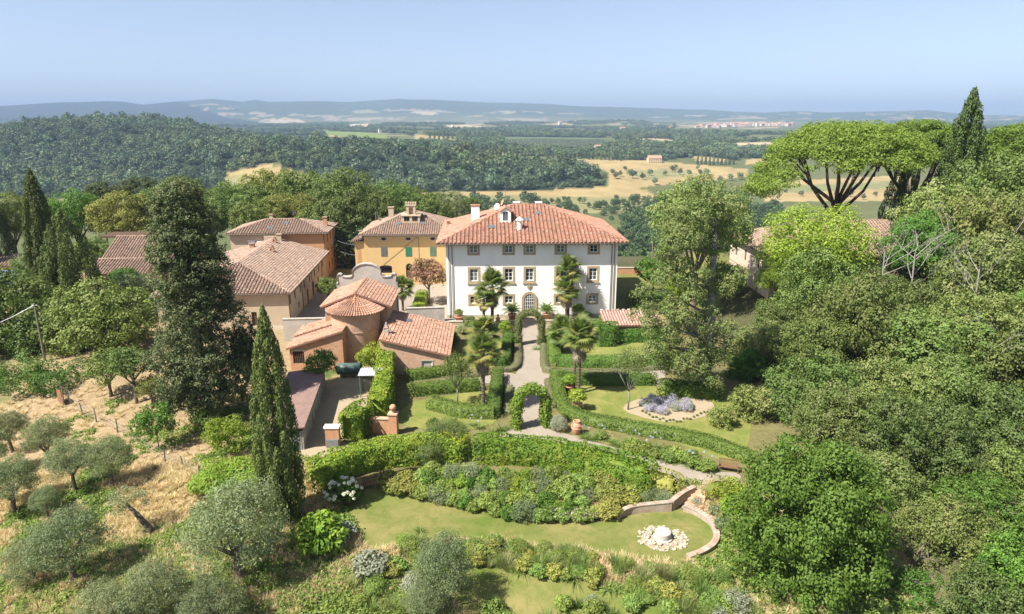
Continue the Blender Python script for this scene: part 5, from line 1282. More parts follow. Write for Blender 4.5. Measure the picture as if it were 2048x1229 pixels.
shrub_olive = G(850,1235); tree('olive_tree', shrub_olive + Vector((0,0,1.4)), 1.5, OLV, 'low olive sucker growing against the feathery olive shrub', base=2.2, trunk=TRKO, tr=.8)
# beside the villa and in the yard
for px, py, by, r, m, ms, bs, lb in [(857,548,608,3.5,L_red,FRU,2.0,'pinkish red photinia tree at the villa corner'),(1308,545,590,3.5,L_grn,FRU,2.0,'rounded vivid green tree on the lawn beside the villa'),(640,728,776,2.1,L_grn,FRU,2.0,'round clipped tree against the brick chapel wing'),(655,575,606,2.2,L_mid,FRU,2.0,'green shrub at the corner of the scrolled gable'),(750,715,745,2.2,L_vine,FRU,2.0,'yellow green shrub in front of the apse'),(1450,560,600,3.4,L_mid,FRU,2.0,'green bush beneath the brick farmhouse wall'),(1360,575,605,2.6,L_laurel,FRU,2.0,'yellow green bush under the layered tree')]:
    b = G(px, by); tree('garden_tree', PY(px,py,b.y), r, ms, lb, mat=m, base=bs, gz=b.z, tr=r)
for px, py, by, lb, m in [(915,738,812,'thin sparse tree on the left garden lawn',L_mid),(1256,725,820,'slender sparse tree on the lawn by the lavender bed',L_lay)]:
    b = G(px, by); c = PY(px,py,b.y); r = empty('ornamental_tree', b, 0, lb, 'tree'); t = MB(); t.tube([(0,0,-.1),(.03,0,1.2),(0,0,2.4)], [.11,.08,.07], 7)
    for k in range(7): a = k*.9; t.tube([(0,0,2.1),(math.cos(a)*.6,math.sin(a)*.6,3.1),(math.cos(a)*1.3,math.sin(a)*1.3,4.2+.3*(k%3))], [.05,.035,.012], 5)
    t.build('trunk', M_barkg, r, True); inst('crown', SPAR[1], r, (0,0,c.z-b.z), scale=(1.0,1.0,.95), mat=m); inst('crown', SPAR[0], r, (0,0,c.z-b.z-.3), scale=(.8,.8,.8), mat=m)

# ------------------------------------------------------------------ palms
def fan_frond(name, mat, seed, dead=False):
    """petiole and a pleated fan of narrow segments, stem base at the origin, reaching along +x"""
    rng = np.random.default_rng(seed); V = []; Fq = []; pl = .75
    def add(q): i = len(V); V.extend(q); Fq.append((i,i+1,i+2,i+3))
    add([(0,-.02,0),(pl,-.015,.12),(pl,.015,.12),(0,.02,0)]); n = 22
    for k in range(n):
        a = math.radians(-115+230*k/(n-1)); ln = .82*(1-.25*abs(a)/2)*rng.uniform(.9,1.08); w = .075; d = np.array([math.cos(a),math.sin(a),0]); s = np.array([-d[1],d[0],0]); c = np.array([pl,0,.12])
        dr = -.16 if not dead else -.35; p1 = c+d*ln*.6+np.array([0,0,.03]); p2 = c+d*ln+np.array([0,0,dr*rng.uniform(.5,1.4)])
        add([tuple(c), tuple(p1-s*w*.6), tuple(p2), tuple(p1+s*w*.6)])
    return np_mesh(name, V, Fq, mat)
FROND = [fan_frond('frond', L_palm, 700), fan_frond('frond_yellow', L_palmy, 701), fan_frond('frond_dead', L_palmd, 702, True)]
def palm(base, hgt_, label, s=1.0, n=34, dead=14, r=.16, seed=0, yellow=3, trunks=1):
    b = Vector(base); rg = random.Random(seed); root = empty('fan_palm', b, 0, label, 'palm tree'); 
    t = MB(); k = int(hgt_/.18); t.tube([(rg.uniform(-.01,.01),rg.uniform(-.01,.01),-.15+(hgt_+.15)*i/k) for i in range(k+1)], [r*(1.35 if i % 2 else 1.05)*(1+.5*max(0,i/k-.6)) for i in range(k+1)], 8); t.build('trunk', M_fib, root)
    for i in range(n):
        a = i*2.399; e = math.radians(78-105*(i/n)**.9)+rg.uniform(-.1,.1); sc = s*1.08*rg.uniform(.8,1.15)
        o = inst('frond', FROND[1] if rg.random() < yellow/n*(i/n)*2 else FROND[0], root, (0,0,hgt_-.02*i), (rg.uniform(-.4,.4), -e, a), (sc,sc,sc))
    for i in range(dead):
        a = i*2.399+1; o = inst('dead_frond', FROND[2], root, (0,0,hgt_-.35-.05*i), (rg.uniform(-.3,.3), math.radians(66+rg.uniform(0,16)), a), (s*.85,)*3)
    return root
def palm_px(px, by, cy, label, **kw):
    b = G(px, by); top = PY(px, cy, b.y).z - b.z; palm(b, top, label, **kw)
palm_px(985,657,572,'tall fan palm standing before the villa left windows',s=1.75,n=36,dead=22,r=.2,seed=1); palm_px(968,662,600,'shorter leaning fan palm twinned with the tall left palm',s=1.2,n=24,dead=4,seed=2,yellow=6)
palm_px(1136,640,540,'tallest fan palm before the villa right windows',s=1.55,n=32,dead=6,r=.17,seed=3); palm_px(1132,644,582,'middle-height fan palm tucked under the tallest palm',s=1.45,n=30,dead=18,seed=4,yellow=6)
palm_px(968,716,664,'dense low fan palm beside the left box hedge',s=1.55,n=32,dead=2,seed=5); palm_px(967,820,704,'slim fan palm with drooping yellow fronds on the left lawn',s=1.4,n=34,dead=14,seed=6,yellow=8)
palm_px(1157,788,668,'slim fan palm with shaggy brown skirt on the right lawn',s=1.5,n=32,dead=26,seed=7); palm_px(1148,784,672,'thin twin of the shaggy-skirted palm',s=1.2,n=20,dead=10,r=.11,seed=8); palm_px(1123,708,660,'fan palm leaning over the right box hedge corner',s=1.35,n=34,dead=6,seed=9)
palm_px(806,622,574,'dark leafy fan palm in the yard beside the chapel',s=1.35,n=40,dead=10,seed=10)
# ------------------------------------------------------------------ garden: sheets on the ground
def c4(x, y): return (860 + x/3.842, 600 + y/3.842)
def smooth_line(pts, k=4, closed=False):
    P = [Vector(p) for p in pts]; n = len(P); out = []
    for i in range(n if closed else n-1):
        a, b, c, d = (P[(i-1) % n], P[i], P[(i+1) % n], P[(i+2) % n]) if closed else (P[max(i-1,0)], P[i], P[i+1], P[min(i+2,n-1)])
        for j in range(k):
            t = j/k; out.append(.5*((2*b) + (c-a)*t + (2*a-5*b+4*c-d)*t*t + (3*b-a-3*c+d)*t**3))
    if not closed: out.append(P[-1])
    return out
from mathutils.geometry import tessellate_polygon
import bmesh
def sheet(name, pix, mat, up=.03, smooth=3, wob=.12, seed=0):
    pts = [G(*p) for p in pix]; pts = smooth_line(pts, smooth, True); r = random.Random(seed)
    pts = [Vector((p.x+r.uniform(-wob,wob), p.y+r.uniform(-wob,wob), 0)) for p in pts]
    bm = bmesh.new(); vs = [bm.verts.new(p) for p in pts]
    for t in tessellate_polygon([pts]):
        try: bm.faces.new([vs[i] for i in t])
        except ValueError: pass
    bmesh.ops.subdivide_edges(bm, edges=[e for e in bm.edges if e.calc_length() > 1.0], cuts=3, use_grid_fill=True)
    for v in bm.verts: v.co.z = hz(v.co.x, v.co.y) + up
    bmesh.ops.recalc_face_normals(bm, faces=bm.faces)
    me = bpy.data.meshes.new(name); bm.to_mesh(me); bm.free(); me.materials.append(mat)
    if me.polygons and me.polygons[0].normal.z < 0: me.flip_normals()
    o = bpy.data.objects.new(name, me); link(o); tag(o, kind='structure'); return o
def groundmat(name, c1, c2, c3, s1=.35, s2=3.0, bump=.4):
    m, t, N, L, b = new_mat(name)
    col = n_mix(t, n_ramp(t, n_noise(t, s1, 6, 'Position', .65, .4), .38, .66), c1, c2)
    col = n_mix(t, n_ramp(t, n_noise(t, s2, 8, 'Position', .75), .5, .8), col, c3)
    L.new(col, b.inputs['Base Color']); b.inputs['Roughness'].default_value = .95; b.inputs['Specular IOR Level'].default_value = .1
    n_bump(t, b, n_noise(t, 14, 6, 'Position', .8), bump, .05); return m
G_path = groundmat('gravel', (.30,.255,.207), (.26,.22,.178), (.22,.183,.146), .5, 5)
G_lawn = groundmat('lawn_grass', (.145,.175,.040), (.24,.22,.075), (.105,.135,.03), .28, 1.6)
G_lawn2 = groundmat('worn_lawn_grass', (.105,.140,.028), (.225,.195,.075), (.08,.112,.022), .24, 1.3)
G_soil = groundmat('bed_soil', (.35,.28,.19), (.31,.25,.165), (.25,.2,.13), .6, 4)
C = lambda *a: [c4(*p) for p in a]
sheet('lawn_right', [(1130,800),(1165,772),(1250,768),(1310,775),(1400,790),(1480,800),(1500,850),(1480,925),(1400,905),(1290,862),(1190,830)], G_lawn, .02)
sheet('lawn_upper_right', [(1110,715),(1150,680),(1230,672),(1340,680),(1340,722),(1200,728)], G_lawn, .02)
sheet('lawn_left', [(800,845),(818,808),(880,795),(985,778),(1000,800),(985,850),(880,862)], G_lawn, .02)
sheet('lawn_upper_left', [(905,735),(912,690),(990,680),(1015,690),(1005,730)], G_lawn, .02)
sheet('lawn_lower', [(690,1015),(742,984),(795,983),(860,1000),(980,1026),(1060,1040),(1200,1046),(1240,1038),(1300,1025),(1370,1022),(1425,1045),(1443,1080),(1420,1112),(1350,1128),(1270,1113),(1150,1100),(1000,1080),(900,1075),(840,1085),(790,1120),(735,1095),(690,1060)], G_lawn2, .03)
sheet('lawn_bottom', [(905,1125),(1020,1138),(1150,1160),(1300,1200),(1400,1260),(1000,1260),(905,1210)], G_lawn2, .03)
pth = C((690,150),(850,150),(850,440),(862,530),(950,575),(1730,548),(1800,560),(1790,660),(1720,650),(1715,585),(1300,590),(930,600),(885,640),(880,760),(890,960),(940,1010),(1090,1045),(1250,1090),(1500,1160)) + [(1300,908),(1360,930),(1420,942),(1480,950),(1470,968),(1415,975),(1405,992),(1375,985),(1335,955),(1270,930),(1200,908),(1130,893)] + C((1000,1115),(700,1095),(520,1050),(600,1010),(650,900),(640,700),(560,650),(350,650),(60,690),(-60,700),(-60,650),(330,600),(560,560),(690,530))
sheet('garden_path', pth, G_path, .045, 3, .08)
sheet('terrace', [(880,636),(1060,640),(1250,630),(1250,652),(1085,658),(1037,660),(960,655),(885,652)], G_path, .035, 1, .0)
sheet('lavender_bed', [(1245,818),(1290,795),(1370,790),(1425,808),(1420,828),(1375,842),(1310,842)], G_soil, .03)
sheet('round_gravel', [(1280,1078),(1300,1058),(1330,1054),(1362,1066),(1364,1085),(1340,1100),(1300,1098)], G_soil, .045)
sheet('steps_path', [(1372,985),(1408,985),(1420,1010),(1440,1050),(1440,1085),(1428,1085),(1425,1055),(1395,1025),(1365,1018)], G_path, .05)
sheet('yard', [(690,560),(900,560),(900,640),(815,650),(690,640)], G_path, .02)
sheet('shed_yard', [(655,770),(740,760),(760,800),(690,870),(690,900),(600,930),(600,900)], G_soil, .02)

# ------------------------------------------------------------------ hedges
def hedge(name, pix, w, h, mat, label, dens=85, size=.15, group=None, up=0, world=False, cat='hedge', rough=.07, round_=2.8):
    pts = [Vector(p) for p in pix] if world else [G(*p) for p in pix]
    line = smooth_line(pts, 4); rng = np.random.default_rng(int(abs(pts[0].x*31+pts[0].y*17)*10) % 99991); o0 = line[0].copy(); root_z = hz(o0.x,o0.y)
    L = np.array([[p.x, p.y] for p in line]); seg = np.linalg.norm(np.diff(L, axis=0), axis=1); cum = np.concatenate([[0], np.cumsum(seg)]); T = cum[-1]
    per = 2*h + w; n = int((T*per + 2*w*h)*dens)
    s = rng.uniform(-w*.45, T+w*.45, n); sc = np.clip(s, 0, T); cx = np.interp(sc, cum, L[:,0]); cy_ = np.interp(sc, cum, L[:,1])
    e = .15; tx = np.interp(np.clip(sc+e,0,T), cum, L[:,0])-np.interp(np.clip(sc-e,0,T), cum, L[:,0]); ty = np.interp(np.clip(sc+e,0,T), cum, L[:,1])-np.interp(np.clip(sc-e,0,T), cum, L[:,1])
    tl = np.maximum(np.hypot(tx,ty),1e-6); tx /= tl; ty /= tl
    a = rng.uniform(-.25*math.pi, 1.25*math.pi, n); q = 2/round_
    # points over the rounded-box profile; the ends close in
    u = rng.uniform(0, per, n); yy = np.where(u < h, -w/2, np.where(u < h+w, u-h-w/2, w/2)); zz = np.where(u < h, u, np.where(u < h+w, h, per-u))
    ny = np.where(u < h, -1., np.where(u < h+w, 0., 1.)); nz = np.where((u >= h) & (u < h+w), 1., 0.)
    cr = .22*min(w,h); dy = np.maximum(np.abs(yy)-(w/2-cr),0)/cr; dz = np.maximum(zz-(h-cr),0)/cr; cor = (dy > 0) & (dz > 0); ln = np.maximum(np.hypot(dy,dz),1e-6)
    sgn = np.sign(yy); yy = np.where(cor, sgn*(w/2-cr+cr*dy/np.maximum(ln,1)), yy); zz = np.where(cor, h-cr+cr*dz/np.maximum(ln,1), zz)
    ext = s - sc; endf = np.abs(ext)/(w*.45+1e-6); yy = yy*np.sqrt(np.maximum(1-endf**2*.8,0.05))
    wob = (fbm(s/.9+3, u/.9, 71, 3)-.5)*rough*4; X = cx + tx*ext - ty*(yy + ny*wob); Y = cy_ + ty*ext + tx*(yy + ny*wob); Z = hgt(X, Y)+ zz + nz*wob + rng.uniform(-.03,.05,n)
    P = np.stack([X-o0.x, Y-o0.y, Z-root_z], -1); Nn = np.stack([tx*np.sign(ext)*endf - ty*ny, ty*np.sign(ext)*endf + tx*ny, nz+.25], -1) + rng.normal(0,.5,(n,3))
    V, Fq = leaf_quads(P, Nn, size, .6, rng)
    # solid heart so that the hedge is dense
    cv = []; cf = []; m = len(line); kk = .80
    for i, p in enumerate(line):
        t = (line[min(i+1,m-1)]-line[max(i-1,0)]); t.z = 0; t.normalize(); sd = Vector((-t.y,t.x,0)); z0 = hz(p.x,p.y)-root_z
        for sy, z in ((-.5*kk*w,0),(-.5*kk*w,h*.86),(.5*kk*w,h*.86),(.5*kk*w,0)): v = p+sd*sy-o0; cv.append((v.x, v.y, z0+z))
    for i in range(m-1):
        for j in range(3): b = i*4+j; cf.append((b,b+1,b+5,b+4))
    cf += [(0,1,2,3),(4*m-4,4*m-3,4*m-2,4*m-1)]
    V, Fq = merge([(V, Fq), (np.array(cv), np.array(cf))])
    o = bpy.data.objects.new(name, np_mesh(name, V, Fq, mat)); o.location = (o0.x, o0.y, root_z); link(o); return tag(o, label, cat, group)
hedge('box_hedge', C((598,300),(590,400),(580,490)), 1.3, 1.25, L_hedge, 'clipped box hedge along the left of the path by the ivy arch')
hedge('box_hedge', C((300,505),(480,500),(580,500)), 1.3, 1.2, L_hedge, 'clipped box hedge closing the upper left lawn')
hedge('box_hedge', C((-160,610),(-60,600),(120,580)), 1.4, 1.2, L_hedge, 'clipped hedge below the chapel right wing')
hedge('santolina_border', C((675,350),(672,500),(620,545),(500,560),(330,595),(80,640)), 1.0, .55, L_sant, 'low grey green border curving left off the path', 95, .12)
hedge('box_hedge', C((-130,735),(80,715),(380,690)), 1.4, 1.35, L_hedge, 'clipped box hedge in front of the lower left lawn')
hedge('box_hedge', C((520,600),(512,700),(500,800),(490,890)), 1.4, 1.35, L_hedge, 'tall clipped box hedge left of the path by the vine arch')
hedge('box_hedge', C((490,900),(380,900),(240,890),(90,850),(20,830)), 1.5, 1.3, L_hedge, 'rounded box hedge closing the lower left lawn')
hedge('box_hedge', C((945,300),(950,400),(955,480)), 1.7, 1.25, L_hedge, 'clipped box hedge along the right of the path by the ivy arch')
hedge('box_hedge', C((970,500),(1200,510),(1500,505),(1800,505)), 1.7, 1.3, L_hedge, 'long clipped hedge in front of the upper right lawn')
hedge('santolina_border', C((876,350),(876,490),(920,550),(1100,570),(1400,562),(1790,530)), 1.0, .5, L_sant, 'low grey green border curving right off the path', 95, .12)
hedge('box_hedge', C((1010,635),(1300,648),(1700,645)), 1.6, 1.3, L_hedge, 'clipped hedge behind the shaggy palm on the right lawn')
hedge('box_hedge', C((965,600),(985,700),(1000,800),(1060,880),(1200,945),(1450,995),(1650,1030)) + [(1360,880),(1430,898),(1500,925)], 1.5, 1.05, L_hedge, 'long wavy box hedge following the path round the right lawn', 85)
hedge('santolina_border', C((905,640),(930,730),(945,830)), .9, .5, L_sant, 'short grey green border right of the vine arch', 95, .12); hedge('santolina_border', C((610,680),(600,780),(600,880)), .9, .5, L_sant, 'short grey green border left of the vine arch', 95, .12)
hedge('laurel_hedge', [(640,975),(700,945),(770,928),(850,920),(920,918)], 2.1, 2.3, L_laurel, 'tall bushy laurel hedge behind the bench and the white hydrangea', 75, .22, rough=.16)
hedge('laurel_hedge', [(965,920),(1060,925),(1150,938),(1230,958),(1290,975)], 2.1, 2.3, L_laurel, 'tall bushy laurel hedge between the path and the flower bed', 75, .22, rough=.16)
hedge('laurel_hedge', [(775,725),(772,770),(768,815),(758,850)], 2.0, 3.2, L_laurel, 'tall sunlit laurel hedge beside the tin canopy', 65, .24, rough=.2)
hedge('laurel_hedge', [(705,880),(725,862)], 2.4, 3.0, L_laurel, 'short tall clump of laurel behind the brick pier', 65, .24, rough=.2)
hedge('ivy_hedge', [(1200,690),(1222,690)], 2.2, 3.2, L_ivy, 'tall square ivy block beside the pink tiled outhouse', 70, .2)
hedge('ivy_hedge', [(1232,686),(1280,684),(1325,682)], 1.0, 1.8, L_ivy, 'ivy hedge covering the front of the pink tiled outhouse', 70, .2)
hedge('clipped_hedge', [(1268,615),(1320,613)], 3.0, 2.4, L_hedge, 'big clipped hedge block in the villa shadow', 55, .24)
hedge('clipped_hedge', [(1330,790),(1375,792),(1430,795)], 2.0, 1.7, L_ivy, 'dark clipped hedge under the layered tree', 60, .22)
hedge('clipped_hedge', [(1300,972),(1345,985)], 2.0, 1.35, L_gold, 'golden clipped hedge at the top of the garden steps', 70, .17); hedge('clipped_hedge', [(1420,990),(1436,992)], 1.6, 1.3, L_gold, 'golden clipped bush across the steps from the hedge', 70, .17)
hedge('clipped_hedge', [(838,625),(845,600)], 2.0, 1.6, L_vine, 'vivid yellow green hedge in the yard by the photinia', 60, .22)
hedge('clipped_hedge', [(1170,668),(1195,665)], 2.2, 1.9, L_mid, 'green shrub mass between the palms and the ivy block', 60, .22)

# ------------------------------------------------------------------ planted arches
def arch(name, L_, R_, top, inner_half, th, mat, label, n=5000, size=.2):
    a, b = Vector(L_), Vector(R_); c = (a+b)/2; rng = np.random.default_rng(len(label)); half = (b-a).length/2; root = empty(name, (c.x,c.y,0), math.atan2(b.y-a.y,b.x-a.x), label, 'garden arch')
    pts = [(-half,0)]; sp = top-half
    path = [(-half, z) for z in np.linspace(0, sp, 14)] + [(-half*math.cos(t), sp+half*math.sin(t)) for t in np.linspace(0, math.pi, 18)] + [(half, z) for z in np.linspace(sp, 0, 14)]
    Lb = [[x+rng.normal(0,.05), rng.normal(0,.08), z, th*rng.uniform(.75,1.2), th*1.15, th*rng.uniform(.75,1.1)] for x, z in path]
    inst('foliage', crown('arch_leaves', len(label), (1,1,1), n, size, mat, lobes=Lb, shell=(.6,1.1), cull=.45), root)
    m = MB(); 
    for y in (-.35,.35): m.tube([(x,y,z) for x, z in path], .035, 5)
    m.build('hoop', M_pipe, root)
arch('ivy_arch', Pz(1037,690), Pz(1083,690), 4.7, 1.2, .60, L_ivyo, 'tall ivy arch over the path in front of the villa door', 9500, .16)
arch('vine_arch', Pz(1033,857), Pz(1091,852), 4.2, 1.1, .62, L_vine, 'leafy yellow green vine arch over the path near the jar', 5200, .24)

# ------------------------------------------------------------------ garden furniture and pots
M_benchw = plain('bench_wood', (.20,.105,.055), (.14,.075,.045), 5.0, .7)
def bench(pos, rz, label, w=1.55):
    R = empty('garden_bench', pos, rz, label, 'bench')
    for i in range(4): m = MB(); m.box((-w/2,.02+i*.125,.42),(w/2,.125+i*.125,.455)); m.build('seat_slat', M_benchw, R)
    for i in range(13): m = MB(); x = -w/2+.09+i*(w-.18)/12; m.prism([(x-.03,.50,.47),(x+.03,.50,.47),(x+.03,.60,.90),(x-.03,.60,.90)], (0,.025,0)); m.build('back_slat', M_benchw, R)
    m = MB(); m.box((-w/2,.585,.902),(w/2,.655,.985)); m.build('top_rail', M_benchw, R)
    for sx in (-1,1):
        x = sx*(w/2-.035)
        for y, h in ((.03,.64),(.53,.9)): m = MB(); m.box((x-.035,y-.035,0),(x+.035,y+.035,h if y < .1 else .418)); m.build('leg', M_benchw, R)
        m = MB(); m.box((x-.045,-.03,.642),(x+.045,.56,.685)); m.build('armrest', M_benchw, R)
b = G(745,980); bench(b, math.radians(8), 'brown slatted bench between the white hydrangea and golden shrubs'); b = G(1456,945); bench(b, math.radians(-18), 'brown slatted bench at the end of the gravel path', 1.7); b = G(1236,688); bench(b, math.radians(3), 'brown bench in the shade of the ivy hedge', 1.6)
def jar():
    b = G(1153,868); R = empty('terracotta_jar', b, 0, scale=(.82,)*3, label= 'big bulging terracotta oil jar standing by the path', cat='jar')
    m = MB(); m.lathe([(.33,0),(.36,.05),(.52,.35),(.63,.75),(.64,1.0),(.56,1.3),(.42,1.5),(.36,1.56),(.44,1.62),(.45,1.72),(.38,1.74),(.32,1.70),(.30,1.5),(.28,1.2)], n=24); m.build('body', M_terra, R, True)
    for z, r in ((.8,.65),(1.15,.625)): t = MB(); t.lathe([(r-.02,z-.03),(r+.025,z-.02),(r+.025,z+.02),(r-.02,z+.03)], n=24); t.build('band', M_terra, R)
    for a in (0.4, 3.5): t = MB(); t.tube([(math.cos(a)*.56,math.sin(a)*.56,1.3),(math.cos(a)*.68,math.sin(a)*.68,1.38),(math.cos(a)*.62,math.sin(a)*.62,1.48),(math.cos(a)*.46,math.sin(a)*.46,1.5)], .04, 6); t.build('handle', M_terra, R)
jar()
SHR = [crown('shrub_leaves', 800+k, (1,1,.85), 1500, .17, L_mid, 18, (.28,.44), .6, .6, (.6,1.08)) for k in range(3)]
FUZ = [crown('fine_shrub_leaves', 810+k, (1,1,.9), 2200, .17, L_grey, 22, (.24,.42), .62, .25, (.5,1.2), .5, .5) for k in range(3)]
def blade_clump(name, seed, n, ln, w, spread, droop, mat):
    rng = np.random.default_rng(seed); V = []; Fq = []
    for i in range(n):
        a = rng.uniform(0,6.28); e = rng.uniform(.15,1)**.7*spread; l = ln*rng.uniform(.6,1.15); d = np.array([math.cos(a),math.sin(a),0]); s = np.array([-d[1],d[0],0])*w; b = d*rng.uniform(0,.18)*ln
        prev = None
        for t in (0,.4,.75,1.0):
            p = b + d*l*math.sin(e)*t*(1+.25*t) + np.array([0,0,l*math.cos(e)*t - droop*l*t*t*math.sin(e)]); ww = (1-t)**.6+.05
            cur = (p-s*ww, p+s*ww)
            if prev is not None: k = len(V); V += [prev[0],prev[1],cur[1],cur[0]]; Fq.append((k,k+1,k+2,k+3))
            prev = cur
    return np_mesh(name, np.array(V), np.array(Fq), mat)
STR = [blade_clump('strap_leaf_clump', 820+k, 90, 1.0, .026, 1.25, .75, L_strap) for k in range(2)]
GRS = [blade_clump('grass_clump', 825+k, 90, 1.0, .016, .7, .35, L_reed) for k in range(2)]
YUC = [blade_clump('yucca_rosette', 829, 80, 1.0, .035, 1.45, .05, L_ivy)]
TUF = [blade_clump('tuft', 832+k, 22, .55, .016, .8, .4, L_dry) for k in range(3)]
WEE = [crown('weed', 836+k, (.5,.5,.4), 130, .17, L_weed, 7, (.35,.55), .6, .5, (.3,1.1), cull=0) for k in range(3)]
def shrub(px, by, r, meshes, mat, label, group, sz=1.0, name='shrub', cat='shrub', blade=False, parts=False):
    b = G(px, by); m = meshes[random.randrange(len(meshes))]; dz = 0 if blade else r*.55*sz
    if not parts: return tag(inst(name, m, None, b+Vector((0,0,dz)), (0,0,random.uniform(0,6)), (r,r,r*sz), mat), label, cat, group)
    root = empty(name, b, 0, label, cat, group); inst('foliage', m, root, (0,0,dz), (0,0,random.uniform(0,6)), (r,r,r*sz), mat); return root
def pot(px, by, r, h, plant, pr, mat, label, ph=None, pos=None):
    b = G(px, by) if pos is None else pos; R = empty('potted_plant', b, 0, label, 'potted plant'); m = MB(); m.lathe([(r*.68,0),(r*.95,h*.88),(r*1.1,h*.885),(r*1.1,h),(r*.9,h),(r*.88,h*.9)], n=16); m.build('pot', M_terra, R, True)
    if plant == 'cycad':
        for i in range(26):
            a = i*2.399; e = math.radians(80-75*(i/26)); inst('frond', CYCF, R, (0,0,h+.25), (random.uniform(-.2,.2), -e, a), (pr,)*3)
        t = MB(); t.tube([(0,0,h-.05),(0,0,h+.35)], [.16,.14], 8); t.build('trunk', M_fib, R)
    else: inst('foliage', plant, R, (0,0,h+(ph or pr*.7)), (0,0,random.uniform(0,6)), (pr,)*3, mat)
    if ph: t = MB(); t.tube([(0,0,h-.05),(0,0,h+ph)], .04, 6); t.build('stem', M_bark, R)
def pinnate():
    V = []; Fq = []; rng = np.random.default_rng(5)
    def quad(a,b,c,d): k = len(V); V.extend([a,b,c,d]); Fq.append((k,k+1,k+2,k+3))
    P = lambda t: np.array([t*(1-.12*t), 0, .28*t-.62*t*t])
    for i in range(16):
        t = .12+.88*i/15; p = P(t); l = .20*math.sin(math.pi*min(1,.15+t*.85))+.04
        for s in (-1,1): quad(tuple(p), tuple(p+np.array([.05,s*l*.5,.02])), tuple(p+np.array([.10,s*l,-.03])), tuple(p+np.array([.0,s*l*.5,.0])))
    for i in range(5): a, b = P(i/5), P((i+1)/5); w = np.array([0,.012,0]); quad(tuple(a-w),tuple(b-w),tuple(b+w),tuple(a+w))
    return np_mesh('cycad_frond', np.array(V), np.array(Fq), L_strap)
CYCF = pinnate()
pot(1024,641,.62,1.05,'cycad',1.75,None,'potted cycad in a large terracotta pot left of the villa door'); pot(1093,640,.62,1.05,'cycad',1.75,None,'potted cycad in a large terracotta pot right of the villa door')
pot(1156,640,.5,.8,SHR[0],1.25,L_vine,'round green bush in a pot under the villa right windows'); pot(918,641,.75,.7,SHR[1],.8,L_mid,'wide terracotta bowl with a small plant at the villa left corner')
pot(1139,785,.5,.8,SHR[0],1.0,L_vine,'potted lemon bush behind the twin palms',.7); pot(1154,822,.55,.85,SHR[2],1.15,L_vine,'potted lemon tree on the right lawn hedge',.9); pot(961,817,.55,.55,STR[0],1.1,L_strap,'terracotta bowl of strappy leaves at the slim palm foot',.02)
pot(1127,778,.4,.6,SHR[1],.6,L_mid,'small terracotta pot at the end of the right hedge')
def bust(px, by, label):
    b = G(px, by); R = empty('stone_bust', (b.x,b.y,0), 0, label, 'statue'); m = MB(); m.box((-.28,-.28,0),(.28,.28,.95)); m.build('plinth', M_sand, R); m = MB(); m.box((-.34,-.34,.952),(.34,.34,1.05)); m.build('plinth_cap', M_sand, R)
    m = MB(); m.lathe([(.12,1.052),(.16,1.12),(.34,1.25),(.36,1.4),(.28,1.52),(.12,1.58),(.10,1.66),(.15,1.72),(.18,1.84),(.17,1.95),(.10,2.05),(.02,2.08)], n=14); m.v = [(x, y*.75, z) for x, y, z in m.v]; m.build('bust', M_terra, R, True)
bust(996,655,'terracotta bust on a stone plinth beside the tall left palm'); bust(1127,657,'terracotta bust on a stone plinth beside the right palms')

# millstone fountain ringed by loose stones
def millstone():
    b = G(1325,1078); R = empty('millstone_fountain', b, 0, 'pale millstone fountain set in a ring of loose white stones', 'fountain'); st = plain('pale_stone', (.47,.44,.40), (.40,.37,.33), 6, .9, bump=.4)
    m = MB(); m.lathe([(.60,.18),(.62,.22),(.62,.62),(.58,.66),(.16,.66),(.14,.60),(.02,.60)], n=28); m.build('millstone', st, R); m = MB(); m.lathe([(.75,0),(.75,.16),(.66,.178),(.1,.178)], n=24); m.build('base', st, R)
    meshes = []
    for k in range(4):
        r = np.random.default_rng(900+k); p = fib(22, r); V = p*np.array([1,.8,.6])*r.uniform(.8,1.15,(22,1)); bm = bmesh.new(); [bm.verts.new(v) for v in V]; bmesh.ops.convex_hull(bm, input=bm.verts); me = bpy.data.meshes.new('stone'); bm.to_mesh(me); bm.free(); me.materials.append(plain('loose_stone', (.44,.39,.31), (.33,.28,.22), 1.7, .9, coord='Position')); meshes.append(me)
    rg = random.Random(4)
    for i in range(150):
        a = rg.uniform(0,6.28); d = .82+.92*rg.random()**.8; s = rg.uniform(.09,.19); inst('stone', meshes[i % 4], R, (math.cos(a)*d*1.12, math.sin(a)*d*.95, s*.4+max(0,.22*(1.3-d))), (rg.uniform(-.4,.4),rg.uniform(-.4,.4),rg.uniform(0,6)), (s,s,s))
millstone()
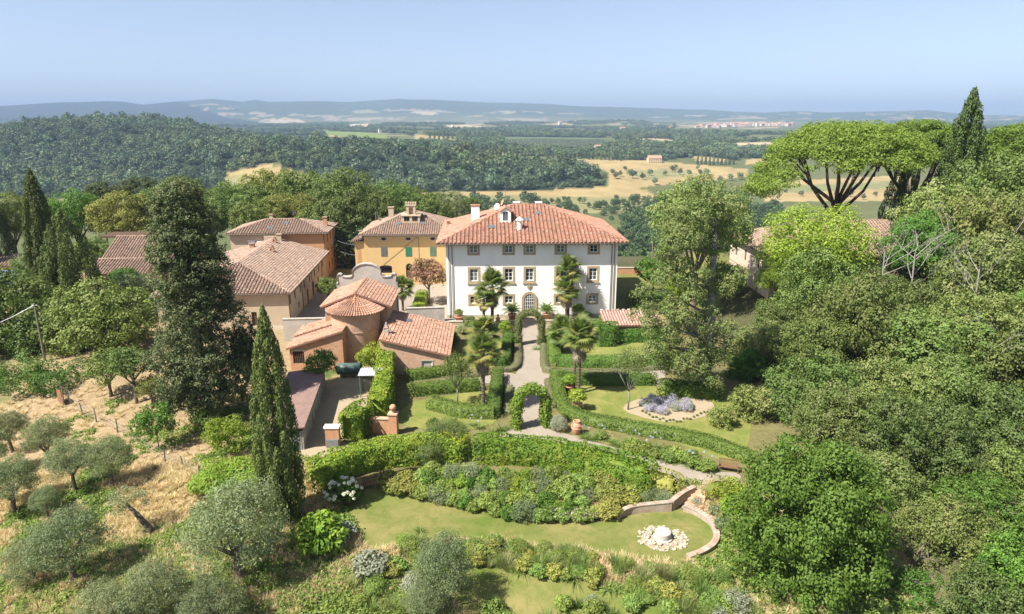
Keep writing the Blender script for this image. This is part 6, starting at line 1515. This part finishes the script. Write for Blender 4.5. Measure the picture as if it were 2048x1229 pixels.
# curved brick retaining wall with steps
def strip_wall(name, pts, h0, th, mat, label, zt=0.0, cap=True):
    line = smooth_line([Vector(p) for p in pts], 5); R = empty(name, (line[0].x,line[0].y,-1.1), 0, label, 'wall'); o = R.location
    def ring(m, off0, off1, za, zb):
        q = []
        for i, p in enumerate(line):
            t = line[min(i+1,len(line)-1)]-line[max(i-1,0)]; t.z = 0; t.normalize(); s = Vector((-t.y,t.x,0)); a_ = p+s*off0-o; b_ = p+s*off1-o; f = h0[0]+(h0[1]-h0[0])*i/(len(line)-1)
            q.append([(a_.x,a_.y,za*f),(b_.x,b_.y,za*f),(b_.x,b_.y,zb*f if zb <= 1 else f+zb-1),(a_.x,a_.y,zb*f if zb <= 1 else f+zb-1)])
        i0 = len(m.v)
        for r in q: m.v += r
        for i in range(len(q)-1):
            for j in range(4): a = i0+i*4; m.f.append((a+j, a+(j+1)%4, a+4+(j+1)%4, a+4+j))
        m.f.append((i0,i0+3,i0+2,i0+1)); e = i0+4*(len(q)-1); m.f.append((e,e+1,e+2,e+3))
    m = MB(); ring(m, -th/2, th/2, 0, 1.0); m.build('masonry', mat, R)
    if cap:
        m = MB(); i0 = 0
        for i in range(len(line)-1):
            t = (line[i+1]-line[i]); t.z = 0; s = Vector((-t.y,t.x,0)).normalized()*(th/2+.04); f0 = h0[0]+(h0[1]-h0[0])*i/(len(line)-1); g = t*.03
            a, b_, c, d = (line[i]-s+g-o, line[i+1]-s-g-o, line[i+1]+s-g-o, line[i]+s+g-o); m.prism([(p.x,p.y,f0+.003+.0*k) for k, p in enumerate((a,b_,c,d))], (0,0,.07))
        m.build('coping', M_brickold, R)
W1 = [G(1236,1037),(G(1262,1027)),G(1300,1024),G(1342,1022)]
strip_wall('retaining_wall', W1, (.62,.95), .35, M_brickold, 'curved brick retaining wall below the golden hedge')
strip_wall('step_wall', [G(1342,1021), G(1365,1004), G(1388,990)], (.95,1.2), .35, M_brickold, 'straight brick wall beside the garden steps')
strip_wall('low_round_wall', [G(1368,1022),G(1392,1030),G(1418,1048),G(1432,1072),G(1428,1092),G(1405,1108),G(1375,1118)], (.6,.32), .4, M_brickold, 'low brick wall curving round the millstone lawn', cap=True)
def steps():
    a = G(1395,988); R = empty('garden_steps', (a.x,a.y,-1.05), math.radians(-28), 'short flight of brick steps down to the millstone lawn', 'steps')
    for i in range(5): m = MB(); m.box((-.8,-.42*(i+1),0),(.8,-.42*i-.004,1.06-.2*(i+1))); m.build('step', M_brickpale, R)
steps()

# hydrangea with white heads
def hydrangea():
    for px, by, r, n in ((690,1004,1.7,34),):
        b = G(px,by); R = empty('hydrangea', b, 0, 'hydrangea bush covered in round white flower heads beside the bench', 'flowering bush'); inst('foliage', SHR[0], R, (0,0,r*.5), (0,0,1), (r,r,r*.85), L_ivy)
        hm = crown('flower_head_petals', 850, (1,1,1), 90, .5, L_flow, lobes=[[0,0,0,1,1,.85]], cull=0, shell=(.8,1)); rg = random.Random(3)
        for i in range(n):
            a = rg.uniform(0,6.28); e = rg.uniform(.15,1.3); d = Vector((math.cos(a)*math.cos(e),math.sin(a)*math.cos(e)-.25,math.sin(e)))*r*.98; s = rg.uniform(.13,.19); inst('flower_head', hm, R, (d.x,d.y,r*.5+d.z*.85), (0,0,a), (s,s,s))
hydrangea()
hydp = crown('small_flowers', 851, (1,1,.8), 160, .11, L_pink, 18, (.3,.45), .6, .8, (.95,1.1), cull=0)
for px, by, r in ((1120,1042,.85),(1160,1043,.9),(1180,1040,.75)):
    o = shrub(px, by, r, SHR, L_weed, 'shrub speckled with pale pink flowers at the lower lawn edge', 'pink flowering shrubs', .95, 'flowering_shrub', 'flowering bush', parts=True); inst('flowers', hydp, o, (0,0,r*.6), scale=(r*1.08,r*1.08,r*1.05))
o = shrub(1393,1010,.55,FUZ,L_grey,'small pale grey tuft beside the garden steps',None,.9)

# lavender circle and its seedlings
rg = random.Random(12)
for i in range(26):
    a = rg.uniform(0,6.28); d = rg.random()**.5; shrub(1332+60*d*math.cos(a)*.8, 812+18*d*math.sin(a), rg.uniform(.55,.85), FUZ, L_lav if i % 4 else L_grey, 'purple grey lavender mound in the round earth bed', 'lavender in the round bed', .9, 'lavender')
for i in range(20):
    t = i/19; shrub(1285+130*t, 826+18*math.sin(math.pi*t)+rg.uniform(-3,2), .18, SHR, L_mid, 'tiny seedling in the earth around the lavender', 'seedlings round the lavender', 1, 'seedling', 'seedling')
# flowers and strap-leaved clumps along the hedges
agb = crown('agapanthus_heads', 852, (1,1,1), 60, .5, L_blue, lobes=[[0,0,0,1,1,.9]], cull=0, shell=(.7,1))
for px, by, r, fl in [(1005,862,.85,0),(985,868,.8,0),(1180,880,.75,0),(1255,890,.9,1),(1285,905,.95,1),(1310,900,.9,1),(1270,905,.8,0),(1345,915,.8,0),(1390,930,.85,1),(1410,935,.75,1),(1200,873,.6,1),(1170,870,.5,1),(1075,700,.8,0),(960,858,.6,1),(945,852,.6,1),(1330,925,.6,0),(1225,885,.6,0)]:
    r *= 1.45; o = shrub(px, by, r, STR, None, 'strap-leaved agapanthus clump with pale blue heads beside the path' if fl else 'strap-leaved agapanthus clump without flowers beside the path', 'agapanthus along the path', 1.0, 'agapanthus', 'plant', True, parts=bool(fl))
    if fl:
        for k in range(3): a = rg.uniform(0,6.28); inst('flower_head', agb, o, (math.cos(a)*r*.5, math.sin(a)*r*.5, r*1.15), scale=(.11,.11,.11))
for i in range(44):
    t = rg.random(); px = 1165+270*t; y0 = 866+70*t**.9; shrub(px, y0+rg.uniform(-2,17)*(1-.3*t), rg.uniform(.55,1.05), STR if i % 3 else SHR, None if i % 3 else L_weed, 'lush strappy clump filling the strip below the wavy hedge' if i % 3 else 'low leafy plant filling the strip below the wavy hedge', 'planting below the wavy hedge', 1.0, 'border_plant', 'plant', bool(i % 3))
for px, by, r in ((885,985,1.0),(940,975,1.15),(912,992,.7)): shrub(px, by, r, YUC, leaf('yucca_blades',(.14,.19,.12),(.24,.29,.2),.15), 'spiky blue green yucca rosette at the foot of the laurel hedge', 'yuccas below the laurel hedge', 1.0, 'yucca', 'plant', True)
for px, by, r, lb in ((895,905,2.3,'large grey green rosemary mound amid the laurel hedges'),(860,925,1.7,'smaller grey green mound at the end of the left laurel hedge')):
    b = G(px,by); tree('rosemary_bush', (b.x,b.y,b.z+r*.65), r, OLV, lb, 'bush', mat=L_lay, base=2.2, gz=b.z, tr=.5)
b = G(1118,862); tree('sage_bush', (b.x,b.y,b.z+.7), 1.05, OLV, 'grey sage bush at the right foot of the vine arch', 'bush', mat=L_grey, base=2.2, gz=b.z, tr=.4)
for px, by, r, m, lb, sz in [(642,1100,2.3,L_laurel,'big round glossy bush below the tall cypress',1.0),(742,1150,1.5,L_grey,'round silvery santolina bush below the big glossy bush',.95),(690,1075,1.1,L_grey,'grey bush between the glossy bush and the lawn',.9),(868,858,.9,L_hedge,'clipped round bush on the left lawn corner',1.0),(1155,905,.75,L_hedge,'small round bush beside the gravel path',.8),
    (905,690,1.3,L_ivy,'dark green shrub beside the chapel right wing',1.1),(940,660,1.5,L_mid,'green shrub in front of the terrace wall',1.1),(1010,665,1.3,L_vine,'yellow green shrub left of the ivy arch',1.1),(1022,690,1.2,L_ivy,'dark shrub at the left foot of the ivy arch',1.0),(1100,690,1.2,L_ivy,'dark shrub at the right foot of the ivy arch',1.0),(1110,668,1.3,L_mid,'green shrub right of the ivy arch',1.0),(925,668,1.1,L_olive,'grey shrub in front of the villa left corner',1.0),(1210,655,1.4,L_vine,'yellow green shrub by the outhouse roof',1.2),(1172,640,1.2,L_ivy,'green shrub at the villa right corner',.9),(1240,640,1.1,L_mid,'low shrub at the villa drainpipe',.9)]:
    shrub(px, by, r, SHR, m, lb, None, sz, 'bush', 'bush')
# mixed border between the laurel hedge and the lower lawn, and the wild band below the lawn
rg = random.Random(21)
MIX = [(SHR,L_gold,'low golden green shrub in the border above the lower lawn',.9),(SHR,L_weed,'leafy light green shrub in the border above the lower lawn',1.0),(FUZ,L_olive,'grey green fine-leaved shrub in the border above the lower lawn',1.0),(SHR,L_grn,'mid green shrub in the border above the lower lawn',1.1),(SHR,L_vine,'yellow green shrub in the border above the lower lawn',.9),(STR,L_strap,'arching strappy clump in the border above the lower lawn',1.0),(GRS,L_strap,'upright grassy clump in the border above the lower lawn',1.2)]
BORD = [(775,980),(795,985),(815,985),(835,990),(800,975),(830,980),(850,995),(870,1000),(890,1008),(910,1012),(930,1018),(950,1022),(970,1018),(990,1030),(1010,1035),(1030,1038),(1050,1042),(1075,1040),(1095,1040),(880,990),(905,995),(960,1000),(985,1008),(1010,1010),(1035,1015),(1060,1018),(1085,1018),(1110,1020),(1140,1022),(1165,1020),(1195,1030),(1215,1035),(1210,1015),(1235,1020),(1260,1012),(1200,1000),(1230,1000),(1285,1010),(1300,1000),(1320,1008),(1330,1000),(1060,995),(1100,1000),(1140,1000),(1170,1000),(930,1000),(1345,1010)]
BORD += [(x, y) for x in range(860,1290,21) for y in (958+(x-860)*.03, 974+(x-860)*.045)] + [(x, 968) for x in range(770,860,16)]
for px, by in BORD:
    k = 0 if (px < 850 or 1190 < px < 1270) else (2 if px > 1280 else rg.choice([1,1,2,3,4,1])); ms, m, lb, sz = MIX[k]; r = rg.uniform(.75,1.2)*(1 if px < 1280 else .75)
    shrub(px+rg.uniform(-6,6), by+rg.uniform(-3,3), r, ms, m, lb, 'border above the lower lawn', sz, blade=k > 4)
WILD = [(GRS,L_reed,'tall tawny grass clump in the wild band below the lawn',1.3,True),(STR,L_strap,'arching strap-leaved clump in the wild band below the lawn',1.0,True),(SHR,L_weed,'light green bush in the wild band below the lawn',.9,False),(FUZ,L_grey,'silvery bush in the wild band below the lawn',.9,False),(FUZ,L_weed,'fine-leaved green bush in the wild band below the lawn',.9,False),(GRS,L_strap,'tall green grass clump in the wild band below the lawn',1.35,True),(SHR,L_gold,'yellowish bush in the wild band below the lawn',.9,False)]
for i in range(230):
    px = rg.uniform(800,1480); t = (px-800)/680; y0 = 1070+55*t if px < 1300 else 1125; by = y0 + rg.uniform(8,62)+ (rg.uniform(0,90) if px > 1180 else 0); k = rg.choice([0,0,0,1,1,1,2,4,4,5,5,5,6]); ms, m, lb, sz, bl = WILD[k]
    if in_poly(np.array([px]), np.array([by]), [(915,1130),(1020,1143),(1150,1168),(1300,1210),(1380,1260),(1000,1260),(915,1210)])[0]: continue
    shrub(px, by, rg.uniform(.7,1.25)*(1 if bl else .72), ms, m, lb, 'wild band below the lawn', sz, 'wild_plant', 'plant', bl)
for i in range(26):
    px = rg.uniform(690,860); by = rg.uniform(1110,1235); k = rg.choice([0,0,1,2,2,3,4,5,6]); ms, m, lb, sz, bl = WILD[k]; shrub(px, by, rg.uniform(.6,1.1), ms, m, lb, 'wild band below the lawn', sz, 'wild_plant', 'plant', bl)
for i in range(34):
    px = rg.uniform(950,1480); by = rg.uniform(1210,1290); k = rg.choice([1,2,2,3,5,5]); ms, m, lb, sz, bl = WILD[k]; shrub(px, by, rg.uniform(.7,1.1), ms, m, lb, 'wild band below the lawn', sz, 'wild_plant', 'plant', bl)
orh = crown('day_lily_petals', 853, (1,1,.6), 26, .12, L_or, 8, (.3,.5), .7, .7, (.8,1.1), cull=0)
for px, by in ((1035,1120),(1050,1130),(1020,1095),(840,1065),(1075,1140)): o = shrub(px, by, .9, STR, None, 'day lily clump with orange flowers below the lawn', 'day lilies', 1, 'day_lily', 'plant', True, parts=True); inst('flowers', orh, o, (0,0,.95), scale=(.5,.5,.5))
for px, by, r, m in ((1450,1000,1.2,L_vine),(1462,1030,1.2,L_vine),(1445,1060,.9,L_olive),(1430,1030,.7,L_olive),(1468,1080,1.0,L_weed),(1462,985,1.1,L_gold),(1480,1010,1.3,L_laurel)): shrub(px, by, r, SHR, m, 'yellow green shrub between the curved wall and the vivid tree' if m is not L_olive else 'grey green shrub outside the curved wall', 'shrubs outside the curved wall')
# dry grass and weeds on the slope: nobody could count them
def scatter_ground(name, meshes, n, xr, yr, seed, label, fn, s=(.6,1.4)):
    rng = np.random.default_rng(seed); x = rng.uniform(*xr, n); y = rng.uniform(*yr, n); k = fn(x, y, rng); x, y = x[k], y[k]; sc = rng.uniform(*s, len(x)); stuff_scatter(name, np.stack([x,y,hgt(x,y)],-1), np.stack([sc]*3,-1), rng.uniform(0,6.28,len(x)), meshes, None, label, 'grass')
def not_garden(x, y): 
    px, py = proj(x, y, hgt(x, y)); lawn = in_poly(px, py, [(690,1015),(742,975),(860,990),(1240,1030),(1370,1000),(1443,1060),(1440,1115),(1350,1128),(1150,1100),(1000,1082),(840,1090),(735,1100)]); return ~(lawn | ((x > -17.5) & (y > 53)) | ((x > 18) & (y > 50)) | ((x > -24) & (x < -14) & (y > 57) & (y < 80)) | (y > 95) | in_poly(px, py, [(905,1125),(1020,1138),(1150,1160),(1300,1200),(1400,1260),(1000,1260),(905,1210)]))
scatter_ground('dry_grass', TUF, 42000, (-62,22), (33,76), 90, 'straw coloured dry grass over the olive slope', lambda x, y, r: not_garden(x, y) & ((y < 58) | (r.random(len(x)) < .12)) & (fbm(x/3.2, y/3.2, 31, 4) < .56))
scatter_ground('green_weeds', WEE, 34000, (-62,26), (33,72), 91, 'rank green weeds in patches between the olives', lambda x, y, r: not_garden(x, y) & ((fbm(x/3.2, y/3.2, 31, 4) > .52) | ((y < 47) & (x < -12) & (fbm(x/2.5, y/2.5, 33, 3) > .40)) | ((y < 44) & (fbm(x/2.5, y/2.5, 33, 3) > .44))) & (r.random(len(x)) < np.where(y > 60, .25, .8)))

LAWN = leaf('lawn_blades', (.15,.20,.04), (.28,.27,.10), .5)
LTF = [blade_clump('lawn_tuft', 840+k, 26, .5, .02, 1.0, .3, LAWN) for k in range(2)]
LPOLY = [[(690,1015),(742,984),(795,983),(860,1000),(980,1026),(1060,1040),(1200,1046),(1240,1038),(1370,1022),(1425,1045),(1443,1080),(1420,1112),(1350,1128),(1150,1100),(1000,1080),(840,1085),(790,1120),(690,1060)],[(905,1125),(1020,1138),(1150,1160),(1300,1200),(1400,1260),(1000,1260),(905,1210)],[(1130,800),(1165,772),(1310,775),(1480,800),(1500,850),(1480,925),(1290,862)],[(800,845),(818,808),(985,778),(985,850),(880,862)]]
def on_lawn(x, y, r):
    px, py = proj(x, y, hgt(x, y)); k = np.zeros(len(x), bool)
    for q in LPOLY: k |= in_poly(px, py, q)
    k &= ~(in_poly(px, py, [(1280,1078),(1300,1056),(1330,1052),(1364,1066),(1366,1088),(1340,1102),(1300,1100)]) | in_poly(px, py, [(1240,818),(1290,793),(1370,788),(1428,808),(1422,830),(1310,846)]))
    return k & (fbm(x/1.3, y/1.3, 95, 3) > .36)
scatter_ground('lawn_grass', LTF, 110000, (-18,32), (34,80), 93, 'short tufted grass of the garden lawns', on_lawn, (.08,.17))

# ------------------------------------------------------------------ fence, pole and wires
M_post = plain('weathered_post', (.26,.22,.18), (.17,.145,.12), 5, .95); M_rust = plain('rusty_mesh', (.26,.12,.06), (.2,.1,.05), 5, .9)
def fence():
    ps = [(128,812,2.3),(140,808,2.0),(165,830,1.4),(193,845,1.6),(235,865,1.6)]; R = empty('wire_fence', G(*ps[0][:2]), 0, 'old wire fence on crooked grey posts along the olive slope', 'fence'); o = R.location; tops = []
    for px, by, h in ps + [(330,925,1.3),(365,935,1.2),(398,962,1.5)]:
        b = G(px, by)-o; e = b+Vector((random.uniform(-.15,.15),random.uniform(-.1,.1),h)); m = MB(); m.tube([b-Vector((0,0,.2)), b.lerp(e,.5)+Vector((.03,0,0)), e], [.08,.07,.055], 6); m.build('post', M_post, R); tops.append((b,e))
    for f in (.3,.6,.9):
        m = MB()
        for (b0,e0),(b1,e1) in zip(tops[:-1], tops[1:]): m.tube([b0.lerp(e0,f), b1.lerp(e1,f)], .012, 4)
        m.build('wire', M_metal, R)
    m = MB(); b = tops[0][0]; m.prism([b+Vector((-1.2,.9,.1)), b+Vector((-.1,0,.1)), b+Vector((-.1,0,1.9)), b+Vector((-1.2,.9,1.6))], (.02,.03,0)); m.build('rusty_panel', M_rust, R)
fence()
def pole():
    b = Pz(90,722); b = Vector((b.x,b.y,hz(b.x,b.y))); top = PY(76,607,b.y); R = empty('utility_pole', b, 0, 'wooden utility pole with wires beside the leafy farm trees', 'utility pole'); h = top.z-b.z; m = MB(); m.tube([(0,0,-.3),(0,0,h)], [.17,.11], 9); m.build('post', M_post, R)
    m = MB(); m.tube([(-.35,0,h-.25),(.35,0,h-.25)], .04, 5); m.build('bracket', M_metal, R)
    for e, nm in (((PY(-120,668,78)),'a'),((PY(190,606,100)),'b')):
        q = e-b; pts = [Vector((0,0,h-.2)).lerp(q,t)-Vector((0,0,.9*math.sin(math.pi*t))) for t in np.linspace(0,1,12)]; m = MB(); m.tube(pts, .03, 4); m.build('wire', M_metal, R)
    # far pole by the villa
    p = G(1303,507+25); R = empty('utility_pole', p, 0, 'thin wooden pole on the lawn edge beyond the villa', 'utility pole'); t = PY(1302,484,p.y).z-p.z; m = MB(); m.tube([(0,0,-.2),(0,0,t)], [.13,.09], 7); m.build('post', M_post, R); m = MB(); m.tube([(-.4,0,t-.2),(.4,0,t-.2)], .05, 4); m.build('crossarm', M_post, R)
pole()
block_wall('brick_garden_wall', (17.5,134.5,0), (36,135.5,0), 1.3, .4, M_brick, 'low brick wall closing the lawn behind the villa')
for y0, z in ((.0,7.2),(0,5.2)):
    m = MB(); a, b = Vector((-36.2,136,z)), Vector((-29.6,128,z)); m.tube([a.lerp(b,t)-Vector((0,0,.35*math.sin(math.pi*t))) for t in np.linspace(0,1,8)], .035, 4); o = m.build('overhead_cable', M_metal); tag(o, 'sagging overhead cable between the ochre and yellow houses', 'cable', 'cables between the two houses')
# rubble and a ladder frame by the dark conifer
b = G(484,800); R = empty('plot_gate', b, math.radians(-8), 'leaning wooden plot gate and frame under the dark conifer', 'gate')
for x in (-.7,.5): m = MB(); m.box((x-.05,-.05,0),(x+.05,.05,1.7)); m.build('post', M_post, R)
m = MB(); m.box((-.1,-.03,.15),(.45,.03,1.75)); m.build('door', M_wood, R); m = MB(); m.tube([(-1.6,.1,0),(.2,0,1.9)], .05, 5); m.tube([(1.6,.1,0),(.3,0,1.7)], .05, 5); m.build('brace', M_post, R)

# ------------------------------------------------------------------ far things: town, lone trees, cypress rows
def far_house_mesh(name, w, d, h, wm):
    m = MB(); m.box((-w/2,-d/2,0),(w/2,d/2,h)); a = m.mesh(name, wm); r = MB(); k = h+w*.16
    r.face([(-w/2-.5,-d/2-.5,h),(w/2+.5,-d/2-.5,h),(w/2+.5,0,k),(-w/2-.5,0,k)]); r.face([(w/2+.5,d/2+.5,h),(-w/2-.5,d/2+.5,h),(-w/2-.5,0,k),(w/2+.5,0,k)]); r.face([(-w/2,-d/2,h),(-w/2,0,k),(-w/2,d/2,h)]); r.face([(w/2,-d/2,h),(w/2,d/2,h),(w/2,0,k)])
    win = MB(); nx = max(2,int(w/4))
    for i in range(nx):
        for z in np.arange(2.5, h-1.5, 3.4): x = -w/2+(i+.5)*w/nx; win.box((x-.6,-d/2-.06,z),(x+.6,-d/2-.01,z+1.7))
    return a, r.mesh(name+'_roof', M_far_roof), win.mesh(name+'_windows', M_dark)
M_far_roof = plain('far_roofs', (.40,.24,.17), (.34,.21,.15), .1)
FH = [far_house_mesh('far_house', w, d, h, m) for w, d, h, m in ((16,12,9,plain('far_cream',(.62,.53,.42))),(20,13,11,plain('far_pink',(.60,.44,.34))),(13,12,13,plain('far_white',(.74,.70,.64))),(26,14,9,plain('far_ochre',(.60,.46,.30))))]
def far_house(p, k, s, rz, label, group):
    R = empty('town_house' if group else 'far_farmhouse', p, rz, label, 'house', group); inst('wall', FH[k][0], R, (0,0,-3), scale=(s,s,s*1.3)); inst('roof', FH[k][1], R, (0,0,-3), scale=(s,s,s*1.3)); inst('windows', FH[k][2], R, (0,0,-3), scale=(s,s,s*1.3))['kind'] = 'stuff'; return R
rg = random.Random(33)
for i in range(105):
    px = rg.gauss(1490,58); px = min(max(px,1362),1640); py = 262 - 8*math.exp(-((px-1500)/75)**2) + rg.uniform(-3,7) + (5 if px < 1400 else 0); Y = 4550 + rg.uniform(-160,160)
    p = PY(px, py, Y); p.z = max(p.z, hz(p.x,p.y)); far_house(p, rg.randrange(4), rg.uniform(1.0,1.55), rg.uniform(-.5,.5), 'small pale house in the distant hill town', 'houses of the distant hill town')
p = PY(1463,252,4560); R = empty('town_tower', p, 0, 'slim dark bell tower above the distant hill town', 'tower'); m = MB(); m.box((-5,-5,-25),(5,5,32)); m.build('shaft', M_brick, R); m = MB(); m.prism([(-6,-6,32.01),(6,-6,32.01),(6,6,32.01),(-6,6,32.01)], (0,0,2)); m.lathe([(5,34.02),(.3,44)], n=4); m.build('roof', M_far_roof, R)
p = G(1308,326); far_house(p, 3, 1.05, .1, 'long pale farmhouse among the far yellow fields', None); p = G(1195,300); far_house(p, 1, .8, .3, 'small far farmhouse beside the olive plantation', None); p = G(1252,318); far_house(p, 0, .7, -.3, 'little far house by the cypress avenue', None)
for i, (px, py) in enumerate([(1285,244),(1245,262),(1120,252),(1010,256),(1150,246),(1340,262),(905,256),(1620,258),(1660,262),(1700,262),(760,266),(735,258)]): p = G(px,py); far_house(p, i % 4, (1.1+.3*(i%3))*min(1, p.y/4000), .2*i, 'pale isolated house on the hazy plain', 'isolated houses on the hazy plain')
FT = [far_mesh('lone_tree_crown', 420, 160+k, M_farbush, size=.95) for k in range(3)]; FTD = [far_mesh('lone_dark_crown', 420, 165+k, M_far, size=.95) for k in range(2)]; FC = cypress_mesh('far_cypress_crown', 403, 17.5, 2.4, 700, M_far, 1.4, 1.2, .5)
def far_tree(px, py, r, dark, label, group, cyp=False):
    p = G(px, py); R = empty('far_tree' if not cyp else 'far_cypress', p, random.uniform(0,6), label, 'tree', group); s = r/4.2
    m = inst('crown', FC if cyp else (FTD if dark else FT)[random.randrange(2)], R, (0,0,0), scale=(s*.9,s*.9,s*1.0)); t = inst('trunk', TRK[0], R, scale=(r*.6,r*.6,r*.9))
for px, py in [(1225,350),(1240,353),(1258,350),(1270,352),(1285,360),(1232,358),(1265,357),(1300,352),(1250,342),(1345,345),(1360,350),(1378,352),(1352,338),(1400,350),(1412,352),(1330,352),(1460,362),(1480,360),(1440,366),(1395,340),(1310,370)]: far_tree(px, py, rg.uniform(4.5,7.0), True, 'dark lone tree standing in the far yellow fields', 'lone trees in the far fields')
for px in range(890,1245,8): far_tree(px, 322-(1240-px)*.052+rg.uniform(-1,1), 5.0, True, 'tiny cypress in the far avenue above the wooded spur', 'cypress avenue above the spur', True)
for px in range(1395,1475,8): far_tree(px, 330+rg.uniform(-1,1), 5.0, True, 'tiny cypress in the row on the far right fields', 'cypress row in the far fields', True)
for px in range(860,1010,9): far_tree(px, 282-(1010-px)*.02+rg.uniform(-1,1), 7.0, True, 'tiny cypress in the row beyond the yellow field', 'cypress row beyond the yellow field', True)
for i in range(34): far_tree(rg.uniform(780,1500), rg.uniform(398,425), rg.uniform(3.2,5.6), i % 5 == 0, 'loose green tree on the valley floor behind the villa', 'trees on the valley floor')
for i in range(16): far_tree(rg.uniform(1540,1800), rg.uniform(385,400), rg.uniform(3,5), i % 2 == 0, 'small tree in the fields seen under the pine crowns', 'trees seen under the pines')
for i in range(20): far_tree(rg.uniform(90,440), rg.uniform(394,402), rg.uniform(4,6), False, 'small tree at the foot of the wooded hill', 'trees at the hill foot')
# ------------------------------------------------------------------ haze: the air of the whole place
def haze():
    m = bpy.data.materials.new('haze'); m.use_nodes = True; t = m.node_tree
    t.nodes.remove(t.nodes['Principled BSDF'])
    v = t.nodes.new('ShaderNodeVolumePrincipled'); v.inputs['Color'].default_value = (.34,.46,.69,1); v.inputs['Density'].default_value = HAZE
    v.inputs['Anisotropy'].default_value = 0.0
    t.links.new(v.outputs[0], t.nodes['Material Output'].inputs['Volume'])
    b = MB(); b.box((-16500,-300,-640), (16500,16500,400)); o = b.build('haze', m); tag(o, 'thin blue summer haze over the valley', 'haze', kind='stuff')
HAZE = 1.05e-4
haze()
